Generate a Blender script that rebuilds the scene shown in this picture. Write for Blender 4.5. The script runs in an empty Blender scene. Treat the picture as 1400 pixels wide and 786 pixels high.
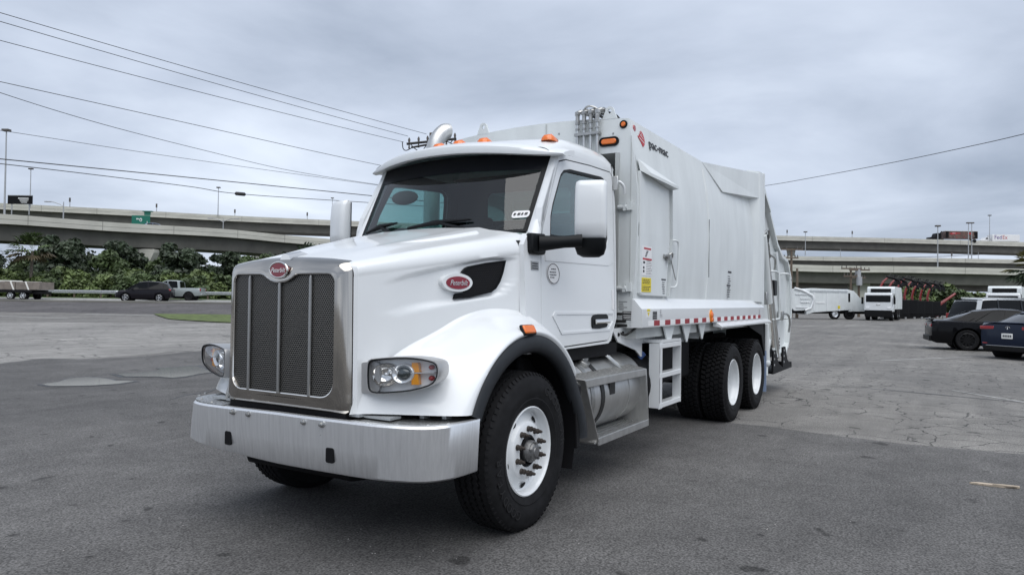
import bpy, bmesh, math, random
from mathutils import Vector, Matrix, noise as mnoise
from mathutils.geometry import tessellate_polygon
R_ = math.radians
PI = math.pi
random.seed(7)
scene = bpy.context.scene
col = scene.collection

# ------------------------------------------------------------------ camera
cd = bpy.data.cameras.new('camera')
cam = bpy.data.objects.new('camera', cd)
col.objects.link(cam)
cd.sensor_width = 36.0
cd.lens = 36.0 * 978.18 / 1400.0
cd.clip_start, cd.clip_end = 0.05, 6000.0
YAW, PIT, ROL = 3.6864, 0.0165, 0.0130
fw = Vector((math.cos(YAW) * math.cos(PIT), math.sin(YAW) * math.cos(PIT), math.sin(PIT)))
rt = fw.cross(Vector((0, 0, 1))).normalized()
up = rt.cross(fw)
r2 = rt * math.cos(ROL) + up * math.sin(ROL)
u2 = up * math.cos(ROL) - rt * math.sin(ROL)
CAM = Vector((4.2369, 3.5369, 1.5533))
cam.matrix_world = Matrix(((r2.x, u2.x, -fw.x, CAM.x), (r2.y, u2.y, -fw.y, CAM.y), (r2.z, u2.z, -fw.z, CAM.z), (0, 0, 0, 1)))
scene.camera = cam

# ------------------------------------------------------------------ light, sky, exposure
SUN_EL, SUN_AZ = 64.0, 52.0          # azimuth in degrees from +X towards +Y
vs = scene.view_settings
vs.view_transform, vs.look, vs.exposure, vs.gamma = 'Standard', 'None', 1.16, 1.0
world = bpy.data.worlds.new('World')
scene.world = world
world.use_nodes = True
wn, wl = world.node_tree.nodes, world.node_tree.links
wn.clear()
wo = wn.new('ShaderNodeOutputWorld')
sky = wn.new('ShaderNodeTexSky')
sky.sky_type = 'NISHITA'
sky.sun_disc = False
sky.sun_elevation = R_(SUN_EL)
sky.sun_rotation = R_(90 - SUN_AZ)
sky.air_density, sky.dust_density, sky.ozone_density = 1.0, 2.0, 1.5
bg1 = wn.new('ShaderNodeBackground'); bg1.inputs[1].default_value = 0.06
wl.new(sky.outputs[0], bg1.inputs[0])
tc = wn.new('ShaderNodeTexCoord')
sep = wn.new('ShaderNodeSeparateXYZ'); wl.new(tc.outputs['Generated'], sep.inputs[0])
def wmath(op, a, b=None, c=None):
    n = wn.new('ShaderNodeMath'); n.operation = op
    for i, v in enumerate((a, b, c)):
        if v is None: continue
        if isinstance(v, (int, float)): n.inputs[i].default_value = v
        else: wl.new(v, n.inputs[i])
    return n.outputs[0]
zz = wmath('ADD', wmath('MAXIMUM', sep.outputs[2], 0.0), 0.16)
cx_ = wmath('DIVIDE', sep.outputs[0], zz); cy_ = wmath('DIVIDE', sep.outputs[1], zz)
cmb = wn.new('ShaderNodeCombineXYZ'); wl.new(cx_, cmb.inputs[0]); wl.new(cy_, cmb.inputs[1]); cmb.inputs[2].default_value = 1.7
n1 = wn.new('ShaderNodeTexNoise'); n1.inputs['Scale'].default_value = 0.75; n1.inputs['Detail'].default_value = 7; n1.inputs['Roughness'].default_value = 0.52; n1.inputs['Distortion'].default_value = 0.35
wl.new(cmb.outputs[0], n1.inputs[0])
n2 = wn.new('ShaderNodeTexNoise'); n2.inputs['Scale'].default_value = 0.28; n2.inputs['Detail'].default_value = 3
wl.new(cmb.outputs[0], n2.inputs[0])
mixn = wmath('ADD', wmath('MULTIPLY', n1.outputs[0], 0.62), wmath('MULTIPLY', n2.outputs[0], 0.38))
cr = wn.new('ShaderNodeValToRGB')
cr.color_ramp.elements[0].position = 0.36; cr.color_ramp.elements[0].color = (0.150, 0.176, 0.222, 1)
cr.color_ramp.elements[1].position = 0.66; cr.color_ramp.elements[1].color = (0.375, 0.410, 0.465, 1)
e = cr.color_ramp.elements.new(0.5); e.color = (0.250, 0.280, 0.335, 1)
wl.new(mixn, cr.inputs[0])
bg2 = wn.new('ShaderNodeBackground'); bg2.inputs[1].default_value = 1.13
wl.new(cr.outputs[0], bg2.inputs[0])
wmix = wn.new('ShaderNodeMixShader'); wmix.inputs[0].default_value = 0.93
wl.new(bg1.outputs[0], wmix.inputs[1]); wl.new(bg2.outputs[0], wmix.inputs[2])
wl.new(wmix.outputs[0], wo.inputs[0])

sd = bpy.data.lights.new('sun', 'SUN')
sd.energy, sd.angle, sd.color = 1.18, R_(74), (1.0, 0.985, 0.96)
sun = bpy.data.objects.new('sun', sd); col.objects.link(sun)
sdir = Vector((math.cos(R_(SUN_AZ)) * math.cos(R_(SUN_EL)), math.sin(R_(SUN_AZ)) * math.cos(R_(SUN_EL)), math.sin(R_(SUN_EL))))
sun.rotation_euler = sdir.to_track_quat('Z', 'Y').to_euler()
sun.location = sdir * 60

# ------------------------------------------------------------------ materials
MAT = {}
def mat(name, color, rough=0.5, metal=0.0, var=0.0, vscale=6.0, bump=0.0, bscale=40.0, coat=0.0, spec=0.5, emit=0.0, stretch=None, dirt=None, rvar=0.0):
    m = bpy.data.materials.new(name); m.use_nodes = True
    n, l = m.node_tree.nodes, m.node_tree.links
    b = n['Principled BSDF']
    b.inputs['Base Color'].default_value = (*color, 1)
    b.inputs['Roughness'].default_value = rough
    b.inputs['Metallic'].default_value = metal
    b.inputs['Specular IOR Level'].default_value = spec
    b.inputs['Coat Weight'].default_value = coat
    b.inputs['Coat Roughness'].default_value = 0.06
    if emit:
        b.inputs['Emission Color'].default_value = (*color, 1); b.inputs['Emission Strength'].default_value = emit
    t = n.new('ShaderNodeTexCoord'); src = t.outputs['Object']
    if stretch:
        mp = n.new('ShaderNodeMapping'); mp.inputs['Scale'].default_value = stretch; l.new(src, mp.inputs[0]); src = mp.outputs[0]
    last = None
    if var or dirt:
        nz = n.new('ShaderNodeTexNoise'); nz.inputs['Scale'].default_value = vscale; nz.inputs['Detail'].default_value = 6; nz.inputs['Roughness'].default_value = 0.6
        l.new(src, nz.inputs[0])
        rp = n.new('ShaderNodeValToRGB')
        lo = tuple(max(0, c * (1 - var)) for c in color) if not dirt else dirt
        rp.color_ramp.elements[0].position = 0.33; rp.color_ramp.elements[0].color = (*lo, 1)
        rp.color_ramp.elements[1].position = 0.62 if dirt else 0.68
        rp.color_ramp.elements[1].color = (*(color if dirt else tuple(min(1, c * (1 + var)) for c in color)), 1)
        l.new(nz.outputs[0], rp.inputs[0]); l.new(rp.outputs[0], b.inputs['Base Color'])
        if rvar:
            mr = n.new('ShaderNodeMapRange'); mr.inputs['To Min'].default_value = rough + rvar; mr.inputs['To Max'].default_value = max(0.02, rough - rvar)
            l.new(nz.outputs[0], mr.inputs[0]); l.new(mr.outputs[0], b.inputs['Roughness'])
    if bump:
        nb = n.new('ShaderNodeTexNoise'); nb.inputs['Scale'].default_value = bscale; nb.inputs['Detail'].default_value = 4
        l.new(src, nb.inputs[0])
        bp = n.new('ShaderNodeBump'); bp.inputs['Strength'].default_value = bump; bp.inputs['Distance'].default_value = 0.02
        l.new(nb.outputs[0], bp.inputs['Height']); l.new(bp.outputs[0], b.inputs['Normal'])
    MAT[name] = m
    return m

mat('white_paint', (0.71, 0.73, 0.74), 0.30, var=0.02, vscale=2.0, coat=0.6)
mat('body_paint', (0.66, 0.69, 0.69), 0.40, var=0.075, vscale=2.2, coat=0.15, bump=0.06, bscale=2.2, stretch=(1.3, 1.3, .45))
mat('grey_paint', (0.47, 0.49, 0.48), 0.5, var=0.08, vscale=3.0)
mat('chrome', (0.80, 0.78, 0.75), 0.06, 1.0)
mat('chrome_smoked', (0.46, 0.435, 0.40), 0.09, 1.0)
mat('brushed_aluminium', (0.80, 0.81, 0.82), 0.34, 0.78, var=0.085, vscale=9.0, stretch=(6.0, 6.0, 0.25), rvar=0.06)
mat('dull_aluminium', (0.56, 0.56, 0.55), 0.40, 0.92, var=0.10, vscale=14.0, stretch=(1, 1, .3))
mat('checker_plate', (0.50, 0.50, 0.49), 0.42, 1.0, var=0.25, vscale=50.0, bump=0.6, bscale=70)
mat('steel', (0.42, 0.42, 0.41), 0.4, 1.0, var=0.2, vscale=30)
mat('black_plastic', (0.005, 0.006, 0.007), 0.42, spec=.2)
mat('flare_rubber', (0.022, 0.025, 0.029), 0.55, var=0.12, vscale=12, spec=.3)
mat('rubber', (0.0085, 0.0085, 0.0095), 0.75, var=0.35, vscale=14.0, spec=0.22)
mat('tyre_letter', (0.014, 0.014, 0.015), 0.6, spec=.3)
mat('frame_black', (0.005, 0.005, 0.006), 0.7, spec=.2)
mat('hub_brown', (0.055, 0.045, 0.038), 0.5, 0.4, var=0.3, vscale=40)
mat('hub_grey', (0.20, 0.20, 0.20), 0.45, 0.7, var=0.2, vscale=40)
mat('orange_lens', (0.75, 0.16, 0.01), 0.18, coat=0.6, emit=0.0)
mat('amber_lens', (0.78, 0.30, 0.01), 0.2, coat=0.5)
mat('red_lens', (0.35, 0.012, 0.015), 0.2, coat=0.5)
mat('badge_red', (0.20, 0.004, 0.018), 0.25, coat=0.6)
mat('grille_bar', (0.30, 0.30, 0.295), 0.35, 0.8)
mat('machine_black', (0.004, 0.004, 0.005), 0.5, spec=.2)
mat('lamp_white', (0.82, 0.84, 0.86), 0.12, 0.6)
mat('lamp_chrome', (0.88, 0.89, 0.90), 0.18, 0.15)
mat('lamp_frame', (0.42, 0.42, 0.42), 0.35, 0.55)
mat('lens_dark', (0.02, 0.03, 0.03), 0.05, coat=1.0)
mat('white_tape', (0.80, 0.80, 0.80), 0.35)
mat('red_tape', (0.30, 0.012, 0.02), 0.35)
mat('yellow_label', (0.72, 0.58, 0.02), 0.45, var=0.06, vscale=60)
mat('label_white', (0.78, 0.78, 0.78), 0.4)
mat('ink', (0.02, 0.02, 0.025), 0.5)
mat('ink_red', (0.45, 0.03, 0.04), 0.5)
mat('ink_purple', (0.09, 0.02, 0.22), 0.5)
mat('galvanised', (0.52, 0.54, 0.55), 0.45, 0.8, var=0.12, vscale=8)
mat('hose_black', (0.012, 0.012, 0.012), 0.5)
mat('mudflap_black', (0.007, 0.007, 0.008), 0.6, spec=.25)
mat('mudflap_blue', (0.28, 0.36, 0.52), 0.5)
mat('def_cap_blue', (0.12, 0.22, 0.55), 0.4)
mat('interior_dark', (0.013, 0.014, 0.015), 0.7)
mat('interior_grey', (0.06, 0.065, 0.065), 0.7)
mat('mirror_glass', (0.5, 0.52, 0.54), 0.03, 1.0)

def glass_mat(name, tint, refl=0.06, rough=0.0, haze=0.0):
    m = bpy.data.materials.new(name); m.use_nodes = True
    n, l = m.node_tree.nodes, m.node_tree.links
    n.clear()
    o = n.new('ShaderNodeOutputMaterial'); t = n.new('ShaderNodeBsdfTransparent'); t.inputs[0].default_value = (*tint, 1)
    g = n.new('ShaderNodeBsdfGlossy'); g.inputs['Roughness'].default_value = rough; g.inputs[0].default_value = (1, 1, 1, 1)
    f = n.new('ShaderNodeLayerWeight'); f.inputs[0].default_value = 0.5
    p = n.new('ShaderNodeMath'); p.operation = 'POWER'; p.inputs[1].default_value = 4.0; l.new(f.outputs['Facing'], p.inputs[0])
    a = n.new('ShaderNodeMath'); a.operation = 'MULTIPLY_ADD'; a.inputs[1].default_value = 0.85; a.inputs[2].default_value = refl; l.new(p.outputs[0], a.inputs[0])
    mx = n.new('ShaderNodeMixShader'); l.new(a.outputs[0], mx.inputs[0]); l.new(t.outputs[0], mx.inputs[1]); l.new(g.outputs[0], mx.inputs[2])
    l.new(mx.outputs[0], o.inputs[0])
    MAT[name] = m
glass_mat('windscreen_glass', (0.52, 0.63, 0.62), 0.055)
glass_mat('side_glass', (0.56, 0.76, 0.75), 0.08)
glass_mat('lamp_glass', (0.93, 0.94, 0.95), 0.05)
mat('dark_glass', (0.005, 0.006, 0.007), 0.06, spec=0.18)
mat('sun_band', (0.006, 0.007, 0.010), 0.35, spec=0.2)

def mesh_screen_mat(name, hole, wire, sx, sy, lo, metal, rough):
    # expanded-metal screen: staggered slots seen as dark gaps between wires
    m = bpy.data.materials.new(name); m.use_nodes = True
    n, l = m.node_tree.nodes, m.node_tree.links
    b = n['Principled BSDF']
    t = n.new('ShaderNodeTexCoord'); mp = n.new('ShaderNodeMapping'); mp.inputs['Rotation'].default_value = lo; l.new(t.outputs['Object'], mp.inputs[0])
    br = n.new('ShaderNodeTexBrick'); br.offset = 0.5; br.inputs['Scale'].default_value = 1.0
    br.inputs['Brick Width'].default_value = sx; br.inputs['Row Height'].default_value = sy
    br.inputs['Mortar Size'].default_value = min(sx, sy) * 0.17; br.inputs['Mortar Smooth'].default_value = 0.3
    br.inputs['Color1'].default_value = (*hole, 1); br.inputs['Color2'].default_value = (*hole, 1); br.inputs['Mortar'].default_value = (*wire, 1)
    l.new(mp.outputs[0], br.inputs[0]); l.new(br.outputs[0], b.inputs['Base Color'])
    mm = n.new('ShaderNodeMath'); mm.operation = 'MULTIPLY'; mm.inputs[1].default_value = metal; l.new(br.outputs['Fac'], mm.inputs[0]); l.new(mm.outputs[0], b.inputs['Metallic'])
    b.inputs['Roughness'].default_value = rough
    b.inputs['Specular IOR Level'].default_value = 0.12
    bp = n.new('ShaderNodeBump'); bp.inputs['Strength'].default_value = 0.5; bp.inputs['Distance'].default_value = 0.004
    l.new(br.outputs['Fac'], bp.inputs['Height']); l.new(bp.outputs[0], b.inputs['Normal'])
    MAT[name] = m
mesh_screen_mat('grille_screen', (0.006, 0.006, 0.006), (0.19, 0.185, 0.175), 0.017, 0.0125, (0, R_(-90), R_(-90)), 0.8, 0.35)
mesh_screen_mat('vent_screen', (0.004, 0.004, 0.005), (0.018, 0.018, 0.02), 0.018, 0.012, (R_(90), 0, 0), 0.0, 0.5)

# ------------------------------------------------------------------ mesh helpers
class MB:
    def __init__(s): s.v, s.f, s.mir = [], [], False
    def add(s, vs, fs):
        k = len(s.v); s.v += [tuple(p) for p in vs]; s.f += [tuple(i + k for i in f) for f in fs]; return s
    def box(s, c, d, rot=None):
        x, y, z = (q / 2 for q in d)
        vs = [Vector((i * x, j * y, k * z)) for i in (-1, 1) for j in (-1, 1) for k in (-1, 1)]
        if rot is not None: vs = [rot @ q for q in vs]
        vs = [q + Vector(c) for q in vs]
        return s.add(vs, [(0, 1, 3, 2), (4, 6, 7, 5), (0, 4, 5, 1), (2, 3, 7, 6), (0, 2, 6, 4), (1, 5, 7, 3)])
    def bx(s, x0, x1, y0, y1, z0, z1): return s.box(((x0 + x1) / 2, (y0 + y1) / 2, (z0 + z1) / 2), (abs(x1 - x0), abs(y1 - y0), abs(z1 - z0)))
    def hexa(s, a, b): # two quads
        return s.add(list(a) + list(b), [(0, 1, 2, 3), (7, 6, 5, 4), (0, 4, 5, 1), (1, 5, 6, 2), (2, 6, 7, 3), (3, 7, 4, 0)])
    def prism(s, pts, f0, f1):
        n = len(pts)
        vs = [f0(*p) for p in pts] + [f1(*p) for p in pts]
        return s.add(vs, [tuple(range(n)), tuple(range(2 * n - 1, n - 1, -1))] + [(i, i + n, (i + 1) % n + n, (i + 1) % n) for i in range(n)])
    def prism_y(s, pts, y0, y1): return s.prism(pts, lambda x, z: (x, y0, z), lambda x, z: (x, y1, z))
    def prism_x(s, pts, x0, x1): return s.prism(pts, lambda y, z: (x0, y, z), lambda y, z: (x1, y, z))
    def prism_z(s, pts, z0, z1): return s.prism(pts, lambda x, y: (x, y, z0), lambda x, y: (x, y, z1))
    def loft(s, rings, closed=True, caps=True):
        n = len(rings[0]); vs = [p for r in rings for p in r]; fs = []
        for a in range(len(rings) - 1):
            for i in range(n if closed else n - 1):
                j = (i + 1) % n
                fs.append((a * n + i, a * n + j, (a + 1) * n + j, (a + 1) * n + i))
        if caps and closed:
            fs.append(tuple(range(n))[::-1]); fs.append(tuple(range((len(rings) - 1) * n, len(rings) * n)))
        return s.add(vs, fs)
    def tube(s, pts, r, n=8, caps=True, close=False):
        pts = [Vector(p) for p in pts]; rr = r if isinstance(r, (list, tuple)) else [r] * len(pts)
        rings, prev = [], None
        for i, p in enumerate(pts):
            if close: t = (pts[(i + 1) % len(pts)] - pts[i - 1]).normalized()
            else: t = (pts[min(i + 1, len(pts) - 1)] - pts[max(i - 1, 0)]).normalized()
            if prev is None:
                a = Vector((0, 0, 1)) if abs(t.z) < 0.9 else Vector((1, 0, 0))
                u = t.cross(a).normalized()
            else:
                u = (prev - t * prev.dot(t)).normalized()
            prev = u; w = t.cross(u)
            rings.append([p + (u * math.cos(2 * PI * k / n) + w * math.sin(2 * PI * k / n)) * rr[i] for k in range(n)])
        if close: rings.append(rings[0])
        return s.loft(rings, True, caps and not close)
    def lathe(s, prof, c, axis='y', n=32, wob=None, cap=False):
        c = Vector(c); rings = []
        for k in range(n):
            a = 2 * PI * k / n
            ring = []
            for i, (r, h) in enumerate(prof):
                if wob: h = h + wob(i, a)
                if axis == 'y': ring.append(c + Vector((r * math.cos(a), h, r * math.sin(a))))
                elif axis == 'x': ring.append(c + Vector((h, r * math.cos(a), r * math.sin(a))))
                else: ring.append(c + Vector((r * math.cos(a), r * math.sin(a), h)))
            rings.append(ring)
        m = len(prof); vs = [p for r in rings for p in r]; fs = []
        for k in range(n):
            for i in range(m - 1):
                fs.append((k * m + i, ((k + 1) % n) * m + i, ((k + 1) % n) * m + i + 1, k * m + i + 1))
        if cap:
            fs.append(tuple(k * m for k in range(n))); fs.append(tuple(k * m + m - 1 for k in range(n))[::-1])
        return s.add(vs, fs)
    def ball(s, c, r, n=12, m=8):
        rx, ry, rz = r if isinstance(r, (tuple, list)) else (r, r, r)
        vs, fs = [], []
        for i in range(m + 1):
            t = PI * i / m
            for k in range(n):
                a = 2 * PI * k / n
                vs.append((c[0] + rx * math.sin(t) * math.cos(a), c[1] + ry * math.sin(t) * math.sin(a), c[2] + rz * math.cos(t)))
        for i in range(m):
            for k in range(n):
                fs.append((i * n + k, (i + 1) * n + k, (i + 1) * n + (k + 1) % n, i * n + (k + 1) % n))
        return s.add(vs, fs)
    def mirror(s):
        s.mir = True; return s   # a second, mirrored piece is made when built
    def xf(s, M):
        s.v = [tuple(M @ Vector(p)) for p in s.v]; return s
    def build(s, name, m, parent=None, smooth=35, bevel=0.0, seg=2, weld=True, loc=None):
        if s.mir:
            t = MB(); t.v = [(x, -y, z) for x, y, z in s.v]; t.f = [f[::-1] for f in s.f]
            t.build(name, m, parent, smooth, bevel, seg, weld, loc)
        me = bpy.data.meshes.new(name)
        me.from_pydata(s.v, [], s.f)
        bm = bmesh.new(); bm.from_mesh(me)
        if weld: bmesh.ops.remove_doubles(bm, verts=bm.verts, dist=1e-5)
        bmesh.ops.recalc_face_normals(bm, faces=bm.faces)
        bm.to_mesh(me); bm.free()
        return link(name, me, m, parent, smooth, bevel, seg, loc)

def link(name, me, m, parent=None, smooth=35, bevel=0.0, seg=2, loc=None):
    if m is not None: me.materials.append(MAT[m] if isinstance(m, str) else m)
    if smooth:
        me.polygons.foreach_set('use_smooth', [True] * len(me.polygons))
        try: me.set_sharp_from_angle(angle=R_(smooth))
        except Exception: pass
    o = bpy.data.objects.new(name, me); col.objects.link(o)
    if parent is not None: o.parent = parent
    if loc is not None: o.location = loc
    if bevel:
        b = o.modifiers.new('edge', 'BEVEL'); b.width = bevel; b.segments = seg; b.limit_method = 'ANGLE'; b.angle_limit = R_(38); b.harden_normals = False
    return o

def tag(o, label=None, cat=None, group=None, kind=None):
    if label: o['label'] = label
    if cat: o['category'] = cat
    if group: o['group'] = group
    if kind: o['kind'] = kind
    return o
def thing(name, label, cat, loc=(0, 0, 0), rz=0.0, group=None):
    o = bpy.data.objects.new(name, None); col.objects.link(o)
    o.empty_display_size = 0.2; o.location = loc; o.rotation_euler = (0, 0, rz)
    return tag(o, label, cat, group)
def dup(o, parent=None):
    c = o.copy(); col.objects.link(c)
    if parent is not None: c.parent = parent
    for ch in list(o.children): dup(ch, c)
    return c
def text_mesh(s, size, shear=0.0, extrude=0.001, spacing=1.0):
    cu = bpy.data.curves.new('lettering', 'FONT'); cu.body = s; cu.size = size; cu.shear = shear; cu.extrude = extrude
    cu.align_x, cu.align_y = 'CENTER', 'CENTER'; cu.space_character = spacing; cu.resolution_u = 3
    o = bpy.data.objects.new('lettering', cu); col.objects.link(o)
    dg = bpy.context.evaluated_depsgraph_get(); dg.update()
    me = bpy.data.meshes.new_from_object(o.evaluated_get(dg))
    bpy.data.objects.remove(o); bpy.data.curves.remove(cu)
    me.materials.clear()
    return me
def basis(o, xd, yd):
    xd = Vector(xd).normalized(); yd = Vector(yd); yd = (yd - xd * yd.dot(xd)).normalized(); zd = xd.cross(yd)
    return Matrix(((xd.x, yd.x, zd.x, o[0]), (xd.y, yd.y, zd.y, o[1]), (xd.z, yd.z, zd.z, o[2]), (0, 0, 0, 1)))
def text(name, s, size, o, xd, yd, m, parent, shear=0.0, sx=1.0, extrude=0.001, spacing=1.0):
    me = text_mesh(s, size, shear, extrude, spacing)
    me.transform(basis(o, xd, yd) @ Matrix.Diagonal((sx, 1, 1, 1)))
    return link(name, me, m, parent, smooth=0)
def sst(a, b, x):
    t = max(0.0, min(1.0, (x - a) / (b - a))) if a != b else float(x > a)
    return t * t * (3 - 2 * t)
def lerp(a, b, t): return a + (b - a) * t
def interp(tab, x):
    if x <= tab[0][0]: return tab[0][1]
    for (a, va), (b, vb) in zip(tab, tab[1:]):
        if x <= b: return va + (vb - va) * (x - a) / (b - a)
    return tab[-1][1]
def smooth_path(pts, n=6, close=False):
    pts = [Vector(p) for p in pts]; out = []; N = len(pts)
    rng = range(N if close else N - 1)
    for i in rng:
        g = (lambda k: pts[k % N]) if close else (lambda k: pts[max(0, min(N - 1, k))])
        p0, p1, p2, p3 = g(i - 1), g(i), g(i + 1), g(i + 2)
        for k in range(n):
            t = k / n
            out.append(0.5 * ((2 * p1) + (p2 - p0) * t + (2 * p0 - 5 * p1 + 4 * p2 - p3) * t * t + (3 * p1 - p0 - 3 * p2 + p3) * t ** 3))
    if not close: out.append(pts[-1])
    return out
def rrect(cx, cy, w, h, r, n=4):
    out = []
    for sx, sy, a0 in ((1, 1, 0), (-1, 1, 90), (-1, -1, 180), (1, -1, 270)):
        for k in range(n + 1):
            a = R_(a0 + 90 * k / n)
            out.append((cx + sx * (w / 2 - r) + r * math.cos(a), cy + sy * (h / 2 - r) + r * math.sin(a)))
    return out
def oval(cx, cy, w, h, n=24): return [(cx + w / 2 * math.cos(2 * PI * k / n), cy + h / 2 * math.sin(2 * PI * k / n)) for k in range(n)]
# ================================================================== the garbage truck (front axle at the origin, +X forward, +Y driver side)
TR = thing('garbage_truck', 'big white rear-loading garbage truck with tall chrome grille parked in front', 'garbage truck')

def plate(name, outer, holes, yf, thick, m, parent, sides=(1,), smooth=0, bevel=0.0):
    # flat sheet in the XZ plane, following y = yf(x, z), with openings
    b = MB()
    loops = [outer] + list(holes)
    flat = [p for lp in loops for p in lp]
    tris = tessellate_polygon([[Vector((x, z, 0)) for x, z in lp] for lp in loops])
    n = len(flat)
    vs = [(x, yf(x, z), z) for x, z in flat] + [(x, yf(x, z) - thick, z) for x, z in flat]
    fs = [tuple(t) for t in tris] + [tuple(i + n for i in t[::-1]) for t in tris]
    k = 0
    for lp in loops:
        m_ = len(lp)
        for i in range(m_):
            a, c = k + i, k + (i + 1) % m_
            fs.append((a, c, c + n, a + n))
        k += m_
    b.add(vs, fs)
    if -1 in sides and 1 in sides: b.mirror()
    elif -1 in sides: b.v = [(x, -y, z) for x, y, z in b.v]
    o = b.build(name, m, parent, smooth=smooth)
    if bevel:
        md = o.modifiers.new('edge', 'BEVEL'); md.width = bevel; md.segments = 2; md.limit_method = 'ANGLE'; md.angle_limit = R_(50)
    return o

# ---- hood ----------------------------------------------------------
def hood_w(x): return min(0.57 + (1.10 - x) * 0.262, 0.93)
def hood_top(x): return 1.800 + (1.10 - x) * 0.222 - 0.02 * sst(1.06, 1.2, x)
def recess(x, z):
    zu = interp([(-.15, 1.85), (0.05, 1.843), (.30, 1.797), (.52, 1.75), (.74, 1.698), (.95, 1.63)], x)
    zl = interp([(-.15, 1.70), (-.08, 1.64), (-.03, 1.596), (.05, 1.571), (.30, 1.54), (.63, 1.50), (.95, 1.45)], x)
    return sst(zu + .006, zu - .020, z) * sst(zl - .012, zl + .018, z) * sst(.95, .55, x) * sst(-.16, -.10, x)
def hood_y(x, z):
    return hood_w(x) + 0.02 * (1.5 - z) / 0.6 * 0.3 - 0.028 * recess(x, z)
b = MB(); rings = []
XS = [1.108, 1.095, 1.06] + [1.02 - i * 0.04 for i in range(34)]
for x in XS:
    w, zt = hood_w(x), hood_top(x)
    t = (1.10 - x) / 1.36
    r = lerp(.07, .15, max(0, t)); crown = lerp(.045, .085, max(0, t))
    half = []
    for k in range(9):
        y = (w - r) * k / 8
        ridge = 0.018 * math.exp(-((y - (.33 + .12 * t)) / .05) ** 2) * sst(0.0, .5, t)
        half.append((y, zt - crown * (y / w) ** 2 + ridge))
    zsh = half[-1][1]
    for k in range(1, 7):
        a = R_(90 - 15 * k)
        half.append((w - r + r * math.cos(a), zsh - r + r * math.sin(a)))
    z0 = half[-1][1]
    for k in range(1, 71):
        z = lerp(z0, max(.872, .515 + math.sqrt(max(0, .905 ** 2 - x * x))) if abs(x) < .84 else .872, k / 70)
        half.append((hood_y(x, z), z))
    if x == 1.108: half = [(y * 0.965, z - .006 if z > 1.6 else z) for y, z in half]
    ring = [(x, -y, z) for y, z in half[::-1]] + [(x, y, z) for y, z in half[1:]]
    rings.append(ring)
rings.append([(x + .005, y * .90, z - .05) for x, y, z in rings[-1]])
b.loft(rings, closed=False)
hood = b.build('hood', 'white_paint', TR, smooth=40)
# front fenders: a swelling round each front wheel
def fender_R1(a): return 0.985 + 0.19 * sst(62, 22, a) + 0.03 * sst(110, 150, a)
def fender_pt(t, u, a0):
    # t 0..1 outer lip -> hood side, u angle
    a = u; R1 = fender_R1(a)
    rho = lerp(0.79, R1 + .02, t)
    x, z = rho * math.cos(R_(a)), 0.515 + rho * math.sin(R_(a))
    ys = hood_y(x, z) if x > -.22 else .945
    s = sst(R1, 0.815, rho)
    crease = .016 * math.exp(-((rho - R1 + .060) / .018) ** 2) * sst(35, 60, a)
    y = lerp(ys - .004, 1.150, s) + crease - .03 * sst(.815, .79, rho) * 0.6
    return x, y, z
b = MB(); rings = []
for i in range(57):
    ring = []
    for j in range(25):
        t = j / 24
        # hem: keep everything above z = .868
        a = lerp(20, 150, i / 56)
        R1 = fender_R1(a); rho = lerp(0.79, R1 + .02, t)
        amin = math.degrees(math.asin(min(.99, (.868 - .515) / rho)))
        amax = 146 - 22 * t
        a = lerp(amin, amax, i / 56)
        ring.append(fender_pt(t, a, 0))
    rings.append(ring)
b.loft(rings, closed=False); b.mirror()
b.build('fender', 'white_paint', TR, smooth=50)
# black wheel-arch flares
b = MB(); rings = []
for i in range(61):
    a = lerp(25.5, 182, i / 60)
    ext = 0.07 * sst(150, 182, a)
    prof = [(.805, 1.118), (.802, 1.150), (.770, 1.168), (.72, 1.168), (.69, 1.158), (.675, 1.12), (.69, 1.09)]
    rings.append([((r + ext) * math.cos(R_(a)) - .02 * sst(100, 182, a), y - .015, .515 + (r + ext * .2) * math.sin(R_(a))) for r, y in prof])
b.loft(rings, closed=False); b.mirror()
b.build('wheel_arch_flare', 'flare_rubber', TR, smooth=60)
# inner splash liner behind the wheels
b = MB(); rings = []
for i in range(33):
    a = lerp(18, 200, i / 32)
    rings.append([(.70 * math.cos(R_(a)), y, .515 + .70 * math.sin(R_(a))) for y in (1.12, .95, .75, .55)])
b.loft(rings, closed=False)
b.add([(.70 * math.cos(R_(a)), .55, .515 + .70 * math.sin(R_(a))) for a in range(0, 201, 10)] + [(0, .55, .4)], [tuple(range(22))])
b.mirror(); b.build('wheel_liner', 'frame_black', TR)
# hanging flap behind the front wheel
b = MB(); b.prism_y([(-.70, .90), (-.72, .42), (-.775, .42), (-.79, .90)], .80, 1.13); b.mirror(); b.build('front_mudflap', 'mudflap_black', TR, bevel=.008)
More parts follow.
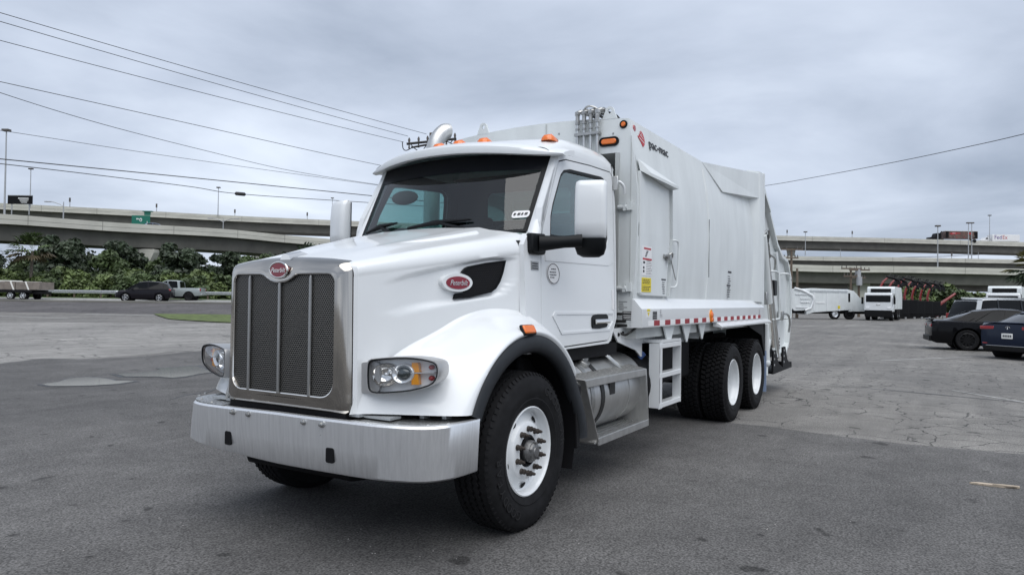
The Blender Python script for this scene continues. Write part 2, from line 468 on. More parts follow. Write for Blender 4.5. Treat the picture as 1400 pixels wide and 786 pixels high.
# vents and badges on the hood sides
VENT = [(0.304, 1.729), (0.277, 1.756), (0.248, 1.769), (0.1, 1.799), (-0.064, 1.822), (-0.044, 1.744), (-0.017, 1.679), (0.021, 1.63), (0.065, 1.604), (0.244, 1.568), (0.364, 1.558), (0.357, 1.585), (0.292, 1.596), (0.245, 1.63), (0.228, 1.668), (0.246, 1.7)]
hy = lambda x, z, o=0.0: hood_w(x) - .021 + o
for s in (1, -1):
    plate('hood_vent', VENT, [], lambda x, z: hy(x, z, .010), .03, 'vent_screen', TR, (s,))
    inner = [(lerp(.16, x, .93), lerp(1.70, z, .93)) for x, z in VENT]
    plate('vent_trim', [(lerp(.16, x, 1.05), lerp(1.70, z, 1.05)) for x, z in VENT], [[(lerp(.16, x, .985), lerp(1.70, z, .985)) for x, z in VENT]], lambda x, z: hy(x, z, .016), .02, 'black_plastic', TR, (s,))
    bd = plate('side_badge', oval(.362, 1.658, .196, .085, 28), [], lambda x, z: hy(x, z, .030), .03, 'badge_red', TR, (s,))
    plate('badge_ring', oval(.362, 1.660, .25, .122, 28), [oval(.362, 1.658, .196, .085, 28)], lambda x, z: hy(x, z, .026), .04, 'white_paint', TR, (s,))
    text('badge_script', 'Peterbilt', .050, (.362, s * (hy(.362, 1.66, .033)), 1.657), (-s, s * s * .262 * 1.0 if s > 0 else .262, 0) if s > 0 else (1, .262, 0), (0, 0, 1), 'chrome', bd, shear=.35, sx=.86)
# hood ornament handle at the crown, side cowl intakes
b = MB(); b.loft([[(1.145 - k * .06, y * (1 - .12 * k), 1.776 + .012 * k + h * (1 if k < 3 else .4)) for y, h in ((-.05, 0), (-.03, .035), (0, .045), (.03, .035), (.05, 0))] for k in range(5)], closed=True)
b.build('hood_ornament', 'chrome', TR, smooth=60)
b = MB()
b.loft([[(x, y + dy, hood_top(x) - .075 * (y / hood_w(x)) ** 2 + h) for dy, h in ((-wd, -.01), (-wd * .5, .012), (0, .018), (wd * .5, .012), (wd, -.01))] for x, y, wd in ((.52, .40, .004), (.35, .45, .03), (.1, .52, .045), (-.12, .57, .04))], closed=True)
b.mirror(); b.build('hood_crease_scoop', 'white_paint', TR, smooth=60)

# ---- grille --------------------------------------------------------
def grille_plan(y): return 1.178 - .045 * (abs(y) / .55) ** 3
def gtop(y): return 1.800 - .036 * (abs(y) / .55) ** 2
def mesh_loop(n=6):
    pts = []
    def arc(cx, cz, r, a0, a1):
        for k in range(n + 1):
            a = R_(lerp(a0, a1, k / n)); pts.append((cx + r * math.cos(a), cz + r * math.sin(a)))
    arc(.395, 1.635, .055, 0, 90)
    up_ = [(.26, 1.690), (.17, 1.689), (.135, 1.680), (.108, 1.664), (.075, 1.648), (.04, 1.640), (0, 1.637)]
    pts.extend(up_ + [(-y, z) for y, z in up_[::-1][1:]])
    arc(-.395, 1.635, .055, 90, 180)
    arc(-.355, 1.055, .095, 180, 270)
    arc(.355, 1.055, .095, 270, 360)
    return pts
ML = mesh_loop()
def outer_loop():
    W, r, out = .548, .085, []
    def inside(y, z):
        y = abs(y)
        if y > W or z < .868 or z > gtop(y): return False
        zt = gtop(W - r)
        if y > W - r and z > zt - r: return (y - W + r) ** 2 + (z - zt + r) ** 2 <= r * r
        return True
    for i, (y, z) in enumerate(ML):   # cast from the centre of the grille on to the rounded outline
        if z > 1.58: y, z = y * (1.0 if abs(y) < .3 else 1.01), max(z, 1.66)
        a, c = 1.0, 3.0
        for _ in range(40):
            m_ = (a + c) / 2
            if inside(y * m_, 1.33 + (z - 1.33) * m_): a = m_
            else: c = m_
        out.append((y * a, 1.33 + (z - 1.33) * a))
    return out
OL = outer_loop()
b = MB(); rings = []
fz = lambda z: lerp(.22, 1.0, sst(.93, 1.12, z))
for t, dx in ((0, -.03), (0, -.002), (.06, .012), (.16, .010), (.34, .008), (.55, -.002), (.75, -.014), (.9, -.034), (1.0, -.065)):
    rings.append([(grille_plan(lerp(a[0], o[0], t) * .9) + dx * (fz(a[1]) if t > .2 else 1), lerp(a[0], o[0], t), lerp(a[1], o[1], t)) for a, o in zip(ML, OL)])
rings.append([(1.078, o[0] * 1.010, 1.33 + (o[1] - 1.33) * (1.006 if o[1] > 1.33 else 1.0)) for o in OL])
b.loft(rings, closed=True, caps=False)
gs = b.build('grille_surround', 'chrome_smoked', TR, smooth=45)
# bright inner lip
b = MB(); b.tube([(grille_plan(y) + .010, y * 1.012, 1.33 + (z - 1.33) * 1.012) for y, z in ML], .0055, n=6, close=True)
b.build('grille_lip', 'chrome', gs)
b = MB()
N = 40; cs = [(-.47 + .94 * i / N) for i in range(N + 1)]
b.loft([[(grille_plan(y * .9) - .006, y, z) for y in cs] for z in (.93, 1.74)], closed=False)
b.build('grille_mesh', 'grille_screen', TR, smooth=30)
for y, zt in ((-.285, 1.682), (0.0, 1.645), (.265, 1.682)):
    b = MB(); b.tube([(grille_plan(y) + .006, y, .955), (grille_plan(y) + .006, y, zt - .02), (grille_plan(y) + .004, y, zt)], [.0105, .0105, .007], n=10)
    b.build('grille_bar', 'grille_bar', TR)
gb = MB().prism([(y, z) for y, z in oval(0, 1.716, .148, .088, 28)], lambda y, z: (1.175, y, z), lambda y, z: (1.199, y, z)).build('grille_badge', 'badge_red', TR, smooth=30, bevel=.003)
b = MB(); b.tube([(1.195, y, z) for y, z in oval(0, 1.716, .156, .096, 28)], .0065, n=8, close=True); b.build('badge_ring', 'chrome', gb)
text('badge_script', 'Peterbilt', .041, (1.201, 0, 1.714), (0, 1, 0), (0, 0, 1), 'chrome', gb, shear=.35, sx=.88)

# ---- bumper --------------------------------------------------------
BP = smooth_path([(.68, 1.170, 0), (.86, 1.163, 0), (.98, 1.138, 0), (1.075, 1.075, 0), (1.135, .96, 0), (1.178, .78, 0), (1.198, .5, 0), (1.208, .2, 0), (1.210, 0, 0)], 5)
BP = [(p.x, p.y) for p in BP]; BP = BP + [(x, -y) for x, y in BP[::-1][1:]]
b = MB(); rings = []
for x, y in BP:
    sc = .985
    yb, xb = y * .975, x - .025
    lf = max(0.0, -y) / 1.17; y = y * (1 - .095 * lf)
    zq = lambda z: z - lf * (.020 if z > .67 else 0) + lf * (.030 if z < .6 else 0)
    rings.append([(X_, Y_, zq(Z_)) for X_, Y_, Z_ in [(x - .05, y * .96, .838), (x - .012, y * .995, .838), (x, y, .826), (lerp(x, xb, .5) + .004, lerp(y, yb, .5), .67), (xb, yb, .530), (xb - .012, yb * .99, .518), (xb - .05, yb * .96, .518), (xb - .045, yb * .965, .67)]])
b.loft(rings, closed=True)
bump = b.build('front_bumper', 'brushed_aluminium', TR, smooth=40)
for s in (1, -1):
    b = MB(); top = [(x - .012, abs(y) * .99) for x, y in BP if y > .50][::-1]
    poly = [(x, y * s * (1 if s > 0 else 1 - .095 * y / 1.17)) for x, y in top] + [(.70, .75 * s), (.98, .55 * s)]
    b.prism_z(poly, .826, .834)
    b.build('bumper_top_plate', 'checker_plate', bump, smooth=0)
for y in (-.395, -.24, .255, .405):
    MB().lathe([(0, .022), (.012, .018), (.014, .006), (.020, .004), (.020, -.004)], (1.205, y, .805), 'x', 10).build('bumper_bolt', 'steel', bump)
for y in (-.37, -.215, .215, .365):
    MB().lathe([(0, .004), (.008, .004), (.010, -.002)], (1.194, y + .02, .745), 'x', 10).build('bumper_stud', 'lamp_white', bump)
for y in (-.455, .46):
    MB().prism(rrect(y, .628, .062, .088, .012), lambda u, v: (1.16, u, v), lambda u, v: (1.1935, u, v)).build('tow_slot', 'frame_black', bump, smooth=0)
for s in (1, -1):
    for x, y in ((.92, 1.10), (1.02, 1.03), (1.11, .88), (1.16, .70)):
        MB().lathe([(0, .008), (.010, .007), (.013, 0)], (x - .02, s * y, .834), 'z', 8).build('bumper_rivet', 'steel', bump)
# under-bumper valance and frame horns
b = MB(); b.prism_y([(.98, .54), (.94, .41), (.60, .37), (.55, .54)], -.58, .40); b.build('front_crossmember', 'frame_black', TR, bevel=.02)
b = MB(); b.bx(.70, 1.13, -.52, .52, .80, .90); b.bx(.2, 1.05, -.45, .45, .60, .95); b.build('front_underframe', 'frame_black', TR)
for q in ((.98, 1.10, .52, .60, .85, .868), (.96, 1.06, .601, .80, .845, .858), (.80, .86, .86, .89, .838, .872), (.74, .80, .98, 1.01, .838, .872)):
    b = MB(); b.bx(*q); b.mirror(); b.build('hood_bracket', 'galvanised', TR)

# ---- headlights ----------------------------------------------------
HL = [(.010, .115), (.055, .128), (.20, .135), (.32, .128), (.42, .105), (.468, .075), (.478, .01), (.465, -.045), (.42, -.085), (.30, -.118), (.17, -.130), (.06, -.132), (.015, -.115), (0, -.06), (-.002, .06)]
def headlight(s):
    o0 = Vector((1.055, s * .625, 1.098)); xd = Vector((-.145, s * .50, .030)).normalized(); zd = Vector((0, 0, 1)); nd = xd.cross(zd) * -1
    nd = Vector((abs(xd.y), s * abs(xd.x), 0)).normalized()
    T = lambda u, v, d: tuple(o0 + xd * (u * .97) + zd * (v * (.76 if v > 0 else .84)) + nd * d)
    hl = MB()
    out = smooth_path([(u, v, 0) for u, v in HL], 2, True); out = [(p.x, p.y) for p in out]
    cu, cv = .235, 0.0
    sc = lambda k: [(cu + (u - cu) * k, cv + (v - cv) * (k if k > .9 else k * .97)) for u, v in out]
    inn = sc(.945)
    rings = [[T(u, v, -.16) for u, v in sc(.93)], [T(u, v, .015) for u, v in sc(1.0)], [T(u, v, .035) for u, v in sc(.975)], [T(u, v, .035) for u, v in inn], [T(u, v, -.015) for u, v in sc(.94)]]
    hl.loft(rings, closed=True, caps=False)
    base = hl.build('headlight', 'lamp_frame', TR, smooth=50)
    MB().loft([[T(u, v, -.035) for u, v in sc(.95)], [T(u, v, -.034) for u, v in sc(.95)]], True, True).build('lamp_backplate', 'lamp_chrome', base, smooth=0)
    b = MB(); b.tube([T(u, v, .031) for u, v in sc(.93)], .006, n=6, close=True); b.build('lamp_seal', 'black_plastic', base)
    def ring_lathe(prof, u, v, n=20):
        vs, fs = [], []; m = len(prof)
        for k in range(n):
            a = 2 * PI * k / n
            for r, d in prof: vs.append(T(u + r * math.cos(a), v + r * math.sin(a), d))
        for k in range(n):
            for i in range(m - 1): fs.append((k * m + i, ((k + 1) % n) * m + i, ((k + 1) % n) * m + i + 1, k * m + i + 1))
        return MB().add(vs, fs)
    ring_lathe([(.088, -.034), (.088, .004), (.080, .010), (.074, .002), (.060, -.020), (.03, -.032), (0.001, -.033)], .113, .0).build('lamp_reflector', 'chrome', base, smooth=60)
    ring_lathe([(.012, -.03), (.012, -.005), (.001, 0)], .113, 0, 8).build('lamp_bulb', 'lamp_white', base)
    ring_lathe([(.075, -.034), (.075, .006), (.066, .012), (.052, .004), (.046, -.004)], .230, .005).build('projector_ring', 'lamp_white', base, smooth=60)
    ring_lathe([(.047, -.010), (.040, .004), (.02, .012), (.001, .015)], .230, .005).build('projector_lens', 'lens_dark', base, smooth=60)
    for v0, v1 in ((.012, .085), (-.075, .002)):
        MB().hexa([T(.285, v0, -.034), T(.335, v0, -.034), T(.325, v1, -.034), T(.285, v1, -.034)], [T(.285, v0, .004), T(.335, v0, .004), T(.325, v1, .004), T(.285, v1, .004)]).build('turn_signal', 'amber_lens', base, smooth=0)
    MB().hexa([T(.28, .003, -.03), T(.43, .003, -.03), T(.43, .011, -.03), T(.28, .011, -.03)], [T(.28, .003, .008), T(.43, .003, .008), T(.43, .011, .008), T(.28, .011, .008)]).build('lamp_divider', 'lamp_white', base, smooth=0)
    for v in (.045, -.035):
        ring_lathe([(.019, -.034), (.017, -.016), (.008, -.010), (.001, -.009)], .402, v, 12).build('marker_bulb', 'red_lens', base, smooth=60)
    MB().loft([[T(u, v, .022) for u, v in sc(.93)], [T(cu + (u - cu) * .6, v * .6, .040) for u, v in sc(.93)], [T(cu + (u - cu) * .02, v * .02, .045) for u, v in sc(.93)]], True, False).build('lamp_lens', 'lamp_glass', base, smooth=60)
    b = MB(); b.loft([[T(u, v, d) for u, v in rrect(.01, -.015, .13, .225, .03)] for d in (-.16, .000)], True, True); b.build('lamp_bracket', 'lamp_frame', base, smooth=40)
headlight(1); headlight(-1)
# amber side markers on the fenders
for s in (1, -1):
    b = MB(); b.box((.06, s * 1.142, 1.352), (.15, .03, .062), Matrix.Rotation(R_(28 * s), 3, 'X')); b.build('side_marker', 'orange_lens', TR, bevel=.012, seg=3)
    b = MB(); b.box((.06, s * 1.136, 1.349), (.168, .024, .078), Matrix.Rotation(R_(28 * s), 3, 'X')); b.build('marker_base', 'black_plastic', TR, bevel=.012, seg=3)

# ---- cab -----------------------------------------------------------
yc = lambda x, z: .98 - .053 * (z - 1.2)
DOOR = [(-.43, 1.36), (-.46, 1.90), (-.475, 2.14), (-.508, 2.25), (-.70, 2.56), (-.74, 2.61), (-.81, 2.652), (-.93, 2.685), (-1.40, 2.715), (-1.82, 2.725), (-1.86, 2.70), (-1.868, 2.60), (-1.84, 1.9), (-1.805, 1.42), (-1.79, 1.36), (-1.67, 1.23), (-1.63, 1.205), (-.84, 1.19), (-.66, 1.19)]
WIN = [(-.612, 2.036), (-.630, 2.20), (-.673, 2.30), (-.80, 2.51), (-.83, 2.555), (-.885, 2.596), (-1.0, 2.622), (-1.62, 2.655), (-1.68, 2.645), (-1.725, 2.60), (-1.73, 2.50), (-1.715, 2.10), (-1.69, 2.055), (-1.65, 2.04)]
def grow(poly, d):
    cx = sum(p[0] for p in poly) / len(poly); out = []
    n = len(poly)
    for i in range(n):
        a, p, c = Vector(poly[i - 1]), Vector(poly[i]), Vector(poly[(i + 1) % n])
        e1, e2 = (p - a).normalized(), (c - p).normalized()
        n1, n2_ = Vector((e1.y, -e1.x)), Vector((e2.y, -e2.x))
        k = (n1 + n2_); k = k / max(.3, (1 + n1.dot(n2_)))
        out.append(p + k * d)
    ar = lambda P: sum(P[i][0] * P[(i + 1) % n][1] - P[(i + 1) % n][0] * P[i][1] for i in range(n)) / 2
    if (abs(ar(out)) < abs(ar(poly))) != (d < 0):
        return grow(poly, -d) if False else [tuple(2 * Vector(p) - q) for p, q in zip(poly, out)]
    return [tuple(q) for q in out]
def door_y(x, z):
    y = yc(x, z)
    return y
SIDE = [(-.20, 1.20), (-.20, 1.95), (-.27, 2.035), (-.455, 2.045), (-.50, 2.10), (-.815, 2.70), (-.88, 2.735), (-1.0, 2.755), (-1.90, 2.770), (-1.915, 2.4), (-1.885, 1.9), (-1.85, 1.40), (-1.70, 1.20), (-1.64, 1.175), (-.2, 1.16)]
plate('cab_side', SIDE, [grow(DOOR, .009)], yc, .05, 'white_paint', TR, (1, -1))
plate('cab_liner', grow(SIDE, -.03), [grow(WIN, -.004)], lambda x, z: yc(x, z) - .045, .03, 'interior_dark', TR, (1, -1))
for s in (1, -1):
    dr = plate('door', DOOR, [grow(WIN, .0)], yc, .042, 'white_paint', TR, (s,), bevel=.006)
    plate('window_seal', grow(WIN, .004), [grow(WIN, -.022)], lambda x, z: yc(x, z) - .006, .02, 'black_plastic', dr, (s,))
    plate('side_window', grow(WIN, -.012), [], lambda x, z: yc(x, z) - .020, .005, 'side_glass', dr, (s,))
    # pressed panels in the door skin
    plate('door_pressing', [(-.60, 1.43), (-.64, 1.462), (-1.25, 1.455), (-1.78, 1.452), (-1.77, 1.36), (-1.67, 1.285), (-.74, 1.285)], [[(-.655, 1.425), (-.665, 1.440), (-1.25, 1.435), (-1.755, 1.432), (-1.745, 1.37), (-1.66, 1.305), (-.765, 1.305)]], lambda x, z: yc(x, z) + .007, .012, 'white_paint', dr, (s,), bevel=.004)
    plate('door_belt', [(-.515, 1.845), (-.51, 1.99), (-1.82, 1.99), (-1.82, 1.90), (-1.70, 1.862)], [], lambda x, z: yc(x, z) + .004, .012, 'white_paint', dr, (s,), bevel=.004)
    hp = plate('handle_pocket', [(-1.30, 1.405), (-1.33, 1.425), (-1.42, 1.437), (-1.60, 1.435), (-1.635, 1.42), (-1.645, 1.36), (-1.60, 1.32), (-1.45, 1.31), (-1.31, 1.315), (-1.295, 1.34)], [], lambda x, z: yc(x, z) + .012, .02, 'black_plastic', dr, (s,), bevel=.006)
    b = MB(); b.loft([[(x, s * (yc(0, 1.37) + o + .018), z) for o, z in ((.0, 1.348), (.018, 1.356), (.022, 1.375), (.010, 1.392), (-.004, 1.39))] for x, o_ in ((-1.335, 0), (-1.40, 0), (-1.55, 0), (-1.62, 0))], True); b.build('door_handle', 'chrome', hp, smooth=50)
    # grab rail behind the door
    b = MB(); b.tube(smooth_path([(-1.89, s * .905, 2.655), (-1.92, s * .955, 2.65), (-1.95, s * .985, 2.61), (-1.97, s * .98, 2.545)], 5), .014, n=8); b.build('grab_rail', 'white_paint', TR, smooth=60)
    b = MB(); b.bx(-1.90, -1.875, s * .90, s * .955, 2.57, 2.70); b.build('rail_bracket', 'dull_aluminium', TR, bevel=.005)
# stickers and plates on the driver side
plate('door_sticker', oval(-.635, 1.755, .205, .165, 28), [], lambda x, z: yc(x, z) + .0065, .002, 'label_white', TR, (1,))
ds = plate('sticker_ring', oval(-.635, 1.755, .195, .157, 28), [oval(-.635, 1.755, .185, .148, 28)], lambda x, z: yc(x, z) + .0085, .002, 'ink', TR, (1,))
b = MB()
for z, w in ((1.79, .10), (1.765, .13), (1.745, .12), (1.725, .09)):
    x = -.70
    while x < -.575:
        L = random.uniform(.012, .03)
        if abs(x + .635) + L < w * .62: b.bx(x, x + L, yc(0, z) + .0065, yc(0, z) + .009, z - .0035, z + .0035)
        x += L + .010
b.build('sticker_print', 'ink', TR, smooth=0)
pp = plate('model_plate', [(-.295, 1.835), (-.405, 1.833), (-.405, 1.772), (-.295, 1.772)], [], lambda x, z: yc(x, z) + .006, .006, 'steel', TR, (1,))
b = MB()
for z in (1.818, 1.800, 1.783): b.bx(-.31, -.39, yc(0, z) + .006, yc(0, z) + .0085, z - .004, z + .004)
b.build('plate_print', 'ink', pp, smooth=0)
plate('jamb_label', [(-1.755, 1.65), (-1.80, 1.65), (-1.795, 1.47), (-1.75, 1.47)], [], lambda x, z: yc(x, z) + .004, .003, 'label_white', TR, (1,))

# windscreen: a sheet bowed in plan
def ws(u, v, d=0.0):
    # u -1..1 across, v 0..1 up
    y = lerp(.842, .855, v) * u
    x = lerp(-.300, -.640, v) - .13 * u * u - .0 * abs(u) ** 6 + d * .86
    z = lerp(2.045, 2.735, v) - .03 * u * u * v + .02 * abs(u) ** 4 * (1 - v) + d * .5
    return (x, y, z)
U = [-1 + 2 * i / 24 for i in range(25)]
MB().loft([[ws(u, v) for u in U] for v in (0, .25, .5, .75, 1)], closed=False).build('windscreen', 'windscreen_glass', TR, smooth=60)
wsb = MB()
wsb.loft([[ws(u, v, .004) for u in U] for v in (.785, .88, 1.0)], closed=False)
wsb.build('sun_band', 'sun_band', TR, smooth=60)
b = MB()
edge = [ws(u, 0, .006) for u in U] + [ws(1, v, .006) for v in (.1, .3, .5, .7, .9)] + [ws(u, 1, .006) for u in U[::-1]] + [ws(-1, v, .006) for v in (.9, .7, .5, .3, .1)]
def band(loop_a, loop_b): b.loft([loop_a, loop_b], closed=True, caps=False)
inn = [ws(u * .955, .035, .006) for u in U] + [ws(.955, lerp(.06, 1, v), .006) for v in (.1, .3, .5, .7, .9)] + [ws(u * .955, .97, .006) for u in U[::-1]] + [ws(-.955, lerp(.06, 1, v), .006) for v in (.9, .7, .5, .3, .1)]
band(edge, inn); b.build('windscreen_seal', 'black_plastic', TR, smooth=60)
# A-pillars
b = MB(); rings = []
for k in range(9):
    v = -.02 + 1.03 * k / 8
    e = Vector(ws(1, v, 0.0)); s_ = Vector((lerp(-.455, -.835, max(0, v)), yc(0, lerp(2.045, 2.72, v)), lerp(2.045, 2.72, v)))
    rings.append([e + Vector((0, -.02, -.02)), e + Vector((.006, .003, .006)), e.lerp(s_, .45) + Vector((.022, .022, .008)), e.lerp(s_, .8) + Vector((.008, .014, .0)), s_ + Vector((0, .001, 0)), s_ + Vector((-.03, -.03, 0))])
b.loft(rings, True); b.mirror(); b.build('a_pillar', 'white_paint', TR, smooth=50)
# cowl between hood and windscreen
b = MB(); rings = []
for u in U:
    y = u * .93
    zt = hood_top(-.26) - .085 * u * u - .01
    rings.append([(-.262 , y, zt - .035), (-.27, y, zt - .01), (lerp(-.27, ws(u, 0)[0], .6), y * .97, zt - .03), (ws(u, 0)[0] - .02, ws(u, 0)[1], 2.03), (ws(u, 0)[0] - .02, ws(u, 0)[1], 1.96), (-.262, y, 1.6)])
b.loft(rings, True)
for s in (1, -1): b.hexa([(-.303, s * .70, 2.035), (-.303, s * .938, 1.93), (-.50, s * .938, 2.045), (-.50, s * .70, 2.07)], [(-.303, s * .70, 1.5), (-.303, s * .938, 1.5), (-.50, s * .938, 1.5), (-.50, s * .70, 1.5)])
b.build('cowl', 'white_paint', TR, smooth=50)
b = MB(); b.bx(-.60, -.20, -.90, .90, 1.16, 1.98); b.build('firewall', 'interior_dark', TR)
# roof
b = MB(); rings = []
for x, zc, ze in ((-.66, 2.795, 2.690), (-.74, 2.845, 2.705), (-.86, 2.895, 2.720), (-1.05, 2.930, 2.735), (-1.3, 2.950, 2.745), (-1.6, 2.955, 2.75), (-1.80, 2.945, 2.755), (-1.88, 2.915, 2.758), (-1.915, 2.86, 2.76), (-1.92, 2.78, 2.76)):
    half = []
    ye = yc(0, ze)
    for k in range(8):
        y = (ye - .13) * k / 7; half.append((y, zc - .055 * (y / ye) ** 2))
    z1 = half[-1][1]
    for k in range(1, 7):
        a = R_(90 - 15 * k); half.append((ye - .13 + .13 * math.cos(a), ze + (z1 - ze) * math.sin(a)))
    rings.append([(x, -y, z) for y, z in half[::-1]] + [(x, y, z) for y, z in half[1:]])
b.loft(rings, closed=False); b.build('roof', 'white_paint', TR, smooth=50)
# exterior sun visor
b = MB(); rings = []
for i in range(41):
    u = -1 + 2 * i / 40; y = u * .985
    q = abs(u) ** 2.2
    xf = -.400 - .315 * q; zf = 2.785 - .080 * q
    th = .068 * (1 - abs(u) ** 5 * .75)
    dp = lerp(.36, .20, q); rise = lerp(.088, .045, q)
    rings.append([(xf, y, zf - th * .55), (xf - .004, y, zf - .012), (xf - .03, y, zf + .006), (xf - dp * .5, y, zf + rise * .62), (xf - dp, y, zf + rise), (xf - dp, y, zf + rise - .05), (xf - dp * .5, y, zf - th * .45), (xf - .05, y, zf - th - .004), (xf - .008, y, zf - th)])
b.loft(rings, True); b.build('sun_visor', 'white_paint', TR, smooth=40)
for y, x in ((-.22, -.76), (.0, -.75), (.245, -.76), (.80, -.86)):
    z0 = interp([(0, 2.842), (.3, 2.838), (.8, 2.828)], abs(y))
    b = MB(); b.loft([[(x + .10 - t * .22, y + w * cy, z0 + h * sz) for cy, sz in ((-1, 0), (-.85, .6), (-.4, 1), (.4, 1), (.85, .6), (1, 0))] for t, w, h in ((0, .035, .012), (.08, .048, .044), (.3, .055, .060), (.6, .048, .048), (.9, .03, .03), (1, .012, .01))], True)
    b.build('roof_marker_light', 'orange_lens', TR, smooth=60)
# back wall with rear window
b = MB()
loops = [[(-.93, 1.2), (.93, 1.2), (.90, 2.80), (-.90, 2.80)], rrect(.0, 2.485, .96, .29, .06)]
flat = [p for l in loops for p in l]; tr = tessellate_polygon([[Vector((y, z, 0)) for y, z in l] for l in loops]); n = len(flat)
b.add([(-1.86, y, z) for y, z in flat] + [(-1.895, y, z) for y, z in flat], [tuple(t) for t in tr] + [tuple(i + n for i in t[::-1]) for t in tr])
b.build('cab_back', 'interior_dark', TR, smooth=0)
MB().bx(-1.88, -1.875, -.475, .475, 2.345, 2.625).build('rear_window', 'side_glass', TR, smooth=0)
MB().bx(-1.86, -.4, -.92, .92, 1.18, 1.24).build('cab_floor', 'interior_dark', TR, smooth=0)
b = MB(); b.prism_y([(-.40, 1.5), (-.40, 2.0), (-.52, 2.03), (-.80, 2.00), (-.90, 1.90), (-.86, 1.5)], -.88, .88); b.build('dashboard', 'interior_grey', TR, bevel=.03)
for y in (-.45, .45):
    b = MB(); b.bx(-1.60, -1.10, y - .25, y + .25, 1.55, 1.70); b.box((-1.66, y, 1.96), (.14, .48, .62), Matrix.Rotation(R_(-9), 3, 'Y')); b.box((-1.70, y, 2.30), (.10, .30, .12)); b.build('seat', 'interior_dark', TR, bevel=.04)
b = MB(); c = Vector((-.98, .44, 2.03)); ax = Vector((-.62, 0, .78)).normalized(); e1 = Vector((0, 1, 0)); e2 = ax.cross(e1)
b.tube([c + (e1 * math.cos(2 * PI * k / 28) + e2 * math.sin(2 * PI * k / 28)) * .22 for k in range(28)], .017, n=8, close=True)
for k in range(3): b.tube([c, c + (e1 * math.cos(2 * PI * k / 3 + .5) + e2 * math.sin(2 * PI * k / 3 + .5)) * .21], .014, n=6)
b.ball(c, .05); b.tube([c, c - ax * .35], .03); b.build('steering_wheel', 'interior_dark', TR, smooth=60)
# passenger-side curved mirror seen through the glass, sticker, wipers
b = MB(); b.ball((-.60, -.50, 2.425), (.03, .15, .062), 16, 8); b.build('look_down_mirror', 'interior_grey', TR, smooth=60)
def on_ws(y, z, d):
    v = (z - 2.045) / .69; u = y / .845
    p = ws(u, v, d); return p
b = MB()
lp = [(y, z) for y, z in rrect(.755, 2.195, .135, .06, .022)]
b.add([on_ws(y, z, .010) for y, z in lp], [tuple(range(len(lp)))]); sk = b.build('windscreen_sticker', 'label_white', TR, smooth=0)
b = MB()
for y0, w in ((.70, .015), (.73, .02), (.76, .012), (.785, .02)):
    b.add([on_ws(y0, 2.185, .014), on_ws(y0 + w, 2.185, .014), on_ws(y0 + w + .006, 2.205, .014), on_ws(y0 + .004, 2.205, .014)], [(0, 1, 2, 3)])
b.build('sticker_print', 'ink', sk, smooth=0)
for pv, a, c in (((.36, 2.07), (-.23, 2.11), (.37, 2.16)), ((-.42, 2.075), (-.76, 2.085), (-.38, 2.165))):
    b = MB()
    p0, p1, p2 = Vector(on_ws(*pv, .035)), Vector(on_ws(*a, .025)), Vector(on_ws(*c, .025))
    mid = p1.lerp(p2, .5) + Vector((.02, 0, .01))
    b.tube([p0, mid], [.018, .012], n=6)
    b.tube([p1, mid, p2], [.010, .022, .008], n=6)
    b.build('wiper', 'black_plastic', TR)

# ---- mirrors -------------------------------------------------------
def mirror(s):
    b = MB(); b.prism_y([(-.255, 2.035), (-.45, 2.045), (-.465, 1.905), (-.44, 1.885), (-.28, 1.885), (-.255, 1.90)], .925, .985)
    if s < 0: b.v = [(x, -y, z) for x, y, z in b.v]
    base = b.build('mirror_base', 'black_plastic', TR, bevel=.012)
    rings = []
    for t, hh in ((0, .062), (.25, .055), (.6, .046), (1, .05)):
        c = Vector((-.36, s * .98, 1.965)).lerp(Vector((-.52, s * 1.25, 1.99)), t)
        d = Vector((-.16, s * .27, 0)).normalized(); n_ = Vector((d.y, -d.x, 0)) * 1.0
        rings.append([c + n_ * (.036 * math.cos(a)) + Vector((0, 0, hh * math.sin(a))) for a in [2 * PI * k / 10 for k in range(10)]])
    MB().loft(rings, True).build('mirror_arm', 'black_plastic', base, smooth=60)
    c0 = Vector((-.615, s * 1.275, -.02)); rt_ = Vector((-.30, s * .955, 0)).normalized(); fr = Vector((rt_.y * s, -rt_.x * s, 0)); fr = Vector((.955, s * .30, 0)).normalized()
    def sec(z, w, d0, d1, r=.04):
        return [tuple(c0 + rt_ * u + fr * v + Vector((0, 0, z))) for u, v in rrect(0, (d0 + d1) / 2, w, d1 - d0, r, 3)]
    MB().loft([sec(z, w, -.055, d) for z, w, d in ((2.035, .225, .035), (2.06, .235, .055), (2.15, .238, .062), (2.30, .238, .060), (2.42, .236, .050), (2.455, .228, .035), (2.468, .205, .012))], True).build('mirror_housing', 'white_paint', base, smooth=50)
    MB().loft([sec(z, w, -.06, d) for z, w, d in ((1.895, .12, .0), (1.915, .20, .03), (1.965, .232, .055), (2.034, .236, .060))], True).build('mirror_lower_shell', 'black_plastic', base, smooth=50)
    MB().add([tuple(c0 + rt_ * u - fr * .0585 + Vector((0, 0, z))) for u, z in rrect(0, 2.26, .19, .36, .03)], [tuple(range(20))]).build('mirror_glass', 'mirror_glass', base, smooth=0)
    MB().loft([sec(z, .20, -.058, -.055, .0014) for z in (1.95, 2.45)], True).build('mirror_bezel', 'black_plastic', base, smooth=0)
mirror(1); mirror(-1)
# exhaust stack on the passenger side
b = MB(); p = smooth_path([(-1.98, -1.27, 1.3), (-1.98, -1.27, 2.6), (-1.985, -1.265, 3.08), (-2.00, -1.255, 3.22), (-2.04, -1.235, 3.32), (-2.10, -1.205, 3.39), (-2.15, -1.185, 3.40)], 5)
b.tube(p, .088, n=16); b.build('exhaust_stack', 'dull_aluminium', TR, smooth=60)
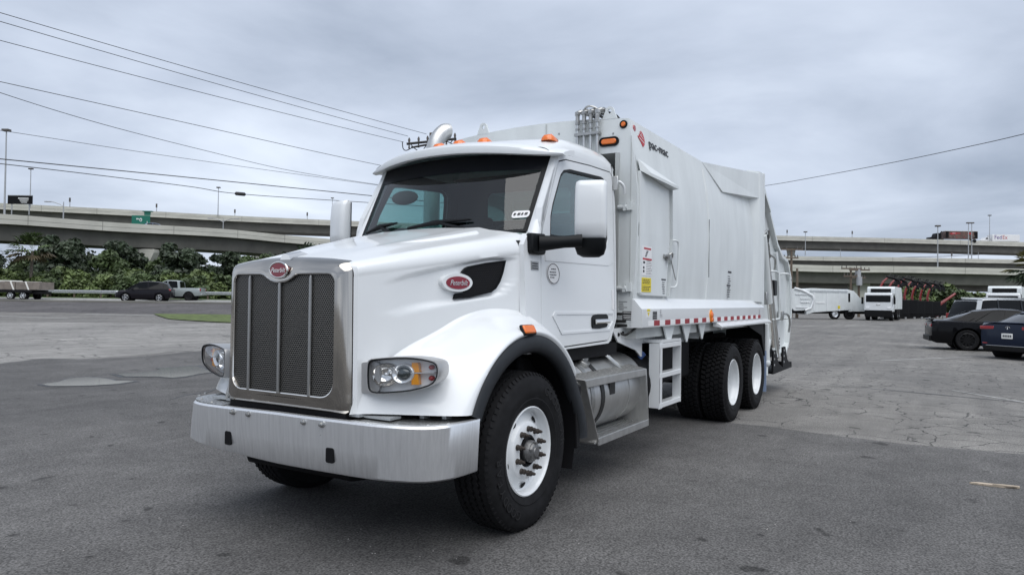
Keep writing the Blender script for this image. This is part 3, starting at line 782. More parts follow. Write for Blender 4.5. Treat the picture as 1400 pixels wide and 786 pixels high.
# ---- wheels --------------------------------------------------------
def tri(t): return abs((t % 1.0) * 2 - 1) * 2 - 1
def tyre_profile(R, W, grooves, gw, gd):
    # from outer bead to inner bead; y = 0 at the outer rim lip, -y towards the truck centre; returns profile and groove flags
    o = .030
    prof = [(.292, -.035), (.300, -.004), (.318, .010), (.345, .020), (.352, .0235), (.360, .0205), (.40, o), (.44, o + .001), (R - .075, .022), (R - .055, .021), (R - .028, .004), (R - .010, -.012)]
    fl = [0] * len(prof)
    y0, y1 = -.016, -W + .040
    n = grooves
    pts = [(R - .004, y0)]
    for g in range(n):
        c = lerp(y0, y1, (g + 1) / (n + 1))
        h = .006 * (1 - ((2 * (g + 1) / (n + 1) - 1) ** 2))
        pts += [(R + h, c + gw / 2, 1), (R + h - gd, c + gw * .3, 1), (R + h - gd, c - gw * .3, 1), (R + h, c - gw / 2, 1)]
    pts.append((R - .004, y1))
    for p in pts: prof.append(p[:2]); fl.append(1 if len(p) > 2 else 0)
    back = [(R - .010, -W + .036), (R - .05, -W + .005), (.44, -W - .0), (.36, -W + .01), (.30, -W + .04), (.292, -W + .06)]
    prof += back; fl += [0] * len(back)
    return prof, fl
def front_wheel():
    b = MB(); b.lathe([(.300, -.004), (.302, .004), (.294, .008), (.284, .000), (.277, -.020), (.270, -.052), (.258, -.060), (.225, -.050), (.205, -.034), (.196, -.018), (.188, -.012), (.110, -.010), (.104, -.03), (.10, -.06)], (0, 0, 0), 'y', 64)
    b.lathe([(.277, -.06), (.277, -.25), (.30, -.27)], (0, 0, 0), 'y', 40)
    w = b.build('front_wheel', 'white_paint', TR, smooth=40)
    prof, fl = tyre_profile(.532, .295, 4, .018, .014)
    b = MB(); b.lathe(prof, (0, 0, 0), 'y', 288, wob=lambda i, a: .0075 * tri(a / (2 * PI) * 72) if fl[i] else 0.0)
    ty = b.build('tyre', 'rubber', w, smooth=30)
    # shoulder sipes and raised sidewall lettering
    b = MB()
    for k in range(72):
        a = 2 * PI * (k + .3) / 72
        M_ = Matrix.Rotation(-a, 4, 'Y') @ Matrix.Translation((.526, -.006, 0))
        v = [M_ @ Vector(q) for q in ((-.012, .012, -.009), (-.012, .012, .009), (.0055, -.004, .008), (.0055, -.004, -.008), (-.012, -.01, -.009), (-.012, -.01, .009), (.0055, -.012, .008), (.0055, -.012, -.008))]
        b.add([tuple(q) for q in v], [(0, 1, 2, 3), (7, 6, 5, 4), (0, 4, 5, 1), (1, 5, 6, 2), (2, 6, 7, 3), (3, 7, 4, 0)])
    b.build('tread_lug', 'rubber', ty, smooth=0)['kind'] = 'stuff'
    mes = bmesh.new()
    for a0 in (148, 328):
        for k, ch in enumerate('GOODYEAR'):
            a = R_(a0 + (k - 3.5) * 9.2)
            me = text_mesh(ch, .085, 0, .0025)
            cx, cz = .425 * math.cos(a), .425 * math.sin(a)
            me.transform(basis((cx, .0305, cz), (-math.sin(a), 0, math.cos(a)), (math.cos(a), 0, math.sin(a))))
            mes.from_mesh(me); bpy.data.meshes.remove(me)
    me = bpy.data.meshes.new('sidewall_lettering'); mes.to_mesh(me); mes.free()
    link('sidewall_lettering', me, 'tyre_letter', ty, smooth=0)
    b = MB(); b.lathe([(.102, -.06), (.102, -.008), (.098, .002), (.088, .004), (.082, -.012), (.075, -.03), (.07, -.03)], (0, 0, 0), 'y', 32); b.build('hub_flange', 'frame_black', w, smooth=40)
    b = MB(); b.lathe([(.076, -.05), (.074, .020), (.066, .034), (.060, .036), (.056, .046), (.050, .052), (.036, .054), (.033, .062), (.001, .064)], (0, 0, 0), 'y', 28)
    for k in range(5):
        a = 2 * PI * k / 5 + .3; b.box((.058 * math.cos(a), .035, .058 * math.sin(a)), (.016, .05, .016))
    b.build('hub_cap', 'hub_grey', w, smooth=40)
    for k in range(10):
        a = 2 * PI * (k + .5) / 10
        MB().lathe([(.0, .052), (.008, .050), (.011, .040), (.012, .024), (.018, .021), (.0185, .008), (.017, .006), (.017, .0), (.020, -.003), (.020, -.012)], (.150 * math.cos(a), 0, .150 * math.sin(a)), 'y', 10).build('lug_nut', 'hub_brown', w, smooth=40)
    for k in range(5):
        a = R_(180 - 126 + 72 * k)
        M_ = Matrix.Rotation(-a, 4, 'Y')
        b = MB(); b.add([M_ @ Vector((.236 + .021 * math.cos(t), -.0485 + .021 * math.cos(t) * -.45 + .003, .030 * math.sin(t))) for t in [2 * PI * q / 14 for q in range(14)]], [tuple(range(14))])
        b.build('hand_hole', 'frame_black', w, smooth=0)
    return w
fw_ = front_wheel(); fw_.location = (0, 1.122, .527)
c = dup(fw_, TR); c.location = (0, -1.122, .527); c.rotation_euler = (0, 0, PI)
def rear_wheel():
    b = MB(); b.lathe([(.300, -.004), (.302, .004), (.294, .009), (.284, .003), (.279, -.015), (.276, -.045), (.268, -.060), (.262, -.085), (.256, -.165), (.235, -.185), (.19, -.190), (.15, -.180), (.145, -.150), (.10, -.148), (.095, -.09), (.001, -.085)], (0, 0, 0), 'y', 56)
    w = b.build('rear_wheel', 'white_paint', TR, smooth=40)
    for k in range(10):
        a = 2 * PI * (k + .5) / 10
        MB().lathe([(.0, -.135), (.018, -.138), (.019, -.165), (.024, -.185)], (.168 * math.cos(a), 0, .168 * math.sin(a)), 'y', 8).build('lug_nut', 'hub_brown', w, smooth=40)
    for dy in (0.0, -.335):
        R, W = .502, .272
        o = .028
        prof = [(.292, -.04), (.300, -.004), (.318, .010), (.345, .019), (.352, .023), (.36, .020), (.40, o), (.43, o), (R - .05, .018), (R - .022, .000), (R - .012, -.012), (R - .012, -W + .036), (R - .05, -W + .005), (.43, -W), (.36, -W + .01), (.30, -W + .05)]
        b = MB(); b.lathe([(r, y + dy) for r, y in prof], (0, 0, 0), 'y', 80)
        ty = b.build('tyre', 'rubber', w, smooth=40)
        b = MB()
        ys = [(.006, -.052), (-.060, -.108), (-.116, -.158), (-.166, -.214), (-.222, -.268 - .012)]
        NB = 50
        for row, (ya, yb_) in enumerate(ys):
            ya += dy; yb_ += dy
            ya, yb_ = (ya, yb_) if row else (ya + .004, yb_)
            for k in range(NB):
                a = 2 * PI * (k + (.5 if row % 2 else 0) + .12 * row) / NB
                hw = .0225; sk = .008 * (1 if row % 2 else -1)
                h0, h1 = R - .016, R + .012 - (.006 if row in (0, 4) else 0)
                M_ = Matrix.Rotation(-a, 4, 'Y')
                q = [(h0, ya, -hw + sk), (h0, ya, hw + sk), (h0, yb_, hw - sk), (h0, yb_, -hw - sk)]
                e_ = .002
                p = [(h1, ya - e_ - (.008 if row == 0 else 0), -hw + sk + e_), (h1, ya - e_ - (.008 if row == 0 else 0), hw + sk - e_), (h1, yb_ + e_, hw - sk - e_), (h1, yb_ + e_, -hw - sk + e_)]
                b.hexa([tuple(M_ @ Vector(v)) for v in q], [tuple(M_ @ Vector(v)) for v in p])
        b.build('tread_block', 'rubber', ty, smooth=0, weld=False)['kind'] = 'stuff'
    return w
rw = rear_wheel(); rw.location = (-5.31, 1.157, .505)
for x, s in ((-6.655, 1), (-5.31, -1), (-6.655, -1)):
    c = dup(rw, TR); c.location = (x, s * 1.157, .505); c.rotation_euler = (0, 0.37 if x < -6 else 0, 0 if s > 0 else PI)

# ---- chassis -------------------------------------------------------
b = MB(); b.bx(-8.0, .95, .36, .44, .78, 1.05); b.mirror(); b.build('frame_rail', 'frame_black', TR)
b = MB()
for x in (0, -5.31, -6.655): b.tube([(x, -.95, .51 if x else .46), (x, .95, .51 if x else .46)], .07, n=10); b.ball((x, 0, .52), (.24, .22, .24) if x else (.12, .3, .1))
b.tube([(-.6, 0, .75), (-5.1, 0, .62)], .06); b.bx(-1.5, .6, -.35, .35, .62, 1.2); b.bx(-2.6, -1.4, -.28, .28, .60, 1.0)
b.bx(-7.3, -4.4, -.34, .34, .70, 1.24)
b.build('axle_assembly', 'frame_black', TR)
for q in ((-1.9, -.7, -1.05, -.50, .45, 1.05), (-3.6, -2.3, -1.05, -.5, .55, 1.05), (-4.6, -3.35, .46, .80, .62, 1.10), (-1.0, -.25, .50, .90, .75, 1.16)): MB().bx(*q).build('underbody_tank', 'frame_black', TR, bevel=.04)
b = MB(); b.bx(-1.95, -.75, .45, .93, 1.06, 1.17); b.bx(-2.6, -2.0, -.9, .85, 1.10, 1.26); b.build('cab_underframe', 'frame_black', TR)

# ---- fuel tank and steps -------------------------------------------
b = MB(); b.lathe([(.001, -.80), (.20, -.805), (.29, -.825), (.322, -.87), (.325, -.90), (.325, -2.30), (.322, -2.33), (.29, -2.37), (.001, -2.39)], (0, .735, .735), 'x', 48)
tank = b.build('fuel_tank', 'dull_aluminium', TR, smooth=40)
for x in (-1.16, -1.36, -1.98):
    b = MB(); b.lathe([(.326, x + .035), (.332, x + .033), (.332, x - .033), (.326, x - .035)], (0, .735, .735), 'x', 48); b.build('tank_strap', 'steel' if x > -1.3 else 'hose_black' if x > -1.5 else 'dull_aluminium', tank, smooth=40)
b = MB(); c0 = Vector((-1.28, .90, 1.02)); ax = Vector((0, .50, .86)); b.tube([c0 - ax * .03, c0 + ax * .03], .06, n=16); b.box(c0 + ax * .04, (.10, .03, .025), Matrix.Rotation(R_(-30), 3, 'X')); b.build('filler_cap', 'steel', tank, bevel=.004)
b = MB(); b.tube(smooth_path([(-1.72, .84, 1.12), (-1.74, .92, 1.06), (-1.80, .99, .98), (-1.86, 1.02, .93)], 4), .012, n=6); b.tube(smooth_path([(-1.75, .82, 1.12), (-1.79, .92, 1.05), (-1.85, .99, .97)], 4), .010, n=6); b.build('fuel_line', 'galvanised', tank)
b = MB(); b.lathe([(.001, -2.45), (.26, -2.46), (.305, -2.50), (.31, -2.85), (.26, -2.88), (.001, -2.88)], (0, .74, .72), 'x', 32); dt = b.build('exhaust_fluid_tank', 'frame_black', TR, smooth=40)
b = MB(); b.tube([(-2.62, .90, .985), (-2.62, .94, 1.03)], .03, n=12); b.build('filler_cap', 'def_cap_blue', dt, smooth=40)
def quad_plate(a, bq, off): # thin plate from 4 points, extruded by vector
    o = Vector(off); return MB().hexa([Vector(p) for p in a], [Vector(p) + o for p in a])
st = quad_plate([(-.83, .90, .955), (-.86, 1.13, .925), (-1.14, 1.13, .385), (-1.06, .90, .40)], None, (-.012, 0, 0)).build('step_bracket', 'dull_aluminium', TR, bevel=.004)
c = quad_plate([(-2.185, .82, .96), (-2.195, 1.13, .915), (-2.27, 1.13, .385), (-2.26, .82, .40)], None, (-.012, 0, 0)).build('step_bracket', 'dull_aluminium', TR, bevel=.004)
b = MB(); b.hexa([(-.86, 1.13, .925), (-2.20, 1.13, .915), (-2.20, 1.13, .855), (-.89, 1.13, .865)], [(-.86, 1.105, .925), (-2.20, 1.105, .915), (-2.20, 1.105, .855), (-.89, 1.105, .865)])
b.hexa([(-.86, 1.13, .928), (-2.20, 1.13, .918), (-2.19, .93, .955), (-.84, .93, .965)], [(-.86, 1.13, .918), (-2.20, 1.13, .908), (-2.19, .93, .945), (-.84, .93, .955)])
up_ = b.build('upper_step', 'dull_aluminium', TR, smooth=0, bevel=.004)
def ribs(x0, x1, yy, z, par, dz=0.0):
    for y in yy:
        MB().bx(x0, x1, y - .010, y + .010, z, z + .012).build('step_rib', 'dull_aluminium', par, smooth=0)
b = MB()
for i in range(24):
    x = -.92 - i * .052; b.bx(x, x - .026, .945, 1.115, .957 - .0, .962)
b.xf(Matrix.Translation((0, 0, 0))); 
b.v = [(x, y, z - (y - .93) * .185 + .004) for x, y, z in b.v]
b.build('step_tread', 'checker_plate', up_, smooth=0)
b = MB(); b.bx(-1.13, -2.28, 1.108, 1.13, .372, .435); b.bx(-1.10, -2.27, .84, 1.108, .385, .40); lo_ = b.build('lower_step', 'dull_aluminium', TR, smooth=0, bevel=.004)
ribs(-1.12, -2.26, (.87, .92, .97, 1.02, 1.07), .402, lo_)
for x, z in ((-.865, .90), (-.885, .86)):
    for y in (.945, 1.06): MB().lathe([(0, .012), (.016, .010), (.018, 0)], (x + .02, y, z), 'x', 8).build('step_bolt', 'steel', st)
b = MB(); b.bx(-1.50, -1.62, 1.04, 1.06, .74, .86); b.build('tank_clip', 'hose_black', tank)
for x in (-1.55, -1.66): MB().tube([(x, 1.0, .39), (x, 1.0, .33)], .008, n=6).build('step_stud', 'steel', lo_)

# ---- refuse body ---------------------------------------------------
BX0, BX1 = -2.08, -7.15
YB = [(1.30, 1.045), (1.54, 1.05), (1.63, 1.052), (1.85, 1.066), (2.1, 1.078), (2.36, 1.082), (2.6, 1.075), (2.85, 1.052), (3.05, 1.018), (3.27, .982)]
def yb(x, z): return interp(YB, z)
def body_top(x): return interp([(-7.2, 3.52), (-4.45, 3.265), (-2.0, 3.27)], x)
b = MB(); rings = []
for x in [BX0 - .002, -2.6, -3.2, -3.8, -4.3, -4.45, -5.0, -5.6, -6.2, -6.7, BX1]:
    zt = body_top(x); half = []
    for k in range(9):
        y = .982 * k / 8; half.append((y, zt + .055 * (1 - (y / .982) ** 2)))
    for k in range(1, 17):
        z = lerp(zt, 1.30, k / 16); half.append((yb(x, z if z < 3.27 else 3.27), z))
    rings.append([(x, -y, z) for y, z in half[::-1]] + [(x, y, z) for y, z in half[1:]])
b.loft(rings, closed=True, caps=False); body = b.build('refuse_body', 'body_paint', TR, smooth=40)
# front bulkhead with the recess behind the cab
top = [(.982 * k / 8, 3.268 + .055 * (1 - (k / 8) ** 2)) for k in range(-8, 9)]
side = [(yb(0, lerp(3.27, 1.30, k / 12)), lerp(3.27, 1.30, k / 12)) for k in range(1, 13)]
outer = [(y, z) for y, z in top] + side + [(-y, z) for y, z in side[::-1]]
hole = [(-.87, 1.34), (.87, 1.34), (.87, 2.955), (-.87, 2.955)]
b = MB(); flat = outer + hole; tr = tessellate_polygon([[Vector((y, z, 0)) for y, z in l] for l in (outer, hole)]); n = len(flat)
b.add([(BX0 + .03, y, z) for y, z in flat] + [(BX0 - .02, y, z) for y, z in flat], [tuple(t) for t in tr] + [tuple(i + n for i in t[::-1]) for t in tr] + [(i, (i + 1) % len(outer), (i + 1) % len(outer) + n, i + n) for i in range(len(outer))] + [(len(outer) + i, len(outer) + (i + 1) % 4, len(outer) + (i + 1) % 4 + n, len(outer) + i + n) for i in range(4)])
bulk = b.build('bulkhead', 'body_paint', TR, smooth=0)
b = MB(); b.add([(BX0 + .01, -.87, 2.955), (BX0 + .01, .87, 2.955), (-2.5, .87, 2.80), (-2.5, -.87, 2.80), (-2.5, .87, 1.34), (-2.5, -.87, 1.34), (BX0 + .01, .87, 1.34), (BX0 + .01, -.87, 1.34)], [(0, 1, 2, 3), (3, 2, 4, 5), (1, 6, 4, 2), (0, 3, 5, 7), (5, 4, 6, 7)])
b.build('bulkhead_recess', 'grey_paint', TR, smooth=0)
b = MB(); b.bx(BX0 + .034, BX0 + .044, .86, .90, 1.32, 2.95); b.bx(BX0 + .03, BX0 + .037, .10, .115, 2.96, 3.31); b.build('bulkhead_edge', 'grey_paint', bulk, smooth=0)
MB().prism([(-.9, .0), (.9, 0), (.9, .62), (-.9, .62)], lambda u, v: (-2.12, u, 1.28 + v * 0 - (.04 if v else 0)), lambda u, v: (-2.42, u, 1.27 - (.04 if v else 0))).build('subframe', 'grey_paint', TR)
def lug(y, par):
    prof = [(-.075, 0), (-.062, .035)] + [(.045 * math.cos(R_(a)), .075 + .045 * math.sin(R_(a))) for a in range(180, -1, -20)] + [(.062, .035), (.075, 0)]
    hole = [(.019 * math.cos(2 * PI * k / 12), .075 + .024 * math.sin(2 * PI * k / 12)) for k in range(12)]
    flat = prof + hole; tr = tessellate_polygon([[Vector((a, c, 0)) for a, c in l] for l in (prof, hole)]); n = len(flat); m_ = len(prof)
    z0 = 3.268 + .055 * (1 - (y / .982) ** 2) - .004
    MB().add([(BX0 + .032, y + a, z0 + c) for a, c in flat] + [(BX0 + .008, y + a, z0 + c) for a, c in flat], [tuple(t) for t in tr] + [tuple(i + n for i in t[::-1]) for t in tr] + [(i, (i + 1) % m_, (i + 1) % m_ + n, i + n) for i in range(m_)] + [(m_ + i, m_ + (i + 1) % 12, m_ + (i + 1) % 12 + n, m_ + i + n) for i in range(12)]).build('lifting_lug', 'body_paint', par, smooth=30)
lug(.79, bulk); lug(-.655, bulk)
# hydraulic pipes up the bulkhead
for i, y in enumerate((.475, .545, .615, .685)):
    x = BX0 + .075
    pp = MB().tube([(x, y, 1.9), (x, y, 3.27)], .014, n=8).build('hydraulic_pipe', 'galvanised', TR, smooth=60)
    b = MB(); b.tube([(x, y, 3.255), (x, y, 3.275)], .026, n=6); b.tube([(x, y, 3.20), (x, y, 3.215)], .024, n=6); b.tube([(x, y, 3.345), (x, y, 3.375)], .030, n=6); b.tube([(x, y, 3.27), (x, y, 3.37)], .021, n=8); b.tube([(x, y, 3.365), (x - .03, y + .02, 3.385), (x - .10, y + .05, 3.37)], .022, n=8); b.tube([(x - .05, y + .028, 3.384), (x - .075, y + .04, 3.376)], .029, n=6)
    b.build('pipe_fitting', 'steel', pp, smooth=30)
    b = MB(); b.tube(smooth_path([(x - .10, y + .05, 3.37), (x - .25, y + .09, 3.36), (x - .5, y + .05, 3.34), (x - .8, y, 3.335)], 4), .014, n=6); b.build('hydraulic_hose', 'hose_black', pp, smooth=60)
b = MB(); b.bx(BX0 + .03, BX0 + .10, .45, .71, 3.14, 3.165); b.tube(smooth_path([(BX0 + .06, .53, 3.39), (BX0 + .06, .58, 3.425), (BX0 + .06, .66, 3.40), (BX0 + .05, .70, 3.35)], 4), .010, n=6); b.build('pipe_clamp', 'steel', bulk)
ol = MB().prism(rrect(.79, 3.065, .155, .05, .024), lambda u, v: (BX0 + .03, u, v), lambda u, v: (BX0 + .055, u, v)).build('clearance_lamp', 'orange_lens', TR, smooth=30, bevel=.008)
MB().prism(rrect(.79, 3.065, .205, .09, .044), lambda u, v: (BX0 + .03, u, v), lambda u, v: (BX0 + .043, u, v)).build('lamp_grommet', 'black_plastic', ol, smooth=30)
rl = MB().lathe([(0, .022), (.018, .020), (.024, .012), (.024, 0)], (BX0 + .03, .935, 3.215), 'x', 16).build('corner_lamp', 'orange_lens', TR, smooth=40)
MB().lathe([(.024, .010), (.038, .010), (.040, 0)], (BX0 + .03, .935, 3.215), 'x', 20).build('lamp_grommet', 'black_plastic', rl, smooth=40)
MB().lathe([(0, .012), (.030, .010), (.034, 0)], (-2.17, yb(0, 3.20) - .004, 3.195), 'y', 16).build('side_reflector', 'red_lens', TR, smooth=40)
# hinges on the corner post
for z in (2.43, 1.67):
    b = MB(); b.tube([(BX0 + .055, .90, z), (BX0 + .055, .99, z)], .022, n=10); b.bx(BX0 + .03, BX0 + .06, .985, 1.035, z - .03, z + .05); b.bx(BX0 + .045, BX0 + .075, .955, .98, z - .035, z + .035); b.build('hinge', 'body_paint', TR, smooth=30)
b = MB(); b.bx(BX0 + .031, BX0 + .036, 1.012, 1.018, 1.6, 3.1); b.build('post_seam', 'grey_paint', bulk, smooth=0)
for y, z in ((.83, 3.14), (.86, 2.1), (.45, 3.15), (.25, 3.2)): MB().lathe([(0, .006), (.010, .004), (.011, 0)], (BX0 + .03, y, z), 'x', 8).build('bulkhead_bolt', 'steel', bulk)

# rail along the foot of the body
RX0, RX1 = -2.04, -7.22
sec = [(1.04, 1.585), (1.066, 1.575), (1.140, 1.490), (1.148, 1.478), (1.148, 1.315), (1.143, 1.305), (1.03, 1.302)]
b = MB(); b.loft([[(x, y, z) for y, z in sec] for x in (-2.15, RX1)], True)
b.loft([[(-2.15, y, z) for y, z in sec], [(RX0, min(y, 1.142), z - (.015 if z > 1.48 else 0)) for y, z in sec]], True)
b.mirror(); rail = b.build('side_rail', 'white_paint', TR, smooth=20, bevel=.006)
b = MB(); b.loft([[(x, y, z) for y, z in ((1.10, 1.302), (1.149, 1.302), (1.21, 1.262), (1.21, 1.238), (1.10, 1.25))] for x in (-4.55, -7.45)], True); b.mirror(); b.build('rail_lip', 'white_paint', TR, smooth=20, bevel=.004)
for i in range(15):
    x = -2.34 - i * .318
    MB().bx(x, x - .155, 1.148, 1.1505, 1.318, 1.368).build('red_tape', 'red_tape', rail, smooth=0)
    MB().bx(x + .155, x + .008, 1.148, 1.1500, 1.318, 1.368).build('white_tape', 'white_tape', rail, smooth=0)
sm = MB().lathe([(0, .030), (.03, .028), (.047, .016), (.048, 0)], (-4.28, 1.148, 1.395), 'y', 20).build('rail_marker_light', 'orange_lens', TR, smooth=40)
MB().prism_y(oval(-4.28, 1.385, .125, .155, 20), 1.147, 1.158).build('lamp_grommet', 'amber_lens', sm, smooth=30)
b = MB(); b.box((-4.28, 1.165, 1.34), (.06, .03, .05)); b.build('lamp_base', 'orange_lens', sm, bevel=.01)
for x, w, h in ((-2.93, .34, .20), (-3.52, .31, .19), (-4.10, .28, .18), (-4.95, .12, .10)):
    b = MB(); b.prism_y([(x + w / 2, 1.301), (x - w / 2, 1.301), (x - .02, 1.30 - h), (x + .02, 1.30 - h)], 1.085, 1.10); b.prism_x([(1.10, 1.30), (.75, 1.30), (.75, 1.12), (1.06, 1.30 - h)], x - .006, x + .006); b.mirror(); b.build('rail_gusset', 'body_paint', TR, smooth=0)
b = MB(); b.bx(-2.10, -7.2, .55, 1.06, 1.20, 1.304); b.mirror(); b.build('floor_bearer', 'grey_paint', TR)
for z, w, hh in ((1.40, .10, .075), ):
    lb = MB().bx(-2.30, -2.42, 1.1475, 1.150, 1.375, 1.455).build('rail_label', 'steel', TR, smooth=0)
    b = MB(); [b.bx(-2.31, -2.41, 1.150, 1.1512, z_, z_ + .012) for z_ in (1.385, 1.405, 1.425, 1.44)]; b.build('label_print', 'ink', lb, smooth=0)
lb = MB().bx(-2.14, -2.23, 1.1475, 1.150, 1.40, 1.48).build('rail_label', 'label_white', TR, smooth=0)
b = MB(); b.bx(-2.145, -2.225, 1.150, 1.1512, 1.455, 1.478); b.prism_y([(-2.155, 1.445), (-2.215, 1.445), (-2.185, 1.41)], 1.150, 1.1512); b.build('label_print', 'yellow_label', lb, smooth=0)
for x0, z0 in ((-2.50, 1.40), (-6.85, 1.38)):
    b = MB(); [b.bx(x0 - random.uniform(0, .02), x0 - random.uniform(.03, .07), 1.1485, 1.150, z0 + .016 * k, z0 + .016 * k + .007) for k in range(5)]; b.build('rail_print', 'steel', rail, smooth=0)

# access door with its rain hood
DP = [(-2.13, 1.625), (-2.10, 2.2), (-2.10, 2.775), (-2.93, 2.705), (-2.94, 2.2), (-2.86, 1.60), (-2.20, 1.605)]
acc = plate('access_door', DP, [], lambda x, z: 1.094 - .010 * abs(z - 2.2), .06, 'body_paint', TR, (1, -1), bevel=.008)
b = MB(); b.add([(-2.09, 1.062, 2.89), (-2.98, 1.045, 2.81), (-2.96, 1.175, 2.740), (-2.22, 1.150, 2.765), (-2.10, 1.085, 2.775), (-2.96, 1.07, 2.700), (-2.96, 1.175, 2.712), (-2.22, 1.150, 2.735)], [(0, 1, 2, 3), (0, 3, 4), (3, 7, 4), (3, 2, 6, 7), (2, 1, 5, 6), (4, 7, 6, 5)])
b.mirror(); b.build('rain_hood', 'body_paint', TR, smooth=0)
b = MB(); b.loft([[(x, 1.115, z), (x, 1.0, z), (x - .10, 1.0, z), (x - .06, 1.085, z)] for x, z in ((-2.95, 2.72), (-2.97, 2.2), (-2.90, 1.60))], True); b.mirror(); b.build('door_jamb', 'body_paint', TR, smooth=0)
yl = MB().bx(-2.155, -2.40, 1.086, 1.0935, 1.64, 1.775).build('warning_label', 'yellow_label', acc, smooth=0)
b = MB()
for k in range(7):
    z = 1.655 + k * .016; x = -2.17
    while x > -2.38:
        L = random.uniform(.015, .05)
        if k != 3 and x - L > -2.39: b.bx(x, x - L, 1.0935, 1.0945, z, z + .007)
        x -= L + .012
b.build('label_print', 'ink', yl, smooth=0)
wl_ = MB().bx(-2.155, -2.41, 1.086, 1.0930, 1.795, 2.08).build('safety_label', 'label_white', acc, smooth=0)
b = MB(); r_ = MB()
r_.bx(-2.20, -2.39, 1.093, 1.0942, 2.045, 2.062); r_.bx(-2.17, -2.41, 1.093, 1.0942, 1.945, 1.962)
for k in range(9):
    z = 1.81 + k * .016; x = -2.27
    while x > -2.39:
        L = random.uniform(.01, .03); b.bx(x, x - L, 1.093, 1.0942, z, z + .005); x -= L + .012
for z in (1.825, 1.86): b.bx(-2.18, -2.215, 1.093, 1.0942, z, z + .022)
for k in range(4): b.bx(-2.23 - .012 * k, -2.27 - .015 * k, 1.093, 1.0942, 1.975 + k * .016, 1.985 + k * .016)
b.bx(-2.18, -2.23, 1.093, 1.0942, 1.91, 1.93)
b.build('label_print', 'ink', wl_, smooth=0); r_.build('label_heading', 'ink_red', wl_, smooth=0)
b = MB(); [b.bx(-2.72 - random.uniform(0, .03), -2.79 - random.uniform(0, .02), 1.088, 1.092, 1.63 + k * .022, 1.637 + k * .022) for k in range(6)]; b.bx(-2.70, -2.83, 1.088, 1.092, 1.765, 1.78); b.build('door_print', 'ink', acc, smooth=0)
b = MB(); b.tube([(-2.74, 1.095, 2.01), (-2.88, 1.115, 2.0)], .020, n=10); b.box((-2.83, 1.12, 2.0), (.05, .05, .06)); b.tube(smooth_path([(-2.87, 1.11, 2.03), (-2.91, 1.13, 2.05), (-2.94, 1.12, 2.01), (-2.92, 1.115, 1.97)], 4), .010, n=6); b.tube([(-2.92, 1.115, 1.97), (-3.08, 1.11, 1.78)], .006, n=6)
b.build('door_latch', 'steel', acc, smooth=50)
b = MB(); b.tube(smooth_path([(-3.02, 1.07, 2.185), (-3.06, 1.115, 2.19), (-3.12, 1.125, 2.16), (-3.125, 1.125, 2.0), (-3.12, 1.12, 1.85), (-3.10, 1.115, 1.73), (-3.05, 1.10, 1.70), (-3.01, 1.06, 1.705)], 5), .011, n=8); b.build('grab_handle', 'body_paint', TR, smooth=60)
# weld seam and rear bolster on the body side
b = MB(); b.loft([[(-4.38, yb(0, z) - .004, z), (-4.395, yb(0, z) + .010, z), (-4.41, yb(0, z) - .004, z)] for z in [1.58 + .1 * k for k in range(17)]], True); b.mirror(); b.build('body_seam', 'body_paint', TR, smooth=30)
b = MB(); b.bx(-4.392, -4.398, yb(0, 2.3) + .004, yb(0, 2.3) + .0098, 1.85, 2.55); b.build('seam_gap', 'ink', body, smooth=0)
b = MB(); b.add([(-4.42, .984, 3.262), (-5.15, 1.046, 2.99), (-6.95, 1.118, 3.135), (-6.95, 1.118, 3.505), (-4.42, .93, 3.262), (-5.15, .93, 2.96), (-6.95, .93, 3.10), (-6.95, .93, 3.505)], [(0, 1, 2, 3), (7, 6, 5, 4), (0, 4, 5, 1), (1, 5, 6, 2), (2, 6, 7, 3), (3, 7, 4, 0)]); b.mirror(); b.build('corner_bolster', 'body_paint', TR, smooth=0)
b = MB(); b.loft([[(-6.72, yb(0, z if z < 3.2 else 3.2) - .01, z), (-6.95, 1.125, z), (-7.18, 1.128, z), (-7.18, .9, z)] for z in (1.56, 1.9, 2.3, 2.7, 3.0, 3.3, 3.535)], True); b.mirror(); b.build('rear_frame', 'body_paint', TR, smooth=20)
# body decal
lg = [(-2.335, 3.205), (-2.375, 3.190), (-2.40, 3.150), (-2.405, 3.115), (-2.385, 3.075), (-2.335, 3.045), (-2.305, 3.075), (-2.29, 3.09), (-2.235, 3.125), (-2.235, 3.14), (-2.27, 3.14), (-2.275, 3.165), (-2.305, 3.165), (-2.31, 3.195)]
dl = plate('body_emblem', lg, [], lambda x, z: interp(YB, z) + .005, .004, 'ink_red', TR, (1,))
for k, (zz_, x0, x1) in enumerate(((3.11, -2.26, -2.375), (3.145, -2.29, -2.37), (3.175, -2.31, -2.35))):
    plate('emblem_stripe', [(x0, zz_ + .012), (x1, zz_ - .022), (x1, zz_ - .014), (x0, zz_ + .020)], [], lambda x, z: interp(YB, z) + .0066, .001, 'label_white', dl, (1,))
text('body_lettering', 'pac-mac', .135, (-2.80, interp(YB, 3.115) + .006, 3.118), (-1, 0, 0), (0, -.17, 1), 'ink', TR, sx=1.30, extrude=.002)
for z in (1.85, 1.95, 2.02):
    pass
b = MB(); [b.bx(-5.35 - random.uniform(0, .03), -5.46 - random.uniform(0, .05), yb(0, 1.8) + .002, yb(0, 1.8) + .006, 1.62 + k * .030, 1.63 + k * .030) for k in range(11)]; b.bx(-5.35, -5.52, yb(0, 1.95) - .002, yb(0, 1.95) + .003, 1.94, 1.965); b.bx(-5.33, -5.50, yb(0, 1.78), yb(0, 1.78) + .006, 1.765, 1.785); b.build('body_print', 'ink', body, smooth=0)

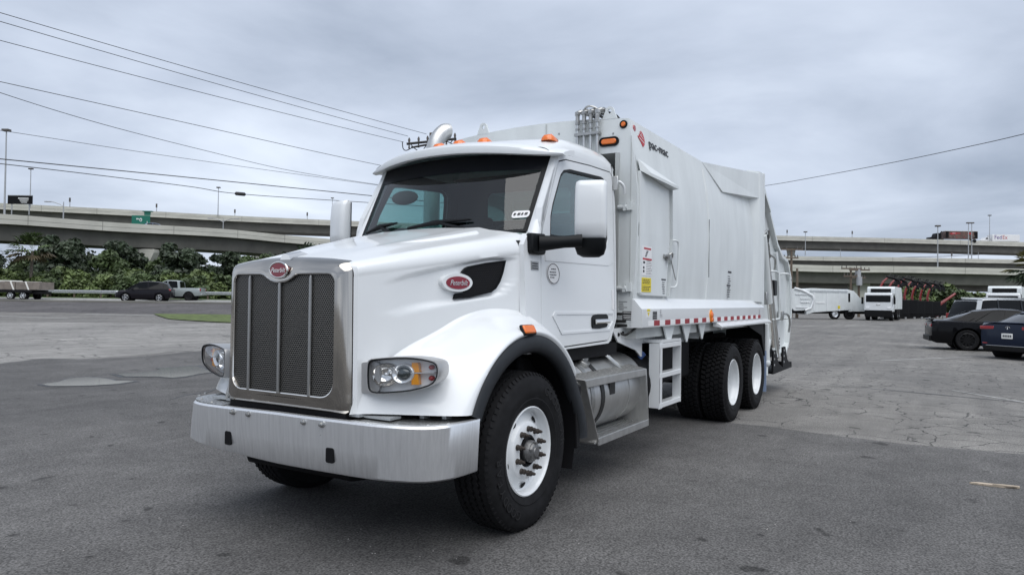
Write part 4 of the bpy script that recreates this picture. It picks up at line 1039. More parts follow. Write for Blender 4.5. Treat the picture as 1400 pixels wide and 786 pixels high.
# control labels and valve handles on the corner post
b = MB(); b.bx(BX0 + .03, BX0 + .034, .945, 1.05, 1.375, 1.455); cp = b.build('valve_label', 'interior_dark', TR, smooth=0)
b = MB(); [b.bx(BX0 + .034, BX0 + .0352, .955, 1.04, z, z + .006) for z in (1.385, 1.40, 1.415, 1.44)]; b.build('label_print', 'label_white', cp, smooth=0)
b = MB(); [b.bx(BX0 + .03, BX0 + .0315, .90 + random.uniform(0, .01), .95 + random.uniform(0, .04), 1.47 + .018 * k, 1.475 + .018 * k) for k in range(5)]; b.build('post_print', 'ink', bulk, smooth=0)
for z, x1 in ((1.43, .95), (1.362, .99), (1.322, 1.0)):
    b = MB(); b.tube([(BX0 + .06, .80, z + .01), (BX0 + .06, x1 - .09, z)], .006, n=6); b.tube([(BX0 + .06, x1 - .09, z), (BX0 + .06, x1, z)], .013, n=8); b.build('valve_lever', 'hose_black', TR, smooth=60)
b = MB(); b.tube(smooth_path([(-1.95, .86, 1.34), (-2.0, .92, 1.27), (-2.02, .98, 1.235), (-2.05, 1.02, 1.26), (-2.10, 1.07, 1.31)], 5), .012, n=6); b.build('air_hose', 'hose_black', TR, smooth=60)
# ---- boarding ladder bracket --------------------------------------
b = MB(); b.prism_y([(-1.80, 1.30), (-2.15, 1.30), (-3.05, 1.19), (-3.22, 1.165), (-3.22, 1.135), (-2.56, 1.13), (-2.56, 1.0), (-2.53, 1.0), (-2.40, 1.07), (-1.95, 1.17)], .93, .945)
b.prism_y([(-2.60, 1.17), (-2.60, 1.14), (-3.22, 1.14), (-3.22, 1.165)], .945, 1.13); lad = b.build('ladder_bracket', 'white_paint', TR, smooth=0)
quad_plate([(-2.55, 1.025, 1.135), (-2.56, 1.13, 1.13), (-2.56, 1.13, .50), (-2.55, 1.025, .50)], None, (-.012, 0, 0)).build('ladder_side', 'white_paint', lad, smooth=0)
quad_plate([(-3.22, 1.04, 1.15), (-3.22, 1.13, 1.15), (-3.22, 1.13, .49), (-3.22, 1.04, .49)], None, (-.012, 0, 0)).build('ladder_side', 'white_paint', lad, smooth=0)
b = MB(); b.bx(-2.56, -2.64, 1.118, 1.13, .49, 1.14); b.build('ladder_stile', 'white_paint', lad, smooth=0)
for z in (1.085, .79, .495):
    MB().bx(-2.56, -3.22, 1.04, 1.132, z, z + .05).build('ladder_rung', 'white_paint', lad, smooth=0, bevel=.005)
for x, z in ((-1.95, 1.24), (-2.05, 1.25), (-2.13, 1.245)): MB().lathe([(0, .014), (.016, .012), (.018, 0)], (x, .945, z), 'y', 8).build('ladder_bolt', 'frame_black', lad)

# ---- rear mudguards and flaps --------------------------------------
b = MB(); b.prism_y([(-4.7, 1.30), (-7.32, 1.30), (-7.42, .76), (-7.40, .75), (-7.2, 1.05), (-6.2, 1.24), (-4.7, 1.27)], 1.10, 1.115); b.bx(-7.40, -7.42, .52, 1.12, .72, 1.29); b.mirror(); b.build('rear_mudguard', 'mudflap_black', TR, smooth=0)
b = MB(); b.bx(-7.43, -7.44, .60, 1.14, .16, .80); b.mirror(); b.build('rear_mudflap', 'mudflap_blue', TR, smooth=0)

# ---- tailgate ------------------------------------------------------
TG = [(-7.22, 3.54), (-7.55, 3.40), (-8.62, 2.58), (-9.05, 2.40), (-9.55, 2.34), (-9.93, 2.0), (-9.93, 1.25), (-9.72, .78), (-9.40, .62), (-8.6, .62), (-7.75, .98), (-7.3, 1.25)]
b = MB(); b.prism_y(TG, .955, 1.0); b.mirror()
n = len(TG); rings = [[(x, y, z) for x, z in TG] for y in (-.955, .955)]
b.loft(rings, closed=True, caps=False)
tg = b.build('tailgate', 'body_paint', TR, smooth=20)
b = MB()
inn = [(-7.34, 3.36), (-7.62, 3.22), (-8.55, 2.48), (-8.7, 2.3), (-8.95, 1.6), (-8.8, .75), (-8.2, .9), (-7.55, 1.25), (-7.34, 1.6)]
for (p, q) in zip(TG, TG[1:] + TG[:1]):
    a, c = Vector((p[0], 0, p[1])), Vector((q[0], 0, q[1])); d = (c - a).normalized(); nn = Vector((d.z, 0, -d.x)) * -.055
    cen = Vector((-8.4, 0, 1.8)); 
    if (a + nn - cen).length > (a - cen).length: nn = -nn
    b.hexa([a + Vector((0, 1.0, 0)), c + Vector((0, 1.0, 0)), c + nn + Vector((0, 1.0, 0)), a + nn + Vector((0, 1.0, 0))], [a + Vector((0, 1.075, 0)), c + Vector((0, 1.075, 0)), c + nn + Vector((0, 1.075, 0)), a + nn + Vector((0, 1.075, 0))])
b.mirror(); b.build('tailgate_flange', 'body_paint', tg, smooth=0)
b = MB(); b.bx(-7.20, -7.30, 1.0, 1.13, 1.30, 3.555); b.mirror(); b.build('tailgate_post', 'body_paint', tg, smooth=0, bevel=.008)
b = MB(); b.prism_y([(-7.30, 3.42), (-7.30, 3.36), (-7.9, 3.02), (-7.9, 3.08)], 1.0, 1.10); b.prism_y([(-7.36, 2.72), (-7.36, 2.64), (-7.8, 2.46), (-7.8, 2.54)], 1.0, 1.10); b.mirror(); b.build('tailgate_rib', 'body_paint', tg, smooth=0)
b = MB(); b.prism_y([(-7.34, 3.30), (-7.9, 2.95), (-7.8, 2.6), (-7.4, 2.75)], .998, 1.006); b.build('tailgate_opening', 'interior_grey', tg, smooth=0)
for y in (-.1, .95):
    MB().lathe([(0, .05), (.03, .045), (.035, 0)], (-7.14, y, 3.545), 'z', 10).build('hinge_pin', 'body_paint', tg)
cy = MB().tube([(-7.30, 1.10, 2.60), (-7.78, 1.10, 1.55)], .062, n=14).build('lift_cylinder', 'body_paint', tg, smooth=50)
MB().tube([(-7.78, 1.10, 1.55), (-8.12, 1.10, .82)], .034, n=10).build('cylinder_rod', 'chrome', cy, smooth=50)
b = MB(); b.tube([(-7.75, 1.06, 2.55), (-8.75, 1.06, .60)], .03, n=8); b.tube([(-7.95, 1.04, 2.40), (-8.9, 1.04, .75)], .022, n=8); b.build('tailgate_strut', 'dull_aluminium', tg, smooth=50)
for pts in ([(-7.40, 1.06, 2.72), (-7.6, 1.09, 2.62), (-7.85, 1.08, 2.42), (-8.05, 1.06, 2.30)], [(-7.45, 1.05, 2.66), (-7.7, 1.10, 2.50), (-7.9, 1.08, 2.28)], [(-7.30, 1.12, 2.62), (-7.5, 1.14, 2.70), (-7.75, 1.10, 2.60), (-7.9, 1.05, 2.62)], [(-8.0, 1.05, 2.35), (-8.3, 1.09, 2.28), (-8.4, 1.06, 2.1)]):
    b = MB(); b.tube(smooth_path(pts, 5), .016, n=6); b.build('tailgate_hose', 'steel', tg, smooth=60)
for x, z in ((-7.42, 2.58), (-7.58, 2.56)): b = MB(); b.tube([(x, 1.11, z + .07), (x, 1.11, z - .05)], .028, n=8); b.build('hose_fitting', 'hose_black', tg, smooth=50)
b = MB(); b.box((-7.44, 1.06, 3.16), (.12, .05, .07)); b.tube([(-7.40, 1.06, 3.2), (-7.46, 1.06, 3.32)], .012); b.build('work_lamp', 'hose_black', tg, bevel=.01)
b = MB(); b.prism_y([(-8.05, 2.20), (-8.25, 2.25), (-8.55, 1.6), (-8.35, 1.55)], 1.0, 1.03); b.prism_y([(-8.62, 2.4), (-8.75, 2.45), (-9.25, 1.5), (-9.1, 1.4)], 1.0, 1.05); b.prism_y([(-7.62, 2.1), (-7.70, 2.1), (-7.80, 1.75), (-7.72, 1.75)], 1.0, 1.07); b.mirror(); b.build('tailgate_brace', 'body_paint', tg, smooth=0)
b = MB(); b.box((-8.30, 1.07, 1.80), (.22, .08, .26)); b.build('rear_work_light', 'black_plastic', tg, bevel=.02)
for dx in (0, -1.05):
    b = MB(); b.tube(smooth_path([(-8.0 + dx, 1.02, 2.06), (-8.05 + dx, 1.12, 2.07), (-8.36 + dx, 1.12, 2.06), (-8.44 + dx, 1.12, 1.98), (-8.55 + dx, 1.12, 1.35), (-8.50 + dx, 1.10, 1.28), (-8.3 + dx, 1.03, 1.27)], 4), .018, n=8); b.build('rider_handle', 'body_paint', tg, smooth=60)
b = MB(); b.box((-7.55, 1.10, 1.62), (.10, .06, .20)); b.box((-9.0, 1.06, 1.33), (.14, .08, .16)); b.tube(smooth_path([(-9.0, 1.07, 1.36), (-9.3, 1.12, 1.34), (-9.5, 1.12, 1.2), (-9.52, 1.10, 1.02)], 4), .022, n=6); b.build('tailgate_latch', 'steel', tg, bevel=.01)
b = MB(); b.tube([(-7.55, 1.1, 1.22), (-7.62, 1.1, .62)], .055, n=10); b.ball((-7.62, 1.1, .60), .07); b.tube([(-7.62, 1.1, .60), (-7.60, 1.1, .40)], .03, n=8); b.tube([(-7.6, 1.1, .62), (-7.9, 1.08, .95)], .035, n=8); b.build('tailgate_linkage', 'body_paint', tg, smooth=50)
for k in range(6): MB().lathe([(0, .01), (.016, .008), (.017, 0)], (-8.45 - .03 * (k % 2) - .6 * (k // 3), 1.02, .80 + .06 * (k % 3)), 'y', 8).build('tailgate_bolt', 'frame_black', tg)
b = MB()
rs = MB().bx(-8.15, -9.75, .55, 1.10, .375, .405).build('rider_step', 'mudflap_black', TR, smooth=0)
for x0, zt in ((-8.10, .76), (-8.92, .78)):
    MB().prism_y([(x0, zt), (x0 - .22, zt), (x0 - .30, .66), (x0 - .42, .54), (x0 - .60, .47), (x0 - .82, .43), (x0 - .82, .375), (x0, .375)], 1.085, 1.115).build('step_bracket', 'mudflap_black', rs, smooth=0)
MB().bx(-9.68, -9.77, .55, 1.11, .37, .47).build('step_lip', 'mudflap_black', rs, smooth=0)
for x0 in (-8.10, -8.92):
    for k in range(3): MB().lathe([(0, .006), (.020, .004), (.020, 0)], (x0 - .09, 1.115, .72 - .10 * k), 'y', 8).build('step_bolt', 'lamp_white', rs)
# ================================================================== the site: d = metres ahead of the camera, l = metres to its right
FH = Vector((math.cos(YAW), math.sin(YAW), 0)); RH = Vector((math.sin(YAW), -math.cos(YAW), 0))
RZ = YAW - PI / 2
def hgt(d, l): return 1.15 * sst(43, 70, d) * sst(8, -10, l)
def site(d, l, z=None): 
    p = Vector((CAM.x, CAM.y, 0)) + FH * d + RH * l
    p.z = hgt(d, l) if z is None else z
    return p
# ---- ground materials
def ground_mat(name, c0, c1, speck, crack, crack_scale=1.3, bump=0.25, rough=0.85, streak=0.0):
    m = bpy.data.materials.new(name); m.use_nodes = True
    n, l = m.node_tree.nodes, m.node_tree.links; b = n['Principled BSDF']
    b.inputs['Roughness'].default_value = rough; b.inputs['Specular IOR Level'].default_value = 0.25
    t = n.new('ShaderNodeTexCoord'); src = t.outputs['Object']
    def noise(sc, det=5, ro=.6, s=src, dist=0.0):
        q = n.new('ShaderNodeTexNoise'); q.inputs['Scale'].default_value = sc; q.inputs['Detail'].default_value = det; q.inputs['Roughness'].default_value = ro; q.inputs['Distortion'].default_value = dist; l.new(s, q.inputs[0]); return q
    def ramp(f, p0, p1, a, c):
        q = n.new('ShaderNodeValToRGB'); q.color_ramp.elements[0].position = p0; q.color_ramp.elements[1].position = p1; q.color_ramp.elements[0].color = (*a, 1); q.color_ramp.elements[1].color = (*c, 1); l.new(f, q.inputs[0]); return q
    def mix(kind, f, a, c):
        q = n.new('ShaderNodeMix'); q.data_type = 'RGBA'; q.blend_type = kind
        if isinstance(f, float): q.inputs['Factor'].default_value = f
        else: l.new(f, q.inputs['Factor'])
        l.new(a, q.inputs['A']); l.new(c, q.inputs['B']); return q.outputs['Result']
    big = noise(.22, 6, .62, dist=.4); base = ramp(big.outputs[0], .3, .7, c0, c1).outputs[0]
    mid = noise(1.7, 6, .7); base = mix('MULTIPLY', 0.75, base, ramp(mid.outputs[0], .25, .75, (.62, .62, .62), (1.3, 1.3, 1.3)).outputs[0])
    mp = n.new('ShaderNodeMapping'); mp.inputs['Rotation'].default_value = (0, 0, .45); mp.inputs['Scale'].default_value = (.10, 1.6, 1); l.new(src, mp.inputs[0])
    st = noise(1.0, 5, .65, mp.outputs[0]); base = mix('MULTIPLY', streak, base, ramp(st.outputs[0], .3, .7, (.60, .60, .61), (1.25, 1.25, 1.23)).outputs[0])
    fine = noise(70, 3, .6); base = mix('MULTIPLY', 1.0, base, ramp(fine.outputs[0], .34, .68, (.42, .42, .42), (1.62, 1.62, 1.62)).outputs[0])
    spot = noise(3.3, 2, .4); base = mix('MULTIPLY', 1.0, base, ramp(spot.outputs[0], .27, .31, (.45, .45, .45), (1, 1, 1)).outputs[0])
    v = n.new('ShaderNodeTexVoronoi'); v.inputs['Scale'].default_value = 34; l.new(src, v.inputs[0])
    sp = ramp(v.outputs['Distance'], .06, .13, (1, 1, 1), (0, 0, 0))
    vn = noise(19, 2); vm = n.new('ShaderNodeMath'); vm.operation = 'MULTIPLY'; l.new(sp.outputs[0], vm.inputs[0]); l.new(ramp(vn.outputs[0], .60, .66, (0, 0, 0), (1, 1, 1)).outputs[0], vm.inputs[1])
    rgb = n.new('ShaderNodeRGB'); rgb.outputs[0].default_value = (*speck, 1)
    base = mix('MIX', vm.outputs[0], base, rgb.outputs[0])
    h = fine.outputs[0]
    if crack:
        wob = noise(1.1, 5, .6); ad = n.new('ShaderNodeMix'); ad.data_type = 'RGBA'; ad.blend_type = 'ADD'; ad.inputs['Factor'].default_value = .55; l.new(src, ad.inputs['A']); l.new(wob.outputs['Color'], ad.inputs['B'])
        cv = n.new('ShaderNodeTexVoronoi'); cv.feature = 'DISTANCE_TO_EDGE'; cv.inputs['Scale'].default_value = crack_scale; l.new(ad.outputs['Result'], cv.inputs[0])
        cw = ramp(cv.outputs['Distance'], .006, .024, (1, 1, 1), (0, 0, 0))
        cm = noise(.42, 4, .6); k = n.new('ShaderNodeMath'); k.operation = 'MULTIPLY'; l.new(cw.outputs[0], k.inputs[0]); l.new(ramp(cm.outputs[0], .37, .50, (0, 0, 0), (1, 1, 1)).outputs[0], k.inputs[1])
        k2 = n.new('ShaderNodeMath'); k2.operation = 'MULTIPLY'; k2.inputs[1].default_value = crack; l.new(k.outputs[0], k2.inputs[0])
        dk = n.new('ShaderNodeRGB'); dk.outputs[0].default_value = (.018, .018, .018, 1)
        base = mix('MIX', k2.outputs[0], base, dk.outputs[0])
    l.new(base, b.inputs['Base Color'])
    bp = n.new('ShaderNodeBump'); bp.inputs['Strength'].default_value = bump; bp.inputs['Distance'].default_value = .006; l.new(h, bp.inputs['Height']); l.new(bp.outputs[0], b.inputs['Normal'])
    MAT[name] = m
ground_mat('old_asphalt', (.135, .131, .126), (.235, .226, .212), (.36, .35, .33), .9, 2.1, streak=0.5)
ground_mat('new_asphalt', (.088, .086, .085), (.134, .130, .127), (.26, .26, .26), 0.0, streak=0.35)
ground_mat('road_asphalt', (.085, .080, .082), (.125, .118, .118), (.2, .2, .2), 0.5, .5, streak=0.6)
ground_mat('concrete_road', (.26, .26, .25), (.34, .335, .32), (.4, .4, .4), 0.4, .3)
mat('grass_green', (0.085, 0.115, 0.030), 0.9, var=0.45, vscale=2.5, bump=.6, bscale=18)
mat('verge_green', (0.055, 0.080, 0.024), 0.9, var=0.5, vscale=.9, bump=.6, bscale=6)
mat('leaf_dark', (0.030, 0.046, 0.022), 0.6, var=0.55, vscale=.8)
mat('leaf_mid', (0.060, 0.090, 0.030), 0.6, var=0.5, vscale=.8)
mat('leaf_bright', (0.100, 0.138, 0.040), 0.6, var=0.5, vscale=.9)
mat('leaf_dry', (0.11, 0.088, 0.05), 0.7, var=0.4, vscale=1.2)
mat('leaf_olive', (0.15, 0.14, 0.045), 0.6, var=0.4, vscale=2)
mat('bark', (0.10, 0.085, 0.07), 0.85, var=0.4, vscale=6, bump=.6, bscale=20)
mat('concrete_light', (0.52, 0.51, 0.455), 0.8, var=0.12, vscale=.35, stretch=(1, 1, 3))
mat('concrete_weathered_shade', (0.155, 0.15, 0.135), 0.85, var=0.16, vscale=.4)  # dark tone has the girders' shade under the deck overhang put into it
mat('pole_grey', (0.42, 0.43, 0.44), 0.5, 0.5)
mat('pole_dark', (0.10, 0.09, 0.085), 0.7)
mat('wood_pole', (0.13, 0.10, 0.075), 0.85, var=.3, vscale=5, stretch=(4, 4, .3))
mat('wire_black', (0.02, 0.02, 0.022), 0.6)
mat('sign_green', (0.010, 0.16, 0.11), 0.4)
mat('grit_stone', (0.26, 0.25, 0.24), 0.8, var=.7, vscale=40)
mat('paint_line', (0.36, 0.36, 0.35), 0.8, var=.35, vscale=9)
mat('car_black', (0.004, 0.004, 0.005), 0.22, spec=.15, coat=.08)
mat('car_navy', (0.007, 0.013, 0.030), 0.2, spec=.2, coat=.15)
mat('car_charcoal', (0.008, 0.007, 0.010), 0.25, spec=.2, coat=.15)
mat('car_silver', (0.50, 0.52, 0.53), 0.30, 0.3, coat=.6)
mat('car_grey', (0.022, 0.025, 0.03), 0.25, 0.1, spec=.2, coat=.2)
mat('car_blue', (0.16, 0.22, 0.34), 0.3, coat=.6)
mat('car_pewter', (0.30, 0.335, 0.335), 0.3, 0.2, coat=.5)
mat('car_trim', (0.006, 0.006, 0.006), 0.5, spec=.2)
mat('alloy', (0.55, 0.56, 0.57), 0.3, 0.8)
mat('alloy_black', (0.015, 0.015, 0.016), 0.3, 0.3)
mat('tail_red', (0.30, 0.010, 0.015), 0.15, coat=.8)
mat('plate_white', (0.75, 0.75, 0.72), 0.4)
mat('machine_red', (0.20, 0.012, 0.012), 0.4, coat=.3)
mat('crate_wood', (0.21, 0.18, 0.155), 0.8, var=.25, vscale=2)
mat('strap_white', (0.75, 0.74, 0.70), 0.6)
mat('trailer_print', (0.16, 0.09, 0.07), 0.5, dirt=(0.05, 0.03, 0.03), vscale=1.2)
mat('board_wood', (0.42, 0.35, 0.27), 0.75, var=.35, vscale=14, stretch=(1, 8, 1))
def water_mat():
    m = bpy.data.materials.new('puddle_water'); m.use_nodes = True; b = m.node_tree.nodes['Principled BSDF']
    b.inputs['Base Color'].default_value = (.24, .245, .25, 1); b.inputs['Roughness'].default_value = 0.06; b.inputs['IOR'].default_value = 1.9; b.inputs['Specular IOR Level'].default_value = 1.0
    MAT['puddle_water'] = m
water_mat()
mat('wet_asphalt', (0.022, 0.022, 0.024), 0.45, var=.3, vscale=6)

# ---- one ground sheet out to the horizon
ds = [-3000, -800, -250, -80, -30, -10, 0, 10, 20, 30, 36, 40, 43] + [43 + 1.5 * k for k in range(1, 20)] + [76, 84, 95, 115, 150, 220, 350, 600, 1200, 3000]
ls = [-3000, -1000, -400, -200, -120, -90, -70, -55, -45, -35, -28, -22, -16, -13, -10, -8, -6, -4, -2, 0, 2, 4, 6, 8, 12, 20, 30, 45, 60, 90, 150, 400, 1000, 3000]
b = MB(); b.loft([[site(d, l) for l in ls] for d in ds], closed=False); b.build('ground', 'old_asphalt', smooth=60)['kind'] = 'structure'
def drape(name, m, off, d0, d1, l0, l1, nd=8, nl=24, jit=0.0, kind='structure', fn=None):
    b = MB(); rings = []
    for i in range(nd + 1):
        ring = []
        for k in range(nl + 1):
            l = lerp(l0, l1, k / nl); d = lerp(d0, d1, i / nd)
            if fn: d, l = fn(d, l)
            j = jit * mnoise.noise(Vector((l * .4, i * 3.1, 2.0))) if i in (0, nd) else 0
            ring.append(site(d + j, l) + Vector((0, 0, off)))
        rings.append(ring)
    b.loft(rings, closed=False); o = b.build(name, m, smooth=60); o['kind'] = kind; return o
bend = lambda d, l: (d + 40 * sst(-14, 26, l) , l)
drape('road', 'road_asphalt', .010, 50.2, 60.4, -150, 10, 10, 60, .15, fn=bend)
drape('far_road', 'concrete_road', .012, 61.3, 67.0, -150, 10, 6, 60, fn=bend)
drape('grass_verge', 'verge_green', .016, 67.0, 76.5, -150, 6, 8, 60, .3, fn=bend)
drape('woodland_floor', 'verge_green', .014, 76.5, 150, -220, 2, 10, 30, .5)
drape('far_grass', 'verge_green', .014, 112, 150, 6, 150, 6, 30, .8)
b = MB(); rings = [];
for l in [-150 + 4 * k for k in range(41)]:
    d, l = bend(60.4, l); p, q = site(d, l), site(d + .9, l)
    rings.append([p, p + Vector((0, 0, .14)), q + Vector((0, 0, .14)), q])
b.loft(rings, True); b.build('kerb', 'concrete_weathered_shade', smooth=20)['kind'] = 'structure'
def poly_sheet(name, pts, z, m, kind='structure', jit=0.0, sub=1.0, follow=False):
    out = []
    for i, p in enumerate(pts):
        q = pts[(i + 1) % len(pts)]; L = math.hypot(q[0] - p[0], q[1] - p[1]); k = max(1, int(L / sub))
        for j in range(k):
            x, y = lerp(p[0], q[0], j / k), lerp(p[1], q[1], j / k)
            nx, ny = -(q[1] - p[1]) / max(L, 1e-6), (q[0] - p[0]) / max(L, 1e-6)
            w = jit * (mnoise.noise(Vector((x * .9, y * .9, .3))) + .5 * mnoise.noise(Vector((x * 3.1, y * 3.1, 1.7))))
            out.append((x + nx * w, y + ny * w))
    tr = tessellate_polygon([[Vector((x, y, 0)) for x, y in out]])
    b = MB(); b.add([(x, y, z) for x, y in out], [tuple(t) for t in tr])
    o = b.build(name, m, smooth=0, weld=False); o['kind'] = kind; return o
poly_sheet('asphalt_patch', [(-5.14, 1.0), (-4.93, 2.88), (-4.94, 4.24), (-4.9, 14), (16, 14), (16, -13.4), (-1.0, -14.0), (-3.39, -14.17), (-4.59, -14.82), (-5.01, -14.01), (-6.43, -13.67), (-8.33, -14.16), (-10.5, -14.4), (-13.0, -14.6), (-13.0, -6.0), (-9.0, -3.0), (-6.0, 0.0)], .004, 'new_asphalt', jit=.10, sub=.18)
ground_mat('worn_asphalt', (.20, .194, .186), (.31, .30, .285), (.42, .41, .40), .6, .7, streak=0.6)
poly_sheet('worn_asphalt', [(20, -13.2), (-13, -14.4), (-30, -14.3), (-22, -30), (-10, -44), (20, -60)], .002, 'worn_asphalt', sub=.5, jit=.15)
P1 = [(-2.04, -9.59), (-2.35, -9.75), (-2.81, -10.15), (-3.08, -10.11), (-3.13, -9.74), (-3.05, -9.18), (-3.19, -8.79), (-2.82, -8.66), (-2.46, -8.74), (-2.17, -9.01), (-2.01, -9.22)]
P2 = [(-3.66, -10.24), (-3.9, -10.19), (-4.22, -10.05), (-4.64, -10.32), (-4.74, -10.71), (-5.2, -10.6), (-5.62, -10.45), (-5.22, -9.6), (-5.01, -9.05), (-4.64, -9.0), (-4.22, -8.81), (-3.93, -8.8), (-3.9, -9.21), (-3.57, -9.64)]
for P_ in (P1, P2):
    cx, cy = sum(p[0] for p in P_) / len(P_), sum(p[1] for p in P_) / len(P_)
    poly_sheet('wet_margin', [(cx + (x - cx) * 1.10, cy + (y - cy) * 1.10) for x, y in P_], .008, 'wet_asphalt', jit=.08, sub=.08)
    poly_sheet('puddle_water', P_, .012, 'puddle_water', jit=.06, sub=.08)
isl = [site(d, l) for d, l in ((49.5, -24.5), (44.5, -21.4), (41.3, -18.2), (39.4, -15), (38, -11), (38, -5), (49, -5), (50, -15), (50.1, -22))]
drape('grass_island', 'grass_green', .05, 0, 1, 0, 1, 8, 20, fn=lambda u, v: (lerp(interp([(0, 49.6), (.18, 44.5), (.4, 41.0), (.65, 38.6), (1, 38)], v), interp([(0, 49.8), (.2, 50.0), (1, 49.4)], v), u), lerp(-24.8, -5, v)))
for a, c, w in (((-11.1, 3.65), (-8.6, 5.75), .07), ((-17.88, 2.03), (-21.4, 4.24), .08)):
    a, c = Vector(a), Vector(c); d = (c - a).normalized(); n_ = Vector((-d.y, d.x)) * w / 2
    poly_sheet('parking_line', [tuple(a - n_), tuple(c - n_), tuple(c + n_), tuple(a + n_)], .005, 'paint_line', jit=.02, sub=.12)
for d0, l0, d1, l1 in ((46.5, -34, 44.3, -27.5), (49.3, -29.5, 48.6, -24.0)):
    a, c = site(d0, l0), site(d1, l1)
    drape('edge_line', 'paint_line', .006, 0, 1, 0, 1, 1, 12, fn=lambda u, v, q=(d0, l0, d1, l1): (lerp(q[0], q[2], v) + .22 * u, lerp(q[1], q[3], v)))
for pts in ([(-2.0, -6.1), (-2.6, -6.5), (-3.1, -6.6), (-3.6, -7.0)], [(-10.6, 1.3), (-10.4, 2.6), (-10.0, 4.2), (-9.4, 6.4)], [(1.2, -8.6), (.2, -9.2), (-.9, -9.2)]):
    pts = [Vector((x, y, 0)) for x, y in pts]; pts = smooth_path(pts, 8); out = []
    for s in (1, -1):
        seg = []
        for i, p in enumerate(pts):
            t = (pts[min(i + 1, len(pts) - 1)] - pts[max(i - 1, 0)]).normalized(); w = .022 * math.sin(PI * i / (len(pts) - 1)) * (1 + .6 * mnoise.noise(p * 5))
            seg.append((p.x - t.y * w * s, p.y + t.x * w * s))
        out += seg if s > 0 else seg[::-1][1:-1]
    poly_sheet('pavement_crack', out, .0065, 'wet_asphalt', jit=.01, sub=.06)
rnd = random.Random(3); b = MB()
for k in range(2600):   # loose grit on the asphalt
    d, l = 1.6 + 16 * rnd.random() ** 1.5, rnd.uniform(-1, 1); p = site(d, l * (.9 * d + .5), 0); r = rnd.uniform(.0025, .0075)
    a = rnd.uniform(0, 6.3); q = [p + Vector((r * math.cos(a + j * 2.1) * rnd.uniform(.6, 1.2), r * math.sin(a + j * 2.1) * rnd.uniform(.6, 1.2), .0045)) for j in range(3)]
    b.add(q + [p + Vector((0, 0, .0045 + r * .8))], [(0, 1, 3), (1, 2, 3), (2, 0, 3)])
b.build('grit', 'grit_stone', smooth=0, weld=False)['kind'] = 'stuff'
# splintered board lying on the asphalt
b = MB(); b.prism_z([(0, 0), (.10, -.035), (.24, -.045), (.36, -.03), (.37, .02), (.25, .03), (.19, .02), (.06, .028)], .006, .020); b.prism_z([(.16, -.04), (.33, -.055), (.345, -.035), (.2, -.03)], .0205, .028)
o = b.build('broken_board', 'board_wood', smooth=0); o.location = (-3.18, 3.72, 0); o.rotation_euler = (0, 0, R_(100))
tag(o, 'splintered scrap of pale wood lying on the asphalt', 'scrap wood')

# ---- trees and shrubs
def leaf_mesh(name, lumps, n, size, flat=.5, up=.25, seed=1):
    rnd = random.Random(seed); vs, fs = [], []
    for k in range(n):
        c, r = lumps[rnd.randrange(len(lumps))]
        while True:
            q = Vector((rnd.uniform(-1, 1), rnd.uniform(-1, 1), rnd.uniform(-1, 1)))
            if .35 < q.length < 1.0 + rnd.random() * .15: break
        p = Vector(c) + Vector((q.x * r[0], q.y * r[1], q.z * r[2]))
        nn = (q.normalized() * .7 + Vector((rnd.uniform(-1, 1), rnd.uniform(-1, 1), rnd.uniform(-1, 1) + up))).normalized()
        a = nn.cross(Vector((rnd.uniform(-1, 1), rnd.uniform(-1, 1), rnd.uniform(-1, 1)))).normalized(); bb = nn.cross(a)
        s = size * rnd.uniform(.5, 1.25); i = len(vs)
        vs += [p - a * s * .5, p - bb * s * flat * .5 + nn * s * .08, p + a * s * .6, p + bb * s * flat * .5 - nn * s * .05]; fs.append((i, i + 1, i + 2, i + 3))
    me = bpy.data.meshes.new(name); me.from_pydata(vs, [], fs); return me
def make_lumps(seed, R, H, z0, n):
    rnd = random.Random(seed); out = []
    for k in range(n):
        a = rnd.uniform(0, 2 * PI); rr = R * math.sqrt(rnd.random()) * .75; z = z0 + H * rnd.random()
        k_ = rnd.uniform(.28, .5) * R * (1.15 - .5 * (z - z0) / H)
        out.append(((rr * math.cos(a) * (1.1 - .5 * (z - z0) / H), rr * math.sin(a) * (1.1 - .5 * (z - z0) / H), z), (k_, k_, k_ * .75)))
    return out
def tree_thing(name, label, cat, group, p, lumps, leafm, n, size, trunk_h, seed, rz=0):
    t = thing(name, label, cat, p, rz, group)
    rnd = random.Random(seed); b = MB()
    b.tube([(0, 0, -.3), (.05, .02, trunk_h * .5), (.0, .1, trunk_h), (.1, .0, trunk_h * 1.5)], [.22, .17, .13, .06], n=7); b.build('trunk', 'bark', t)
    for c, r in lumps[:5]:
        MB().tube([(0, .05, trunk_h * rnd.uniform(.5, .9)), Vector((0, 0, trunk_h)).lerp(Vector(c), .5), c], [.09, .06, .025], n=5).build('limb', 'bark', t)
    link('crown', leaf_mesh('crown', lumps, n, size, .55, .3, seed), leafm, t, smooth=0)
    return t
def place(t, p, s, rz, label):
    c = dup(t); c.location = p; c.scale = (s, s, s * random.uniform(.9, 1.1)); c.rotation_euler = (0, 0, rz); c['label'] = label; return c
G = 'broadleaf trees under the left overpass'
TL = 'dense dark green broadleaf tree in the wooded bank under the left overpass'
tv = [tree_thing('broadleaf_tree', TL, 'tree', G, site(92, -60), make_lumps(11 + i, 2.9, 4.6, 1.9, 16), 'leaf_dark' if i != 1 else 'leaf_mid', 3600, .66, 2.4, 31 + i) for i in range(3)]
spots = [(88, -66), (90, -60.5), (87, -55), (91, -50.5), (93, -45), (88, -41), (92, -36.5), (90, -32.5), (94, -28), (96, -23), (95, -71), (98, -52), (99, -40), (97, -33), (100, -61), (99, -78), (86, -48.5), (88, -27), (104, -46)]
